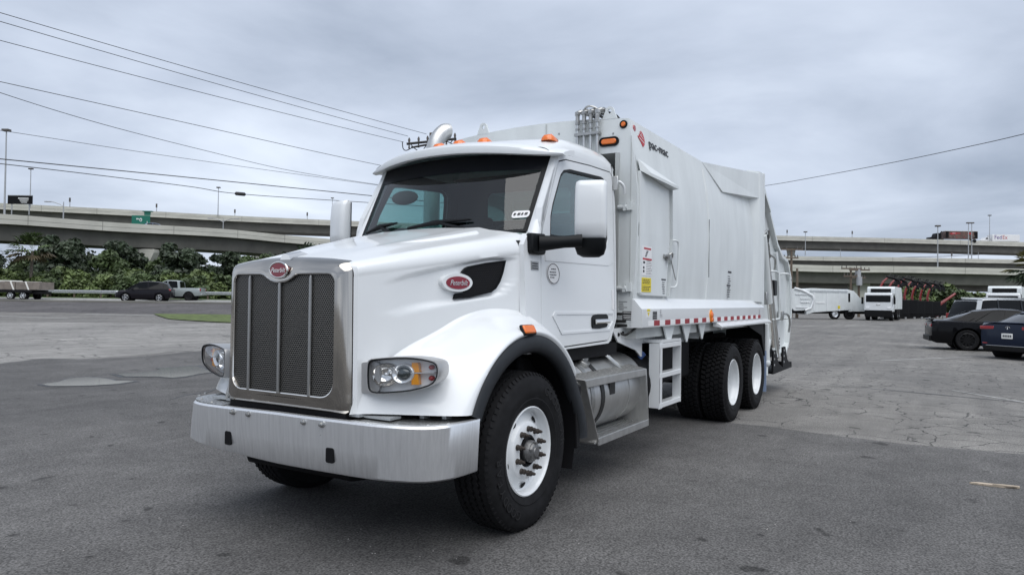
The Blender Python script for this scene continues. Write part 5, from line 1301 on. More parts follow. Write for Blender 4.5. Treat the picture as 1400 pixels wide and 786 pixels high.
for i, (d, l) in enumerate(spots):
    s = (1.02, .92, 1.05, .96, .9, 1.0, .88, .92, .86, .85, 1.0, 1.0, .95, .9, 1.05, 1.0, .86, .75, .9)[i]
    if i < 3: o = tv[i]; o.location = site(d, l); o.scale = (s,) * 3
    else: place(tv[i % 3], site(d, l), s, i * 1.3, TL)
G = 'bright green shrubs along the verge'
SL = 'bright yellow-green shrub in the bank of bushes behind the guardrail'
sv = []
for i in range(3):
    t = thing('shrub', SL, 'shrub', site(76, -50), 0, G)
    lum = make_lumps(70 + i, 1.9, 1.5, .55, 10)
    MB().tube([(0, 0, -.2), (.1, .05, .5), (.3, .1, 1.2)], [.08, .06, .03], n=5).build('stem', 'bark', t)
    link('foliage', leaf_mesh('foliage', lum, 1500, .40, .6, .4, 50 + i), ('leaf_bright', 'leaf_bright', 'leaf_mid')[i], t, smooth=0); sv.append(t)
k = 0
for row, (d, s0) in enumerate(((77.5, .92), (80.5, 1.2), (83.5, 1.45))):
    l = -62 + row * 1.1
    while l < -21:
        s = s0 * random.uniform(.85, 1.15)
        if k < 3: o = sv[k]; o.location = site(d, l); o.scale = (s,) * 3
        else: o = place(sv[k % 3] if row < 2 else sv[(k % 2) + 1], site(d + random.uniform(-.6, .6), l), s, random.uniform(0, 6), SL)
        k += 1; l += 2.9 * s0 * random.uniform(.8, 1.1)
lum = [((l * 1.0, random.uniform(-4, 4), random.uniform(1.0, 7.0)), (3.2, 2.5, 2.2)) for l in range(-46, 47, 2)]
w_ = link('far_wood', leaf_mesh('far_wood', lum + [((x, y + 2, 2.0), r) for (x, y, z), r in lum], 20000, .75, .6, .2, 9), 'leaf_dark', None, smooth=0, loc=site(113, -62)); w_.rotation_euler = (0, 0, RZ + .15); w_['kind'] = 'stuff'
# cabbage palm with dead fronds
def palm(name, label, p, h, R, nf, mats, seed, droop=1.0, w=.10):
    rnd = random.Random(seed); t = thing(name, label, 'palm', p)
    MB().tube([(0, 0, -.3), (.05, 0, h * .5), (0, .05, h)], [.20, .17, .15], n=8).build('trunk', 'bark', t)
    for k in range(nf):
        a = rnd.uniform(0, 2 * PI); e = R_(rnd.uniform(-35, 70)); dead = e < R_(0)
        L = R * rnd.uniform(.75, 1.1); d = Vector((math.cos(a) * math.cos(e), math.sin(a) * math.cos(e), math.sin(e))); sd = d.cross(Vector((0, 0, 1))).normalized()
        b = MB(); mid = Vector((0, 0, h)) + d * L * .55; tip = mid + d * L * .3 - Vector((0, 0, L * .28 * droop))
        b.add([(0, 0, h), mid + sd * .02, mid - sd * .02, tip], [(0, 1, 3, 2)])
        for q in range(9):
            g = R_(-70 + 17.5 * q); dd = (d * math.cos(g) + sd * math.sin(g)); e0 = mid + dd * L * .08; e1 = mid + dd * L * .55 - Vector((0, 0, L * .14 * droop))
            n_ = dd.cross(Vector((0, 0, 1))).normalized() * w * R * .5
            i = len(b.v); b.add([e0, mid + dd * L * .3 + n_, e1, mid + dd * L * .3 - n_], [(0, 1, 2, 3)])
        b.build('frond', mats[1] if dead else mats[0], t, smooth=0)
    return t
palm('cabbage_palm', 'cabbage palm with a brown skirt of dead fronds on the wooded bank', site(79.5, -53.4), 5.1, 2.5, 40, ('leaf_mid', 'leaf_dry'), 5)
palm('yucca_palm', 'olive and grey tufted palm at the right edge of the lot', Vector((-37.650, 7.056, 1.914)), 3.3, 1.3, 26, ('leaf_olive', 'leaf_dark'), 8, .8, .16)
bpy.data.objects['yucca_palm'].location.z = 0
# bushes under the right overpass
G = 'bushes beneath the right overpass'
for i, (x, s) in enumerate(((1250, 1.3), (1268, 1.5), (1286, 1.55), (1304, 1.4), (1322, 1.35), (1342, 1.2), (1395, 1.3))):
    c = place(sv[2] if i % 2 else sv[0], (0, 0, 0), s * 1.25, i * 1.7, 'leafy green bush in the clump beneath the right overpass'); c['group'] = G
    d = 104 + (i % 3) * 3; c.location = site(d, (x - 700) / 978 * d, 0)

# ---- overpasses
def viaduct(name, label, pts, width, fascia, girder, inset, m2='concrete_weathered_shade'):
    t = thing(name, label, 'overpass', (0, 0, 0))
    P_ = smooth_path([Vector(p) for p in pts], 8); n = len(P_)
    def side(i):
        d = (P_[min(i + 1, n - 1)] - P_[max(i - 1, 0)]); d.z = 0; d.normalize(); return Vector((-d.y, d.x, 0)) if Vector((-d.y, d.x, 0)).dot(FH) > 0 else Vector((d.y, -d.x, 0))
    Z = Vector((0, 0, 1)); par, par2, deck, gir = [], [], [], []
    for i, p in enumerate(P_):
        s = side(i)
        par.append([p, p + s * .35, p + s * .45 - Z * fascia, p - Z * fascia - s * .02, p - Z * fascia * .52 - s * .02, p - Z * fascia * .50])
        q = p + s * width
        par2.append([q, q - s * .35, q - s * .45 - Z * fascia, q - Z * fascia])
        deck.append([p + s * .3 - Z * fascia * .8, q - s * .3 - Z * fascia * .8, q - s * .3 - Z * (fascia - .03), p + s * .3 - Z * (fascia - .03)])
        gir.append([p + s * inset - Z * (fascia - .02), p + s * (inset + .5) - Z * (fascia + girder), q - s * (inset + .5) - Z * (fascia + girder), q - s * inset - Z * (fascia - .02)])
    for nm, r, m in (('parapet', par, 'concrete_light'), ('parapet', par2, 'concrete_light'), ('deck', deck, 'concrete_weathered_shade'), ('girder', gir, m2)):
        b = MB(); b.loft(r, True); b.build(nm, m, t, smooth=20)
    for i in range(3, n, 5):
        s = side(i); d = Vector((s.y, -s.x, 0)); q = P_[i] - s * .022
        MB().hexa([q - d * .025, q + d * .025, q + d * .025 - Z * fascia, q - d * .025 - Z * fascia], [q - d * .025 - s * .012, q + d * .025 - s * .012, q + d * .025 - Z * fascia - s * .012, q - d * .025 - Z * fascia - s * .012]).build('expansion_joint', 'concrete_weathered_shade', t, smooth=0)
    b = MB(); b.loft([[P_[i] + side(i) * -.024 - Z * fascia * .505, P_[i] + side(i) * -.024 - Z * fascia * .545] for i in range(n)], closed=False); b.build('parapet_joint', 'concrete_weathered_shade', t, smooth=0)
    return t, P_
def pier(t, p, ztop, w, wb, dpt, z0=0.0):
    b = MB(); x = w / 2
    b.prism([(-x, ztop), (x, ztop), (x, ztop - .5), (wb / 2, ztop - 2.6), (wb / 2, z0 - .5), (-wb / 2, z0 - .5), (-wb / 2, ztop - 2.6), (-x, ztop - .5)], lambda u, v: Vector((p[0], p[1], v)) + RH * u, lambda u, v: Vector((p[0], p[1], v)) + RH * u + FH * dpt)
    return b.build('pier', 'concrete_light', t, smooth=0, bevel=.08)
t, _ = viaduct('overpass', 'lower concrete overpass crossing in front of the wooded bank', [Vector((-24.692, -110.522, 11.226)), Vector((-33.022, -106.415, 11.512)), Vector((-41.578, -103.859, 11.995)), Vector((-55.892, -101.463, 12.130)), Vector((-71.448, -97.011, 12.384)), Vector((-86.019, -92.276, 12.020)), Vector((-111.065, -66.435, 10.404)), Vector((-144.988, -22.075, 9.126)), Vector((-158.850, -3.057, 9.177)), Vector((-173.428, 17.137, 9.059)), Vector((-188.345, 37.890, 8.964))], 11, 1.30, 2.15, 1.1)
for x, p in ((190, Vector((-60.00, -102.53, 8.24))), (-90, Vector((-37.13, -111.33, 8.24))), (620, Vector((-107.83, -77.64, 8.06))), (905, Vector((-132.56, -44.60, 6.46))), (1178, Vector((-157.54, -11.10, 6.31))), (1490, Vector((-186.78, 29.42, 5.91)))):
    pier(t, p, p.z + .3, 4.6 if x < 400 else 3.6, 2.7 if x < 400 else 3.4, 2.2)
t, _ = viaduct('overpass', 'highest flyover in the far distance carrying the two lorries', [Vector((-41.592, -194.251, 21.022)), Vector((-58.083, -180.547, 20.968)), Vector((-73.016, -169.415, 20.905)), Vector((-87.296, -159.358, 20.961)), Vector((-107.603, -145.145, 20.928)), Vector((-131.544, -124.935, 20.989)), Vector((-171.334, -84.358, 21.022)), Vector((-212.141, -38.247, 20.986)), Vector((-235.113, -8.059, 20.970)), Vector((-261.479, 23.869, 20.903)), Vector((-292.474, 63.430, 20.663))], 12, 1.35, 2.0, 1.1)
for x, p in ((1083, Vector((-220.85, -35.54, 18.56))), (860, Vector((-189.09, -74.43, 19.08))), (560, Vector((-146.96, -120.78, 19.26))), (350, Vector((-117.34, -146.51, 18.96))), (-60, Vector((-66.96, -183.37, 18.07))), (1460, Vector((-279.76, 36.58, 18.19)))):
    pier(t, p, p.z + .2, 2.6, 1.7, 1.7)
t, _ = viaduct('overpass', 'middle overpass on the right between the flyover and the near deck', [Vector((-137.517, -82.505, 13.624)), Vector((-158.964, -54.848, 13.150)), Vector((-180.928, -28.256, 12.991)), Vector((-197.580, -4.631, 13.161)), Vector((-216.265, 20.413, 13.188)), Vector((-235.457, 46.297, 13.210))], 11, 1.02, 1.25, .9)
for x, p in ((930, Vector((-167.57, -52.29, 11.47))), (1215, Vector((-199.79, -8.77, 11.14))), (1500, Vector((-234.80, 37.43, 11.02)))):
    pier(t, p, p.z + .2, 3.2, 2.2, 1.8)
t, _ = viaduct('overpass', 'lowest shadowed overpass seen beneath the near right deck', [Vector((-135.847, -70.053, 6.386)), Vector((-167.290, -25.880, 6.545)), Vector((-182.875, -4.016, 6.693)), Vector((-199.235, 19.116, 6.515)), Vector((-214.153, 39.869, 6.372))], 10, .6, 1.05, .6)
for x, p in ((1130, Vector((-176.60, -20.21, 5.09))), (1232, Vector((-186.76, -5.37, 5.17))), (1425, Vector((-207.66, 23.33, 4.97)))):
    pier(t, p, p.z + .2, 1.6, 1.2, 1.4)
# ---- guardrail
gr = thing('guardrail', 'long grey steel guardrail on posts in front of the shrubs', 'guardrail', (0, 0, 0))
b = MB(); rings = []
for l in [-120 + 3 * k for k in range(41)]:
    d, l_ = bend(69.5, l); p = site(d, l_)
    rings.append([p + FH * o + Vector((0, 0, z)) for o, z in ((.03, .42), (-.04, .47), (-.04, .54), (.02, .585), (-.04, .63), (-.04, .70), (.03, .75))])
b.loft(rings, closed=False); b.build('rail', 'galvanised', gr, smooth=30)
pm = None
for k in range(44):
    d, l = bend(69.65, -118 + 2.6 * k); p = site(d, l)
    if pm is None: o = MB().box((0, 0, .30), (.12, .12, .95)).build('post', 'wood_pole', gr, smooth=0); pm = o.data
    else: o = bpy.data.objects.new('post', pm); col.objects.link(o); o.parent = gr
    o.location = p

# ---- overhead wires and their poles
def wire(pts, r, label, sag=.0, name='power_line'):
    pts = [Vector(p) for p in pts]
    if len(pts) == 2:
        a, c = pts; n = 24; q = []
        for k in range(n + 1):
            t = k / n; q.append(a.lerp(c, t) - Vector((0, 0, 4 * sag * t * (1 - t))))
        pts = q
    else: pts = smooth_path(pts, 8)
    b = MB(); b.tube(pts, r, n=5); return tag(b.build(name, 'wire_black', smooth=60), label, 'wire', 'overhead wires crossing the sky')
def far_end(a, c, k): return a + (c - a) * k
def span(a, c, k, r, label, sag=.1): wire([a, far_end(a, c, k)], r, label, sag)
span(Vector((-27.310, -21.304, 10.716)), Vector((-7.005, -23.160, 10.841)), 1.25, .0125, 'topmost of the overhead wires at the upper left, running to the pole crossarm')
span(Vector((-26.783, -22.178, 10.580)), Vector((-7.202, -23.612, 10.704)), 1.25, .0125, 'second overhead wire from the top at the upper left')
span(Vector((-26.663, -22.387, 10.250)), Vector((-7.644, -24.628, 10.385)), 1.25, .0125, 'third overhead wire from the top at the upper left')
wire([Vector((-6.120, -27.362, 9.563)), Vector((-8.680, -26.999, 9.502)), Vector((-15.782, -26.855, 9.586)), Vector((-25.158, -24.903, 9.251)), Vector((-32.196, -22.946, 9.009))], .014, 'thin overhead wire below the top three at the left')
wire([Vector((-8.190, -33.542, 11.257)), Vector((-12.040, -34.914, 11.042)), Vector((-17.915, -36.799, 11.033)), Vector((-25.941, -38.986, 11.252)), Vector((-33.870, -39.413, 11.180)), Vector((-43.345, -37.286, 11.126)), Vector((-49.927, -34.147, 11.022))], .017, 'steeply sagging overhead wire that crosses the thin one at the left')
wire([Vector((-11.153, -42.186, 10.496)), Vector((-15.436, -42.825, 10.837)), Vector((-26.149, -42.506, 11.169)), Vector((-40.853, -37.544, 11.008)), Vector((-48.286, -33.005, 10.735))], .015, 'faint overhead wire passing the top of the tall lamp post')
wire([Vector((-7.791, -34.319, 7.535)), Vector((-12.106, -34.906, 7.897)), Vector((-20.920, -33.856, 8.312)), Vector((-31.851, -29.326, 8.357)), Vector((-38.452, -26.152, 8.322))], .026, 'thick dark cable, the upper of the two lowest at the left')
c8 = wire([Vector((-7.595, -33.688, 7.194)), Vector((-11.630, -33.775, 7.491)), Vector((-20.930, -33.855, 7.809)), Vector((-23.990, -32.670, 7.655)), Vector((-31.108, -28.640, 7.758)), Vector((-37.637, -25.580, 7.932))], .020, 'lowest overhead cable at the left, carrying a black splice case')
a, c = Vector((-23.589, -32.754, 7.647)), Vector((-24.259, -32.612, 7.665))
tag(MB().tube([a, a.lerp(c, .12), a.lerp(c, .88), c], [.04, .11, .11, .04], n=10).build('splice_case', 'wire_black', smooth=40), 'black splice case hanging on the lowest cable', 'splice case')
wire([Vector((-94.338, -64.968, 14.231)), Vector((-70.760, -26.750, 12.201)), Vector((-57.381, -10.264, 11.177)), Vector((-54.272, -5.749, 11.073)), Vector((-47.599, 0.594, 10.646)), Vector((-41.963, 4.791, 10.236)), Vector((-37.289, 6.709, 9.711)), Vector((-31.723, 9.085, 9.160))], .020, 'single overhead wire rising to the right from behind the tailgate')
wire([Vector((-211.397, -6.892, 13.988)), Vector((-217.428, 3.075, 14.431)), Vector((-223.453, 13.041, 15.165))], .07, 'faint far wire between the middle overpass and the flyover')
up0 = Vector((-28.501, -21.577, 1.039)); up0.z = 0
t = thing('utility_pole', 'wooden utility pole whose crossarms show on both sides of the exhaust stack', 'utility pole', up0)
def loc_of(p): return Vector(p) - up0
top = loc_of(Vector((-28.250, -21.675, 11.012)))
MB().tube([(0, 0, -.3), (top.x * .5, top.y * .5, top.z * .5), top], [.17, .15, .12], n=10).build('pole', 'wood_pole', t, smooth=60)
A, B_ = loc_of(Vector((-27.525, -22.892, 10.365))), loc_of(Vector((-28.995, -20.455, 10.695)))
b = MB(); b.tube([A, B_], .075, n=6); b.tube([loc_of(Vector((-27.348, -22.420, 10.075))), loc_of(Vector((-28.415, -20.646, 10.475)))], .06, n=6); b.build('crossarm', 'wire_black', t, smooth=0)
for x, y in ((559, 191), (571, 188), (583, 188), (611, 186), (575, 195), (603, 193)):
    pass
for q in (.05, .24, .42, .80, .97):
    p = A.lerp(B_, q); b = MB(); b.tube([p, p + Vector((0, 0, .22)), p + Vector((0, 0, .34))], [.04, .075, .03], n=7); b.tube([p - Vector((0, 0, .02)), p - Vector((0, 0, .28))], [.03, .06], n=7); b.build('insulator', 'pole_dark', t, smooth=30)
for pts in ([(550, 194), (551, 204), (556, 207), (561, 204)], [(557, 189), (564, 196), (572, 203), (578, 205), (584, 200)], [(613, 190), (620, 195), (627, 198)], [(616, 196), (618, 193), (623, 193), (625, 199)]):
    pass
b = MB()
for P3 in ([Vector((-27.392, -23.107, 10.487)), Vector((-27.421, -23.070, 10.111)), Vector((-27.511, -22.927, 9.987)), Vector((-27.660, -22.676, 10.117))], [Vector((-27.222, -22.428, 10.301)), Vector((-27.401, -22.144, 9.974)), Vector((-27.575, -21.860, 9.854)), Vector((-27.718, -21.613, 10.189))], [Vector((-28.649, -21.028, 10.603)), Vector((-28.827, -20.741, 10.439)), Vector((-29.026, -20.418, 10.277))], [Vector((-28.665, -20.623, 10.396)), Vector((-28.727, -20.516, 10.564)), Vector((-28.836, -20.338, 10.525)), Vector((-28.885, -20.265, 10.235))]):
    b.tube(smooth_path([loc_of(p) for p in P3], 4), .028, n=5)
b.build('jumper_wire', 'wire_black', t, smooth=60)['kind'] = 'stuff'

# ---- lamp posts, masts, signs on the overpasses
def mast(p, h, r, label, group=None, head='box', name='lamp_post', m='pole_grey'):
    t = thing(name, label, 'lamp post' if name == 'lamp_post' else 'post', p, RZ, group)
    MB().tube([(0, 0, -.2), (0, 0, h)], [r, r * .6], n=7).build('pole', m, t, smooth=60)
    if head == 'box': MB().box((0, 0, h), (r * 7, r * 5, r * 2.2)).build('lamp_head', 'pole_dark', t, bevel=.02)
    if head == 'panel': MB().box((0, -.05, h), (.35, .12, .9)).build('marker_panel', 'pole_dark', t)
    if head in ('arm', 'arms'):
        for s in ((-1,) if head == 'arm' else (-1, 1)):
            MB().tube(smooth_path([(0, 0, h * .72), (s * .5, 0, h * .84), (s * 1.4, 0, h * .98), (s * 1.9, 0, h)], 4), .06, n=6).build('arm', m, t, smooth=60)
            MB().box((s * 2.2, 0, h), (.8, .25, .14)).build('lamp_head', m, t, bevel=.03)
    return t
mast(Vector((-42.364, -104.486, 12.162)), 11.2, .13, 'tall grey lamp post on the near left overpass, reaching above the billboard')
mast(Vector((-71.329, -160.663, 19.579)), 8.0, .12, 'slim lamp post standing in front of the black billboard')
mast(Vector((-47.526, -99.838, 11.887)), 2.2, .09, 'short single-arm lamp on the near left overpass', head='arm')
mast(Vector((-79.916, -161.892, 20.816)), 1.4, .10, 'small dark marker post on the far left flyover, nearest the single-arm lamp', head='panel')
mast(Vector((-95.814, -154.952, 20.926)), 1.5, .10, 'small dark marker post on the far left flyover beside the green sign', head='panel')
mast(Vector((-105.862, -146.091, 20.876)), 6.6, .12, 'thin mast on the far left flyover, the tallest near the middle of it')
mast(Vector((-72.433, -99.249, 12.257)), 2.1, .08, 'short double-arm lamp on the near left overpass', head='arms')
mast(Vector((-110.589, -146.028, 20.300)), 2.0, .10, 'small lamp post with a panel head just right of the tall thin mast', head='panel')
mast(Vector((-127.326, -129.962, 21.075)), 5.6, .10, 'thin mast showing beside the passenger mirror of the truck')
mast(Vector((-123.344, -134.610, 20.886)), 1.5, .10, 'small dark marker post just left of the passenger mirror', head='panel')
mast(Vector((-214.738, -35.902, 20.693)), 1.6, .10, 'small dark marker post on the right flyover near the tailgate', head='panel')
mast(Vector((-198.401, -28.324, 14.439)), 6.0, .12, 'thin mast left of the middle on the right middle overpass, behind the wood pole')
mast(Vector((-190.135, -18.840, 13.375)), 1.8, .07, 'short thin post on the middle overpass')
mast(Vector((-226.746, -19.939, 20.911)), 1.5, .11, 'small dark marker post in the middle of the right flyover', head='panel')
mast(Vector((-163.199, 2.185, 9.017)), 8.4, .13, 'grey lamp post on the near right overpass, crossing the flyover behind the black tractor')
mast(Vector((-207.831, 8.425, 13.126)), 9.0, .13, 'left one of a pair of tall white masts in front of the red trailer')
mast(Vector((-208.258, 9.129, 13.137)), 9.0, .13, 'right one of a pair of tall white masts in front of the red trailer')
mast(Vector((-210.303, 10.577, 13.223)), 1.9, .08, 'thin post on the middle overpass right of the paired masts')
mast(Vector((-205.647, 4.824, 13.254)), 1.0, .10, 'small dark post on the middle overpass between the lamp post and the paired masts', head='panel')
mast(Vector((-259.676, 15.109, 21.033)), 8.2, .12, 'slim mast on the right flyover just left of the white trailer')
def flat_sign(name, label, cat, p0, p1, ztop_p, m, post=True):
    # upright panel between two ground-plan points
    a, c = Vector(p0), Vector(p1); w = Vector((c.x - a.x, c.y - a.y, 0)); h = ztop_p.z - a.z
    t = thing(name, label, cat, (a.x, a.y, a.z), math.atan2(w.y, w.x))
    MB().bx(0, w.length, -.06, .06, 0, h).build('panel', m, t, smooth=0, bevel=.02)
    if post:
        for k in (.15, .85): MB().bx(w.length * k - .08, w.length * k + .08, .06, .2, -2.2, h * .9).build('post', 'pole_grey', t, smooth=0)
    return t, w.length, h
t, w, h = flat_sign('billboard', 'black billboard with a few lines of white print on the far left overpass', 'billboard', Vector((-68.406, -163.543, 20.008)), Vector((-71.093, -159.113, 19.847)), Vector((-68.369, -163.548, 21.759)), 'machine_black')
for x0, x1, z in ((.42, .84, .66), (.48, .84, .48), (.50, .80, .34), (.55, .78, .2)):
    MB().bx(w * x0, w * x1, -.075, -.06, h * z - .05, h * z + (.16 if z > .6 else .06)).build('print_line', 'label_white', t, smooth=0)
b = MB(); b.bx(0, w, -.08, .08, h, h + .12); b.build('frame', 'pole_grey', t, smooth=0)
t, w, h = flat_sign('road_sign', 'green highway sign with an exit tab behind the near left overpass', 'road sign', Vector((-70.892, -122.962, 14.094)), Vector((-72.618, -120.119, 13.938)), Vector((-70.855, -122.966, 15.888)), 'sign_green')
MB().bx(w * .68, w * 1.02, -.06, .06, h + .05, h + .62).build('exit_tab', 'sign_green', t, smooth=0)
MB().bx(w * .60, w * 1.12, -.25, .35, h + .66, h + .84).build('sign_lamp', 'sign_green', t, smooth=0, bevel=.04)
MB().prism(oval(w * .5, h * .56, .50, .66, 16), lambda u, v: (u, -.075, v), lambda u, v: (u, -.06, v)).build('route_shield', 'label_white', t, smooth=0)
MB().prism(oval(w * .5, h * .54, .26, .34, 12), lambda u, v: (u, -.085, v), lambda u, v: (u, -.075, v)).build('shield_centre', 'sign_green', t, smooth=0)
for x0, x1, z0, z1 in ((.26, .34, .58, .72), (.36, .40, .58, .70), (.84, .87, .12, .42), (.80, .92, .08, .14)):
    MB().bx(w * x0, w * x1, -.075, -.06, h * z0, h * z1).build('sign_legend', 'label_white', t, smooth=0)
# wooden poles on the right
def wood_pole(p, top, label, arms=True):
    p = Vector((p.x, p.y, 0)); t = thing('utility_pole', label, 'utility pole', p, RZ)
    MB().tube([(0, 0, -.3), (0, 0, top)], [.17, .12], n=8).build('pole', 'wood_pole', t, smooth=60)
    if arms:
        for z, w0, w1 in ((top - .1, -1.2, 1.2), (top - 1.0, -.9, .7)):
            MB().bx(w0, w1, -.18, -.10, z - .07, z + .07).build('crossarm', 'wood_pole', t, smooth=0)
            for x in (w0 + .08, w0 * .5, w1 * .5, w1 - .08): MB().tube([(x, -.14, z + .05), (x, -.14, z + .32)], [.06, .04], n=6).build('insulator', 'pole_dark', t)
    return t
wood_pole(Vector((-78.282, -10.856, 0.286)), Vector((-78.132, -10.874, 7.461)).z, 'brown wooden pole with crossarms right beside the tailgate')
wood_pole(Vector((-74.364, -9.600, 0.359)), Vector((-74.264, -9.612, 5.124)).z, 'short dark wooden post next to the crossarm pole', False)
t = wood_pole(Vector((-88.255, -5.977, 0.279)), Vector((-88.185, -5.918, 5.775)).z, 'left wooden pole of the transformer pair behind the white trucks')
b = MB(); b.tube([(.9, .1, 4.6), (.9, .1, 5.6)], .32, n=10); b.build('transformer', 'pole_grey', t, smooth=40)
t = wood_pole(Vector((-88.744, -5.169, 0.292)), Vector((-88.633, -5.183, 5.615)).z, 'right wooden pole of the transformer pair behind the white trucks')
b = MB(); b.tube([(-.1, -.3, 3.7), (-.1, -.3, 4.7)], .32, n=10); b.build('transformer', 'pole_grey', t, smooth=40)

# ---- cars
def car_wheel(t, x, s, y, r, rim, w=.22, spokes=5, rimr=.68):
    b = MB(); b.lathe([(r * .66, .0), (r * .72, .012), (r * .9, .010), (r * .98, -.02), (r, -.06), (r, -w + .05), (r * .95, -w), (r * .6, -w)], (0, 0, 0), 'y', 28)
    o = b.build('wheel', 'rubber', t, smooth=40); o.location = (x, s * y, r); o.rotation_euler = (0, 0, 0 if s > 0 else PI)
    b = MB(); b.lathe([(r * rimr, .002), (r * (rimr - .05), .004), (r * (rimr - .10), -.05), (r * .3, -.06), (0.001, -.06)], (0, 0, 0), 'y', 28); b.build('rim_well', 'alloy_black', o, smooth=40)
    b = MB(); b.lathe([(r * (rimr + .01), .004), (r * (rimr - .03), .014), (r * (rimr - .06), .004)], (0, 0, 0), 'y', 28)
    for k in range(spokes):
        a = 2 * PI * k / spokes; c, d = math.cos(a), math.sin(a)
        b.box((c * r * .36, .0, d * r * .36), (r * .60, .02, r * .14), Matrix.Rotation(-a, 3, 'Y'))
    b.lathe([(r * .14, -.02), (r * .13, .012), (.001, .014)], (0, 0, 0), 'y', 14); b.build('rim', rim, o, smooth=40)
def car(name, label, cat, p, ang, S, group=None):
    """ang: heading in degrees clockwise from the camera axis; S: table of the body's stations"""
    h = FH * math.cos(R_(ang)) + RH * math.sin(R_(ang))
    t = thing(name, label, cat, p, math.atan2(h.y, h.x), group)
    # body: stations (x, z_bottom, z_top, half width)
    wb, r = S['wheels'], S['r']
    def arch(x, zb):
        for wx in wb:
            if abs(x - wx) < r * 1.16: return max(zb, r + math.sqrt((r * 1.16) ** 2 - (x - wx) ** 2))
        return zb
    st = S['body']; xs = []
    for a, c in zip(st, st[1:]):
        k = max(1, int(abs(c[0] - a[0]) / .09))
        for i in range(k): xs.append(lerp(a[0], c[0], i / k))
    xs.append(st[-1][0])
    tab = lambda j: sorted((q[0], q[j]) for q in st)
    zb_, zt_, w_ = tab(1), tab(2), tab(3)
    b = MB(); rings = []
    for x in xs:
        zb, zt, w = arch(x, interp(zb_, x)), interp(zt_, x), interp(w_, x)
        zl = interp(zb_, x); zm = lerp(interp(zb_, x), zt, .52)
        zb2 = min(zb, zt - .10); rock = max(zb2, zl + .12)
        half = [(w * .55, zl if zb == zl else zb2), (w * .93, zb2), (w * .985, max(zb2 + .004, zl + .14)), (w, max(zb2 + .008, zm)), (w * .985, max(zb2 + .012, lerp(zm, zt, .55))), (w * .955, zt - .045), (w * .90, zt - .008), (w * .72, zt + .012), (0, zt + .022)]
        rings.append([(x, y, z) for y, z in half] + [(x, -y, z) for y, z in half[::-1][1:]])
    b.loft(rings, True); b.build('body', S['paint'], t, smooth=38)
    b = MB()
    for wx in wb: b.lathe([(r * 1.14, -.02), (r * 1.14, -.5), (.05, -.5)], (wx, interp(w_, wx), r), 'y', 24); b.lathe([(r * 1.14, .02), (r * 1.14, .5), (.05, .5)], (wx, -interp(w_, wx), r), 'y', 24)
    b.bx(min(wb) - .4, max(wb) + .4, -.6, .6, .16, .5); b.build('underbody', 'frame_black', t)
    # greenhouse: stations (x, z_base, z_roof, half width at base, half width at roof)
    g = S['glass']; rings = []
    for x, z0, z1, w0, w1 in g: rings.append([(x, w0, z0), (x, lerp(w0, w1, .55), lerp(z0, z1, .5)), (x, w1 + .015, z1 - .03), (x, w1 - .08, z1), (x, 0, z1 + .015), (x, -w1 + .08, z1), (x, -w1 - .015, z1 - .03), (x, -lerp(w0, w1, .55), lerp(z0, z1, .5)), (x, -w0, z0)])
    b = MB(); b.loft(rings, True); b.build('windows', S.get('glassmat', 'dark_glass'), t, smooth=30)
    roof = S['roof']; rings = []
    for x in [lerp(roof[0], roof[1], k / 8) for k in range(9)]:
        z1 = interp(sorted((q[0], q[2]) for q in g), x) + .012; w1 = interp(sorted((q[0], q[4]) for q in g), x)
        rings.append([(x, w1 + .03, z1 - .055), (x, w1 + .012, z1 - .022), (x, w1 - .08, z1 + .006), (x, 0, z1 + .024), (x, -w1 + .08, z1 + .006), (x, -w1 - .012, z1 - .022), (x, -w1 - .03, z1 - .055), (x, 0, z1 - .06)])
    b = MB(); b.loft(rings, True); b.build('roof', S.get('roofpaint', S['paint']), t, smooth=40)
    gz = sorted((q[0], q[1]) for q in g); gr_ = sorted((q[0], q[2]) for q in g); g0 = sorted((q[0], q[3]) for q in g); g1 = sorted((q[0], q[4]) for q in g)
    for xb, xt, wd, *pm in S['pillars']:
        for s in (1, -1):
            rings = []
            for k in range(4):
                q = k / 3; x = lerp(xb, xt, q); za, zc = interp(gz, xb), interp(gr_, xt) - .03
                z = lerp(za, zc, q); y = lerp(interp(g0, xb), interp(g1, xt) + .02, q) + .012
                rings.append([(x - wd / 2, s * y, z), (x + wd / 2, s * y, z), (x + wd / 2, s * (y - .05), z), (x - wd / 2, s * (y - .05), z)])
            b = MB(); b.loft(rings, True); b.build('pillar', pm[0] if pm else S['paint'], t, smooth=20)
    for wx in wb:
        for s in (1, -1): car_wheel(t, wx, s, interp(w_, wx) - .015, r, S['rim'], spokes=S.get('spokes', 5))
    for nm, m, lo, hi in S.get('boxes', ()):
        b = MB(); b.bx(lo[0], hi[0], lo[1], hi[1], lo[2], hi[2]); b.build(nm, m, t, bevel=.015)
        if lo[1] > .05 or hi[1] < -.05:
            b = MB(); b.bx(lo[0], hi[0], -hi[1], -lo[1], lo[2], hi[2]); b.build(nm, m, t, bevel=.015)
    return t
def ground_pt(px, D): return site(D, (px - 700) / 978.18 * D)
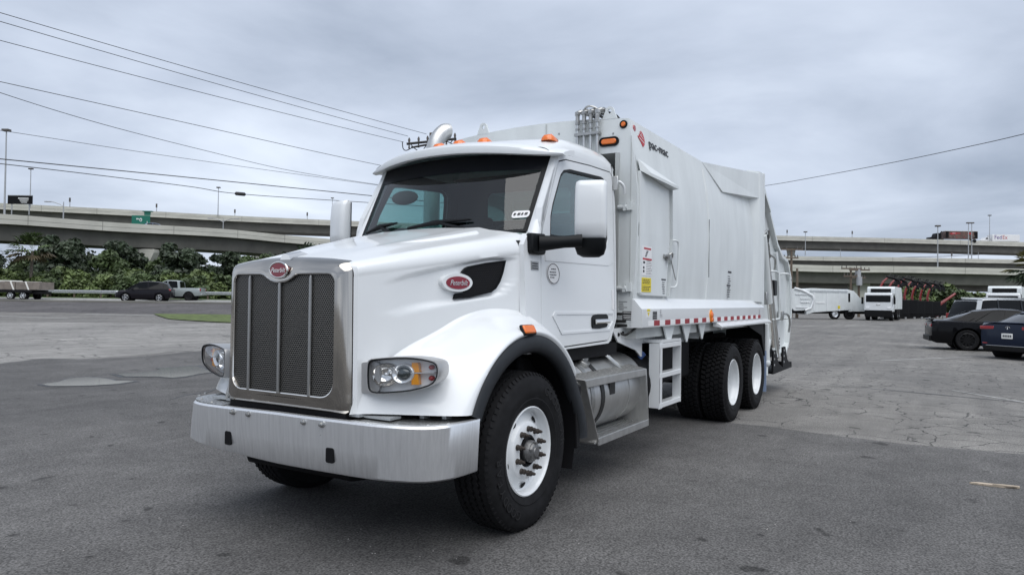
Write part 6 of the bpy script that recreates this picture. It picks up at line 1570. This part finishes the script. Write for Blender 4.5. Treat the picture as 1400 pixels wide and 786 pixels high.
COUPE = dict(paint='car_black', rim='alloy_black', r=.36, wheels=(1.55, -1.40), spokes=10,
    body=[(-2.47, .42, .80, .72), (-2.44, .30, .95, .84), (-2.30, .24, 1.015, .91), (-1.75, .22, 1.02, .955), (-1.0, .20, 1.00, .96), (.6, .20, .96, .955), (1.3, .20, .93, .95), (2.1, .22, .86, .90), (2.45, .26, .72, .74), (2.5, .34, .6, .6)],
    glass=[(-2.02, 1.0, 1.02, .70, .60), (-1.55, 1.0, 1.18, .80, .60), (-1.0, .99, 1.365, .82, .60), (-.45, .98, 1.42, .83, .60), (.15, .96, 1.40, .83, .60), (.62, .95, 1.20, .81, .60), (1.05, .93, .97, .74, .58)],
    roof=(-1.15, .30), pillars=((-1.62, -.95, .50), (-1.25, -.70, .14), (-.34, -.22, .06), (.98, .30, .07)),
    boxes=[('spoiler', 'car_black', (-2.53, -.78, 1.035), (-2.36, .78, 1.075)), ('spoiler_foot', 'car_black', (-2.46, .55, 1.0), (-2.38, .66, 1.05)), ('tail_light', 'tail_red', (-2.475, .30, .80), (-2.44, .78, .89)), ('rear_bumper', 'car_trim', (-2.52, -.76, .30), (-2.40, .76, .48)), ('side_skirt', 'car_trim', (-.98, .90, .17), (1.1, .95, .24)), ('door_mirror', 'car_black', (.42, .92, .98), (.62, 1.08, 1.10))])
c = car('parked_car', 'matt black two-door coupe with black wheels parked at the right', 'car', (0, 0, 0), 113, COUPE)
hv = FH * math.cos(R_(113)) + RH * math.sin(R_(113)); c.location = ground_pt(1316, 25.25) + hv * 1.40; c.location.z = 0
SEDAN = dict(paint='car_navy', rim='alloy', r=.345, wheels=(1.42, -1.40),
    body=[(-2.40, .40, .86, .62), (-2.37, .30, 1.00, .80), (-2.22, .24, 1.06, .88), (-1.6, .20, 1.03, .925), (-.8, .19, .98, .935), (.6, .19, .95, .93), (1.3, .2, .93, .92), (2.0, .22, .84, .86), (2.3, .26, .7, .7), (2.36, .34, .6, .58)],
    glass=[(-2.02, 1.04, 1.06, .66, .56), (-1.4, 1.03, 1.24, .76, .58), (-.8, .98, 1.39, .80, .59), (-.2, .96, 1.43, .81, .60), (.35, .95, 1.39, .81, .60), (.85, .94, 1.16, .78, .58), (1.25, .93, .96, .72, .56)],
    roof=(-1.05, .35), pillars=((-1.60, -.98, .22), (-.32, -.25, .06), (1.15, .40, .07)), roofpaint='car_navy',
    boxes=[('tail_light', 'tail_red', (-2.40, .40, .86), (-2.28, .82, .955)), ('number_plate', 'plate_white', (-2.425, -.16, .60), (-2.40, .16, .755)), ('rear_diffuser', 'car_trim', (-2.42, -.70, .24), (-2.30, .70, .38)), ('chrome_strip', 'chrome', (-2.425, -.62, .385), (-2.41, .62, .40)), ('model_badge', 'chrome', (-2.385, .42, .845), (-2.37, .66, .868)), ('boot_lip', 'car_navy', (-2.38, -.74, 1.045), (-2.28, .74, 1.075)), ('reflector', 'tail_red', (-2.40, .55, .44), (-2.385, .74, .47))])
c = car('parked_car', 'dark navy saloon seen from behind with a round star emblem and white plate', 'car', (0, 0, 0), 69, SEDAN)
hv = FH * math.cos(R_(69)) + RH * math.sin(R_(69)); c.location = ground_pt(1378, 20.6) + hv * 2.38; c.location.z = 0
b = MB(); b.tube([(-2.385, .07 * math.cos(2 * PI * k / 20), .885 + .07 * math.sin(2 * PI * k / 20)) for k in range(20)], .009, n=6, close=True)
for k in range(3):
    a = R_(90 + 120 * k); b.tube([(-2.388, 0, .885), (-2.388, .07 * math.cos(a), .885 + .07 * math.sin(a))], [.018, .004], n=6)
b.build('boot_emblem', 'chrome', c, smooth=60)
pl = MB(); [pl.bx(-2.4275, -2.425, -.13 + .052 * k, -.095 + .052 * k, .65, .71) for k in range(5)]; pl.build('plate_print', 'ink', c, smooth=0)
SUV = dict(paint='car_grey', rim='alloy', r=.40, wheels=(1.65, -1.50),
    body=[(-2.62, .50, .98, .80), (-2.60, .38, 1.10, .92), (-2.4, .32, 1.12, .99), (-1.5, .30, 1.12, 1.01), (.7, .30, 1.12, 1.01), (1.4, .3, 1.12, 1.0), (2.2, .32, 1.05, .96), (2.5, .36, .9, .86), (2.56, .44, .8, .75)],
    glass=[(-2.58, 1.10, 1.12, .86, .80), (-2.42, 1.10, 1.62, .88, .74), (-2.25, 1.10, 1.82, .90, .72), (-1.5, 1.11, 1.86, .92, .73), (0, 1.11, 1.86, .92, .73), (.6, 1.11, 1.78, .91, .72), (1.0, 1.11, 1.45, .88, .72), (1.45, 1.11, 1.14, .82, .70)],
    roof=(-2.32, .55), roofpaint='car_silver', pillars=((-2.42, -2.18, .24, 'car_silver'), (-1.35, -1.30, .07), (-.15, -.12, .07), (1.35, .55, .09)),
    boxes=[('tail_light', 'tail_red', (-2.61, .80, .78), (-2.50, .96, 1.16)), ('rear_bumper', 'car_trim', (-2.66, -.88, .42), (-2.5, .88, .66)), ('number_plate', 'plate_white', (-2.635, -.26, .82), (-2.60, .26, .95)), ('roof_rail', 'car_silver', (-2.0, .70, 1.885), (.3, .74, 1.93)), ('door_mirror', 'car_grey', (.95, 1.0, 1.12), (1.15, 1.22, 1.32))])
c = car('parked_car', 'large grey sport utility vehicle with pale roof parked behind the black coupe', 'car', (0, 0, 0), 84, SUV)
hv = FH * math.cos(R_(84)) + RH * math.sin(R_(84)); c.location = ground_pt(1313, 34.2) + hv * 2.6; c.location.z = 0
CROSS = dict(paint='car_charcoal', rim='alloy', r=.345, wheels=(1.35, -1.34),
    body=[(-2.26, .46, .98, .70), (-2.22, .34, 1.06, .84), (-2.0, .28, 1.08, .90), (-1.2, .24, 1.02, .92), (.6, .24, .98, .92), (1.2, .24, .96, .91), (1.9, .26, .88, .84), (2.2, .32, .72, .68), (2.26, .42, .6, .56)],
    glass=[(-2.14, 1.05, 1.08, .78, .64), (-1.85, 1.06, 1.50, .80, .64), (-1.2, 1.04, 1.64, .82, .64), (-.3, 1.02, 1.68, .83, .65), (.3, 1.0, 1.62, .82, .64), (.85, .98, 1.34, .80, .62), (1.42, .96, .98, .72, .6)],
    roof=(-1.9, .35), pillars=((-1.55, -1.45, .26), (-.45, -.38, .06), (1.35, .38, .07)),
    boxes=[('headlight', 'lamp_white', (2.0, .48, .74), (2.16, .74, .86)), ('tail_light', 'tail_red', (-2.24, .60, .92), (-2.08, .84, 1.06)), ('fog_lamp', 'lamp_white', (2.18, .50, .48), (2.24, .64, .54)), ('door_mirror', 'car_charcoal', (.70, .90, .98), (.86, 1.04, 1.10)), ('grille', 'car_trim', (2.18, -.4, .60), (2.26, .4, .72))])
# a windscreen that mirrors the sky
c = car('parked_car', 'dark compact sport utility vehicle driving left on the far road', 'car', ground_pt(199, 62.6), 258, CROSS); c.name = 'moving_car'; c.scale = (1, 1, 1.05)
PICK = dict(paint='car_pewter', rim='alloy_black', r=.385, wheels=(1.62, -1.60),
    body=[(-2.62, .56, 1.06, .84), (-2.60, .46, 1.12, .90), (-2.3, .42, 1.13, .93), (-.82, .36, 1.12, .94), (.9, .34, 1.10, .94), (1.5, .36, 1.10, .93), (2.3, .40, 1.02, .88), (2.6, .46, .84, .74), (2.66, .54, .74, .66)],
    glass=[(-.80, 1.11, 1.14, .82, .70), (-.74, 1.11, 1.70, .82, .70), (-.5, 1.11, 1.78, .84, .70), (.3, 1.11, 1.80, .84, .70), (.7, 1.10, 1.68, .83, .69), (1.35, 1.09, 1.12, .78, .66)],
    roof=(-.74, .62), pillars=((-.74, -.66, .20), (.22, .24, .07), (1.28, .62, .08)),
    boxes=[('tail_light', 'tail_red', (-2.63, .78, .84), (-2.55, .91, 1.10)), ('rear_bumper', 'alloy', (-2.72, -.84, .48), (-2.56, .84, .64)), ('bed_floor', 'car_trim', (-2.5, -.74, 1.135), (-.9, .74, 1.15)), ('door_handle', 'car_trim', (-.2, .93, .96), (-.02, .945, 1.0))])
c = car('pickup_truck', 'silver four-door pickup with black wheels on the far road behind the dark car', 'pickup truck', ground_pt(237, 65.6), 262, PICK)
c = car('moving_car', 'pale blue car roof passing behind the near left parapet beside the green sign', 'car', Vector((-69.660, -113.437, 13.444)), 80, dict(CROSS, paint='car_blue')); c.location.z -= 1.25

# trailer carrying timber crates at the left edge
p0 = ground_pt(0, 63.2); t = thing('flatbed_trailer', 'black flatbed trailer with strapped wooden crates at the left edge of the road', 'trailer', p0, RZ)
b = MB(); b.bx(-4.5, 3.55, -1.15, 1.15, .72, .86); b.bx(-4.5, 3.6, -1.2, -1.1, .62, .80); b.bx(2.9, 4.0, -.9, .9, .5, .72); b.build('deck', 'machine_black', t, bevel=.02)
for x in (1.63, 2.73): 
    for s in (1, -1): car_wheel(t, x, s, 1.02, .37, 'lamp_white', .24, 6)
b = MB(); b.bx(.9, 3.4, -1.12, -.7, .70, .80); b.build('mudguard', 'machine_black', t, bevel=.02)
for k, (x0, x1) in enumerate(((-4.4, -2.2), (-2.15, -.05), (0.0, 2.05), (2.10, 4.15))):
    o = MB().bx(x0, x1, -1.05, 1.0, .87, 1.53 + .02 * (k % 2)).build('timber_crate', 'crate_wood', None, smooth=0, bevel=.02)
    o.location = p0; o.rotation_euler = (0, 0, RZ); tag(o, ('plain wooden crate at the front end of the flatbed, cut off by the picture edge', 'plain wooden crate, second from the front of the flatbed', 'plain wooden crate over the front wheels of the flatbed', 'wooden crate at the tail end of the flatbed trailer')[k], 'crate', 'crates on the flatbed trailer')
for k, x in enumerate((-1.9, -.1, 1.95, 3.25)):
    b = MB(); b.hexa([(x - .35, -1.075, 1.58), (x - .22, -1.075, 1.58), (x + .13, -1.13, .80), (x, -1.13, .80)], [(x - .35, -1.055, 1.58), (x - .22, -1.055, 1.58), (x + .13, -1.11, .80), (x, -1.11, .80)]); b.bx(x - .35, x - .22, -1.07, 1.02, 1.565, 1.59)
    o = b.build('ratchet_strap', 'strap_white', None, smooth=0); o.location = p0; o.rotation_euler = (0, 0, RZ); tag(o, ('white strap nearest the picture edge over the crates', 'white strap left of the trailer wheels', 'white strap above the front trailer wheel', 'white strap near the tail of the trailer load')[k], 'strap', 'straps over the crates')
o = MB(); o.bx(.35, 1.6, -.9, .6, 1.58, 1.66); o = o.build('tarpaulin', 'strap_white', None, bevel=.03); o.location = p0; o.rotation_euler = (0, 0, RZ); tag(o, 'folded white sheet lying on the trailer crates', 'sheet')

# ---- white collection trucks at the far side of the lot
def sprism(t, name, pts, y0, y1, m, bevel=.03): return MB().prism_y(pts, y0, y1).build(name, m, t, smooth=20, bevel=bevel)
p0 = Vector((-71.628, -6.410, -0.083)); p0.z = 0
t = thing('refuse_truck', 'white rear-loading collection truck seen side-on beyond the tailgate', 'garbage truck', p0, RZ)
D_ = 70
sprism(t, 'refuse_body', [(-1.970, 0.435), (-2.002, 2.868), (-1.431, 3.018), (2.148, 2.921), (2.174, 0.918), (-1.258, 0.659)], 0, 2.3, 'body_paint')
sprism(t, 'tailgate', [(-3.363, 2.957), (-1.930, 2.868), (-1.275, 2.018), (-1.690, 0.868), (-3.120, 0.778), (-3.410, 1.060)], .02, 2.28, 'body_paint')
b = MB(); P_ = [(x, -.03, z) for x, z in ((-3.149, 2.996), (-2.431, 2.826), (-1.422, 2.303), (-1.274, 1.947), (-1.549, 1.084), (-2.119, 0.862))]
b.tube(P_, .12, n=6); b.build('tailgate_arm', 'white_paint', t, smooth=40)
for y in (402.5, 408, 413, 418):
    pass
for (x0, z0), (x1, z1) in (((-3.070, 2.424), (-1.924, 2.368)), ((-2.563, 2.002), (-1.632, 1.942)), ((-2.559, 1.644), (-1.627, 1.584)), ((-2.981, 1.137), (-1.836, 1.081))):
    MB().bx(x0, x1, -.06, .02, z0 - .05, z0 + .06).build('tailgate_rib', 'white_paint', t, smooth=0)
sprism(t, 'hopper_front', [(2.148, 2.921), (2.723, 2.786), (3.303, 2.149), (4.172, 1.374), (4.037, 0.799), (2.176, 0.775)], .1, 2.2, 'body_paint')
for x in (1117, 1133, 1148): pass
for (x0, z0), (x1, z1) in (((-1.285, 2.805), (-1.174, 0.803)), ((0.003, 2.822), (0.100, 0.820)), ((1.220, 2.766), (1.317, 0.835))):
    MB().bx(x0, x1, -.03, .02, z1, z0).build('body_stake', 'white_paint', t, smooth=0)
(x0, z0), (x1, z1) = (-1.643, 2.801), (2.009, 2.633); MB().bx(x0, x1, -.04, .02, z1, z0).build('top_rail', 'galvanised', t, smooth=0)
(x0, z0), (x1, z1) = (-1.056, 1.663), (-0.196, 1.567); MB().bx(x0, x1, -.04, .01, z1, z0).build('body_stripe', 'label_white', t, smooth=0)
(x0, z0), (x1, z1) = (1.095, 1.334), (1.314, 1.050); MB().bx(x0, x1, -.035, .01, z1, z0).build('warning_label', 'yellow_label', t, smooth=0)
b = MB(); b.bx(-3.0, 4.2, .5, 1.8, .55, 1.05); b.build('chassis', 'frame_black', t)
for x in (.9, 2.35):
    o = MB().lathe([(.30, -.02), (.34, .02), (.48, .02), (.52, -.06), (.52, -.3), (.3, -.34)], (0, 0, 0), 'y', 24).build('wheel', 'rubber', t, smooth=40); o.location = (x, .12, .52); o.rotation_euler = (0, 0, PI)
    MB().lathe([(.31, -.03), (.29, -.02), (.27, -.10), (.12, -.12), (.001, -.08)], (0, 0, 0), 'y', 24).build('rim', 'lamp_white' if x < 1 else 'frame_black', o, smooth=40)
b = MB(); b.tube([Vector((-71.953, -4.439, 2.555)) - p0, Vector((-71.971, -4.437, 1.705)) - p0], .09, n=6)
b.xf(Matrix.Rotation(-RZ, 4, 'Z')); b.build('marker_post', 'machine_black', t)
for y in (.3, 1.9): MB().bx(-3.5, -2.6, y, y + .12, .55, 1.15).build('tail_step', 'frame_black', t, smooth=0)

def cabover(p, ang, label):
    h = FH * math.cos(R_(ang)) + RH * math.sin(R_(ang)); t = thing('refuse_truck', label, 'garbage truck', p, math.atan2(h.y, h.x))
    b = MB(); b.loft([[(x, y * w, z) for y, z in ((-1, zb), (1, zb), (1, 2.2), (.96, zt), (-.96, zt), (-1, 2.2))] for x, w, zb, zt in ((.0, 1.16, .95, 2.50), (.12, 1.20, .85, 2.58), (1.7, 1.20, .85, 2.62))], True)
    b.xf(Matrix.Rotation(PI, 4, 'Z')); b.build('cab', 'white_paint', t, smooth=20, bevel=.04)
    b = MB(); b.prism_x([(y, z) for y, z in rrect(0, 2.05, 2.06, .62, .08)], .0, .02); b.build('windscreen', 'dark_glass', t, smooth=0)
    b = MB(); b.bx(.0, .04, -1.15, 1.15, .45, .98); b.bx(-.5, .03, -1.12, 1.12, .35, .7); b.build('bumper', 'frame_black', t, bevel=.03)
    for s in (1, -1):
        MB().bx(.0, .03, s * .75, s * 1.05, 1.12, 1.32).build('headlight', 'lamp_chrome', t, bevel=.02)
        MB().bx(-.2, .05, s * 1.25, s * 1.42, 1.55, 2.2).build('door_mirror', 'black_plastic', t, bevel=.03)
        MB().bx(-1.5, -.45, s * 1.195, s * 1.212, 1.75, 2.35).build('side_window', 'dark_glass', t, smooth=0)
        for x in (-1.0, -5.0, -6.3):
            o = MB().lathe([(.30, -.02), (.34, .02), (.48, .02), (.52, -.06), (.52, -.3), (.3, -.34)], (0, 0, 0), 'y', 20).build('wheel', 'rubber', t, smooth=40); o.location = (x, s * 1.14, .52); o.rotation_euler = (0, 0, 0 if s > 0 else PI)
            MB().lathe([(.31, -.03), (.27, -.10), (.12, -.12), (.001, -.08)], (0, 0, 0), 'y', 20).build('rim', 'lamp_white', o, smooth=40)
    b = MB(); b.bx(.005, .035, -.18, .18, 1.45, 1.55); b.build('cab_emblem', 'chrome', t, bevel=.01)
    for s in (-.5, .2): MB().tube([(.035, s, 1.76), (.03, s + .45, 1.86)], .015, n=5).build('wiper', 'black_plastic', t)
    b = MB(); b.prism_y([(-1.85, 1.05), (-1.85, 3.05), (-2.1, 3.22), (-7.6, 3.22), (-8.4, 2.6), (-8.4, 1.05)], -1.18, 1.18); b.build('refuse_body', 'body_paint', t, smooth=20, bevel=.05)
    MB().bx(-1.86, -1.80, -.86, .86, 2.68, 3.02).build('hopper_screen', 'frame_black', t, smooth=0)
    for s in (1, -1): MB().bx(-1.9, -1.78, s * .9, s * 1.2, 2.2, 2.5).build('body_lamp', 'frame_black', t, smooth=0)
    for k in range(4): MB().bx(-3.0 - 1.1 * k, -3.1 - 1.1 * k, -1.22, 1.22, 1.1, 3.1).build('body_stake', 'body_paint', t, smooth=0)
    b = MB(); b.bx(-8.2, -.3, -.5, .5, .55, 1.0); b.build('chassis', 'frame_black', t)
    return t
pa = Vector((-70.318, -1.813, 0.034)); pa.z = 0; cabover(pa, 214, 'white cab-over collection truck facing the camera beside the side-on one')
pa = Vector((-67.234, 7.585, 0.460)); pa.z = 0; cabover(pa, 218, 'white collection truck whose roof shows above the parked sport utility vehicle')

# ---- row of black grapple trucks with red booms
G = 'black grapple trucks with folded red booms'
GL = ('leftmost black grapple truck, its red boom rising just behind the white cab-over', 'second black grapple truck from the left with folded red boom', 'third black grapple truck from the left with folded red boom', 'fourth black grapple truck from the left with folded red boom', 'fifth black grapple truck from the left with folded red boom', 'black grapple truck second from the right with folded red boom', 'rightmost black grapple truck in the row, next to the bushes')
first = None
for k, x in enumerate((1196, 1208, 1219.5, 1232, 1242, 1253, 1264)):
    d = 74 + 1.9 * k; p = site(d, (x - 700) / 978.18 * d + .6, 0)
    if first is None:
        t = first = thing('grapple_truck', GL[0], 'grapple truck', p, RZ, G); t.scale = (1, 1, .9)
        MB().bx(-.1, 2.2, 0, 1.5, .55, 2.3).build('dump_body', 'machine_black', t, bevel=.04)
        MB().bx(-.2, 2.3, .05, 1.45, .35, .62).build('chassis', 'frame_black', t)
        for xx, zz in ((.15, 1.9), (.62, 1.2), (.1, .8)): MB().bx(xx, xx + .12, -.03, 0, zz, zz + .11).build('marker_lamp', 'label_white', t, smooth=0)
        for xx in (.1, 1.7):
            MB().bx(xx, xx + .2, -.05, .1, .02, .22).build('stabiliser_foot', 'steel', t, smooth=0)
        for xx in (.55, 1.2):
            MB().lathe([(.001, -.25), (.46, -.25), (.5, -.2), (.5, .0), (.3, .02), (.001, .02)], (xx, .35, .5), 'y', 18).build('wheel', 'rubber', t, smooth=40)
        MB().tube([(.15, .5, 2.2), (.1, .5, 2.9)], .13, n=8).build('boom_post', 'machine_red', t)
        MB().tube([(.05, .5, 2.6), (.25, .5, 3.7), (.55, .5, 4.35), (1.0, .5, 4.8)], [.12, .12, .11, .09], n=6).build('boom', 'machine_red', t)
        MB().tube([(.35, .4, 3.0), (.6, .4, 4.1)], .07, n=6).build('boom_cylinder', 'machine_black', t)
        MB().tube([(.9, .5, 4.9), (1.6, .5, 4.75), (2.2, .5, 4.45)], [.15, .17, .12], n=6).build('stick', 'machine_black', t)
        b = MB(); b.box((2.0, .5, 4.25), (.5, .4, .35), Matrix.Rotation(.4, 3, 'Y')); b.tube([(1.9, .3, 4.2), (1.5, .2, 3.95), (1.55, .25, 3.75)], .11, n=5); b.tube([(2.1, .7, 4.2), (2.5, .8, 4.0), (2.45, .75, 3.75)], .11, n=5); b.tube([(1.7, .5, 4.85), (1.75, .5, 5.1), (2.0, .5, 5.05)], .07, n=5); b.build('grapple', 'machine_black', t)
        MB().tube([(1.1, .45, 4.95), (1.3, .45, 5.2), (1.7, .45, 4.9)], .05, n=5).build('boom_hose', 'hose_black', t)
    else:
        t = dup(first); t.location = p; t['label'] = GL[k]; t.scale = (1, 1, (.9, .88, .9, .87, .86, .85, .84)[k]); t.rotation_euler = (0, 0, RZ + (0, .05, -.06, .08, .0, -.05, .1)[k])
pr = Vector((-93.965, 3.494, 1.797)); pr.z = 0
t = thing('crane_jib', 'short red jib sloping upward at the right end of the grapple trucks', 'crane', pr, RZ); MB().tube([(-1.0, 0, 0), (-.8, 0, 1.5), (1.2, 0, 2.9)], [.2, .2, .13], n=6).build('jib', 'machine_red', t)

# ---- lorries on the flyover
def _unused_lorry(name, label, p, L, cabm, boxm, H=2.75):
    t = thing(name, label, 'lorry', p, RZ)
    return t
a = Vector((-245.774, 3.752, 21.209)); c = Vector((-250.765, 11.985, 21.115)); a.z -= .9
t = thing('lorry', 'black tractor unit pulling a dark red printed trailer along the flyover', 'lorry', a, RZ)
w = (c - a).dot(RH)
bx_ = MB().bx(0, w, .4, 2.9, 1.15, 3.35).build('trailer_body', 'trailer_print', t, smooth=0, bevel=.04)
MB().bx(-.02, w + .02, .34, 2.92, 3.35, 3.45).build('trailer_roof', 'plate_white', t, smooth=0)
MB().bx(.02, .9, .37, .40, 1.3, 3.25).build('trailer_panel', 'frame_black', bx_, smooth=0)
MB().bx(w - 1.1, w - .02, .37, .40, 1.3, 3.25).build('trailer_panel', 'frame_black', bx_, smooth=0)
random.seed(4)
for k in range(26):
    x = 1.0 + random.random() * (w - 2.4); z = 1.3 + random.random() * .9; MB().bx(x, x + random.uniform(.2, .7), .36, .395, z, z + random.uniform(.06, .22)).build('trailer_graphic', random.choice(('crate_wood', 'ink_red', 'trailer_print')), bx_, smooth=0)
for x0, x1, z0, z1 in ((1.2, 1.9, 2.55, 2.8), (1.7, 3.4, 2.5, 2.95), (3.2, 4.4, 2.6, 2.85), (1.4, 2.4, 2.35, 2.5), (6.6, 7.6, 2.5, 2.9)):
    MB().bx(x0, x1, .355, .392, z0, z1).build('trailer_graphic', 'ink_red', bx_, smooth=0)
for x0, x1, z in ((2.0, 3.0, 2.66), (1.9, 2.9, 2.76)): MB().bx(x0, x1, .35, .354, z, z + .05).build('trailer_graphic', 'label_white', bx_, smooth=0)
b = MB(); b.prism_y([(-3.1, .5), (-3.1, 2.4), (-2.9, 2.6), (-2.2, 2.75), (-2.2, 2.75), (-1.2, 2.75), (-1.2, .5)][:0] or [(-4.6, .6), (-4.5, 1.5), (-3.0, 1.75), (-2.7, 2.55), (-2.5, 2.75), (-1.2, 2.75), (-1.2, .6)], .5, 2.7); b.build('tractor_cab', 'machine_black', t, smooth=0, bevel=.06)
b = MB(); b.prism_y([(-2.9, 1.8), (-2.65, 2.45), (-2.1, 2.45), (-2.1, 1.8)], .48, .5); b.build('cab_window', 'dark_glass', t, smooth=0)
MB().tube([(-1.5, .7, 2.7), (-1.0, .7, 3.3)], .12, n=6).build('wind_deflector', 'machine_black', t)
for x in (-3.9, -1.9, -.9, w - 2.0, w - .9): MB().lathe([(.001, 0), (.5, 0), (.5, .3), (.001, .3)], (x, .4, .5), 'y', 16).build('wheel', 'rubber', t)
a = Vector((-260.257, 16.071, 21.160)); c = Vector((-264.630, 23.285, 21.045)); a.z -= .9
t = thing('lorry', 'white trailer with purple and red lettering on the flyover at the far right', 'lorry', a, RZ)
w = (c - a).dot(RH)
bx_ = MB().bx(0, w, .4, 2.9, 1.1, 3.15).build('trailer_body', 'white_tape', t, smooth=0, bevel=.04)
for s, x, m in (('Fed', 1.75, 'ink_purple'), ('Ex', 3.85, 'ink_red')):
    text('trailer_lettering', s, 1.75, (x, .385, 2.28), (1, 0, 0), (0, 0, 1), m, bx_, sx=.92, extrude=.01)
b = MB(); b.prism_y([(-3.4, .6), (-3.3, 1.5), (-2.2, 1.7), (-1.9, 2.3), (-.9, 2.3), (-.9, .6)], .5, 2.7); b.build('tractor_cab', 'white_tape', t, smooth=0, bevel=.06)
b = MB(); b.prism_y([(-2.05, 1.7), (-1.8, 2.15), (-1.3, 2.15), (-1.3, 1.7)], .48, .5); b.build('cab_window', 'dark_glass', t, smooth=0)
for x in (-2.7, -.9, w - 1.6): MB().lathe([(.001, 0), (.5, 0), (.5, .3), (.001, .3)], (x, .4, .5), 'y', 16).build('wheel', 'rubber', t)

# ---- say which tree, shrub or bush each one is, from left to right
ORD = 'first second third fourth fifth sixth seventh eighth ninth tenth eleventh twelfth thirteenth fourteenth fifteenth sixteenth seventeenth eighteenth nineteenth twentieth'.split()
def ordinals(group, rows, fmt):
    obs = [o for o in scene.objects if o.get('group') == group and o.parent is None]
    for d0, d1, nm in rows:
        r = [o for o in obs if d0 <= (o.location - CAM).dot(FH) < d1]
        r.sort(key=lambda o: (o.location - CAM).dot(RH) / (o.location - CAM).dot(FH))
        for i, o in enumerate(r): o['label'] = fmt % (nm, ORD[i])
ordinals('bright green shrubs along the verge', ((0, 79, 'front'), (79, 82, 'middle'), (82, 999, 'back')), 'green shrub in the %s row behind the guardrail, %s from the left')
ordinals('broadleaf trees under the left overpass', ((0, 92.5, 'nearer'), (92.5, 999, 'farther')), 'dark broadleaf tree in the %s row under the left overpass, %s from the left')
ordinals('bushes beneath the right overpass', ((0, 999, 'clump'),), 'leafy bush in the %s beneath the right overpass, %s from the left')
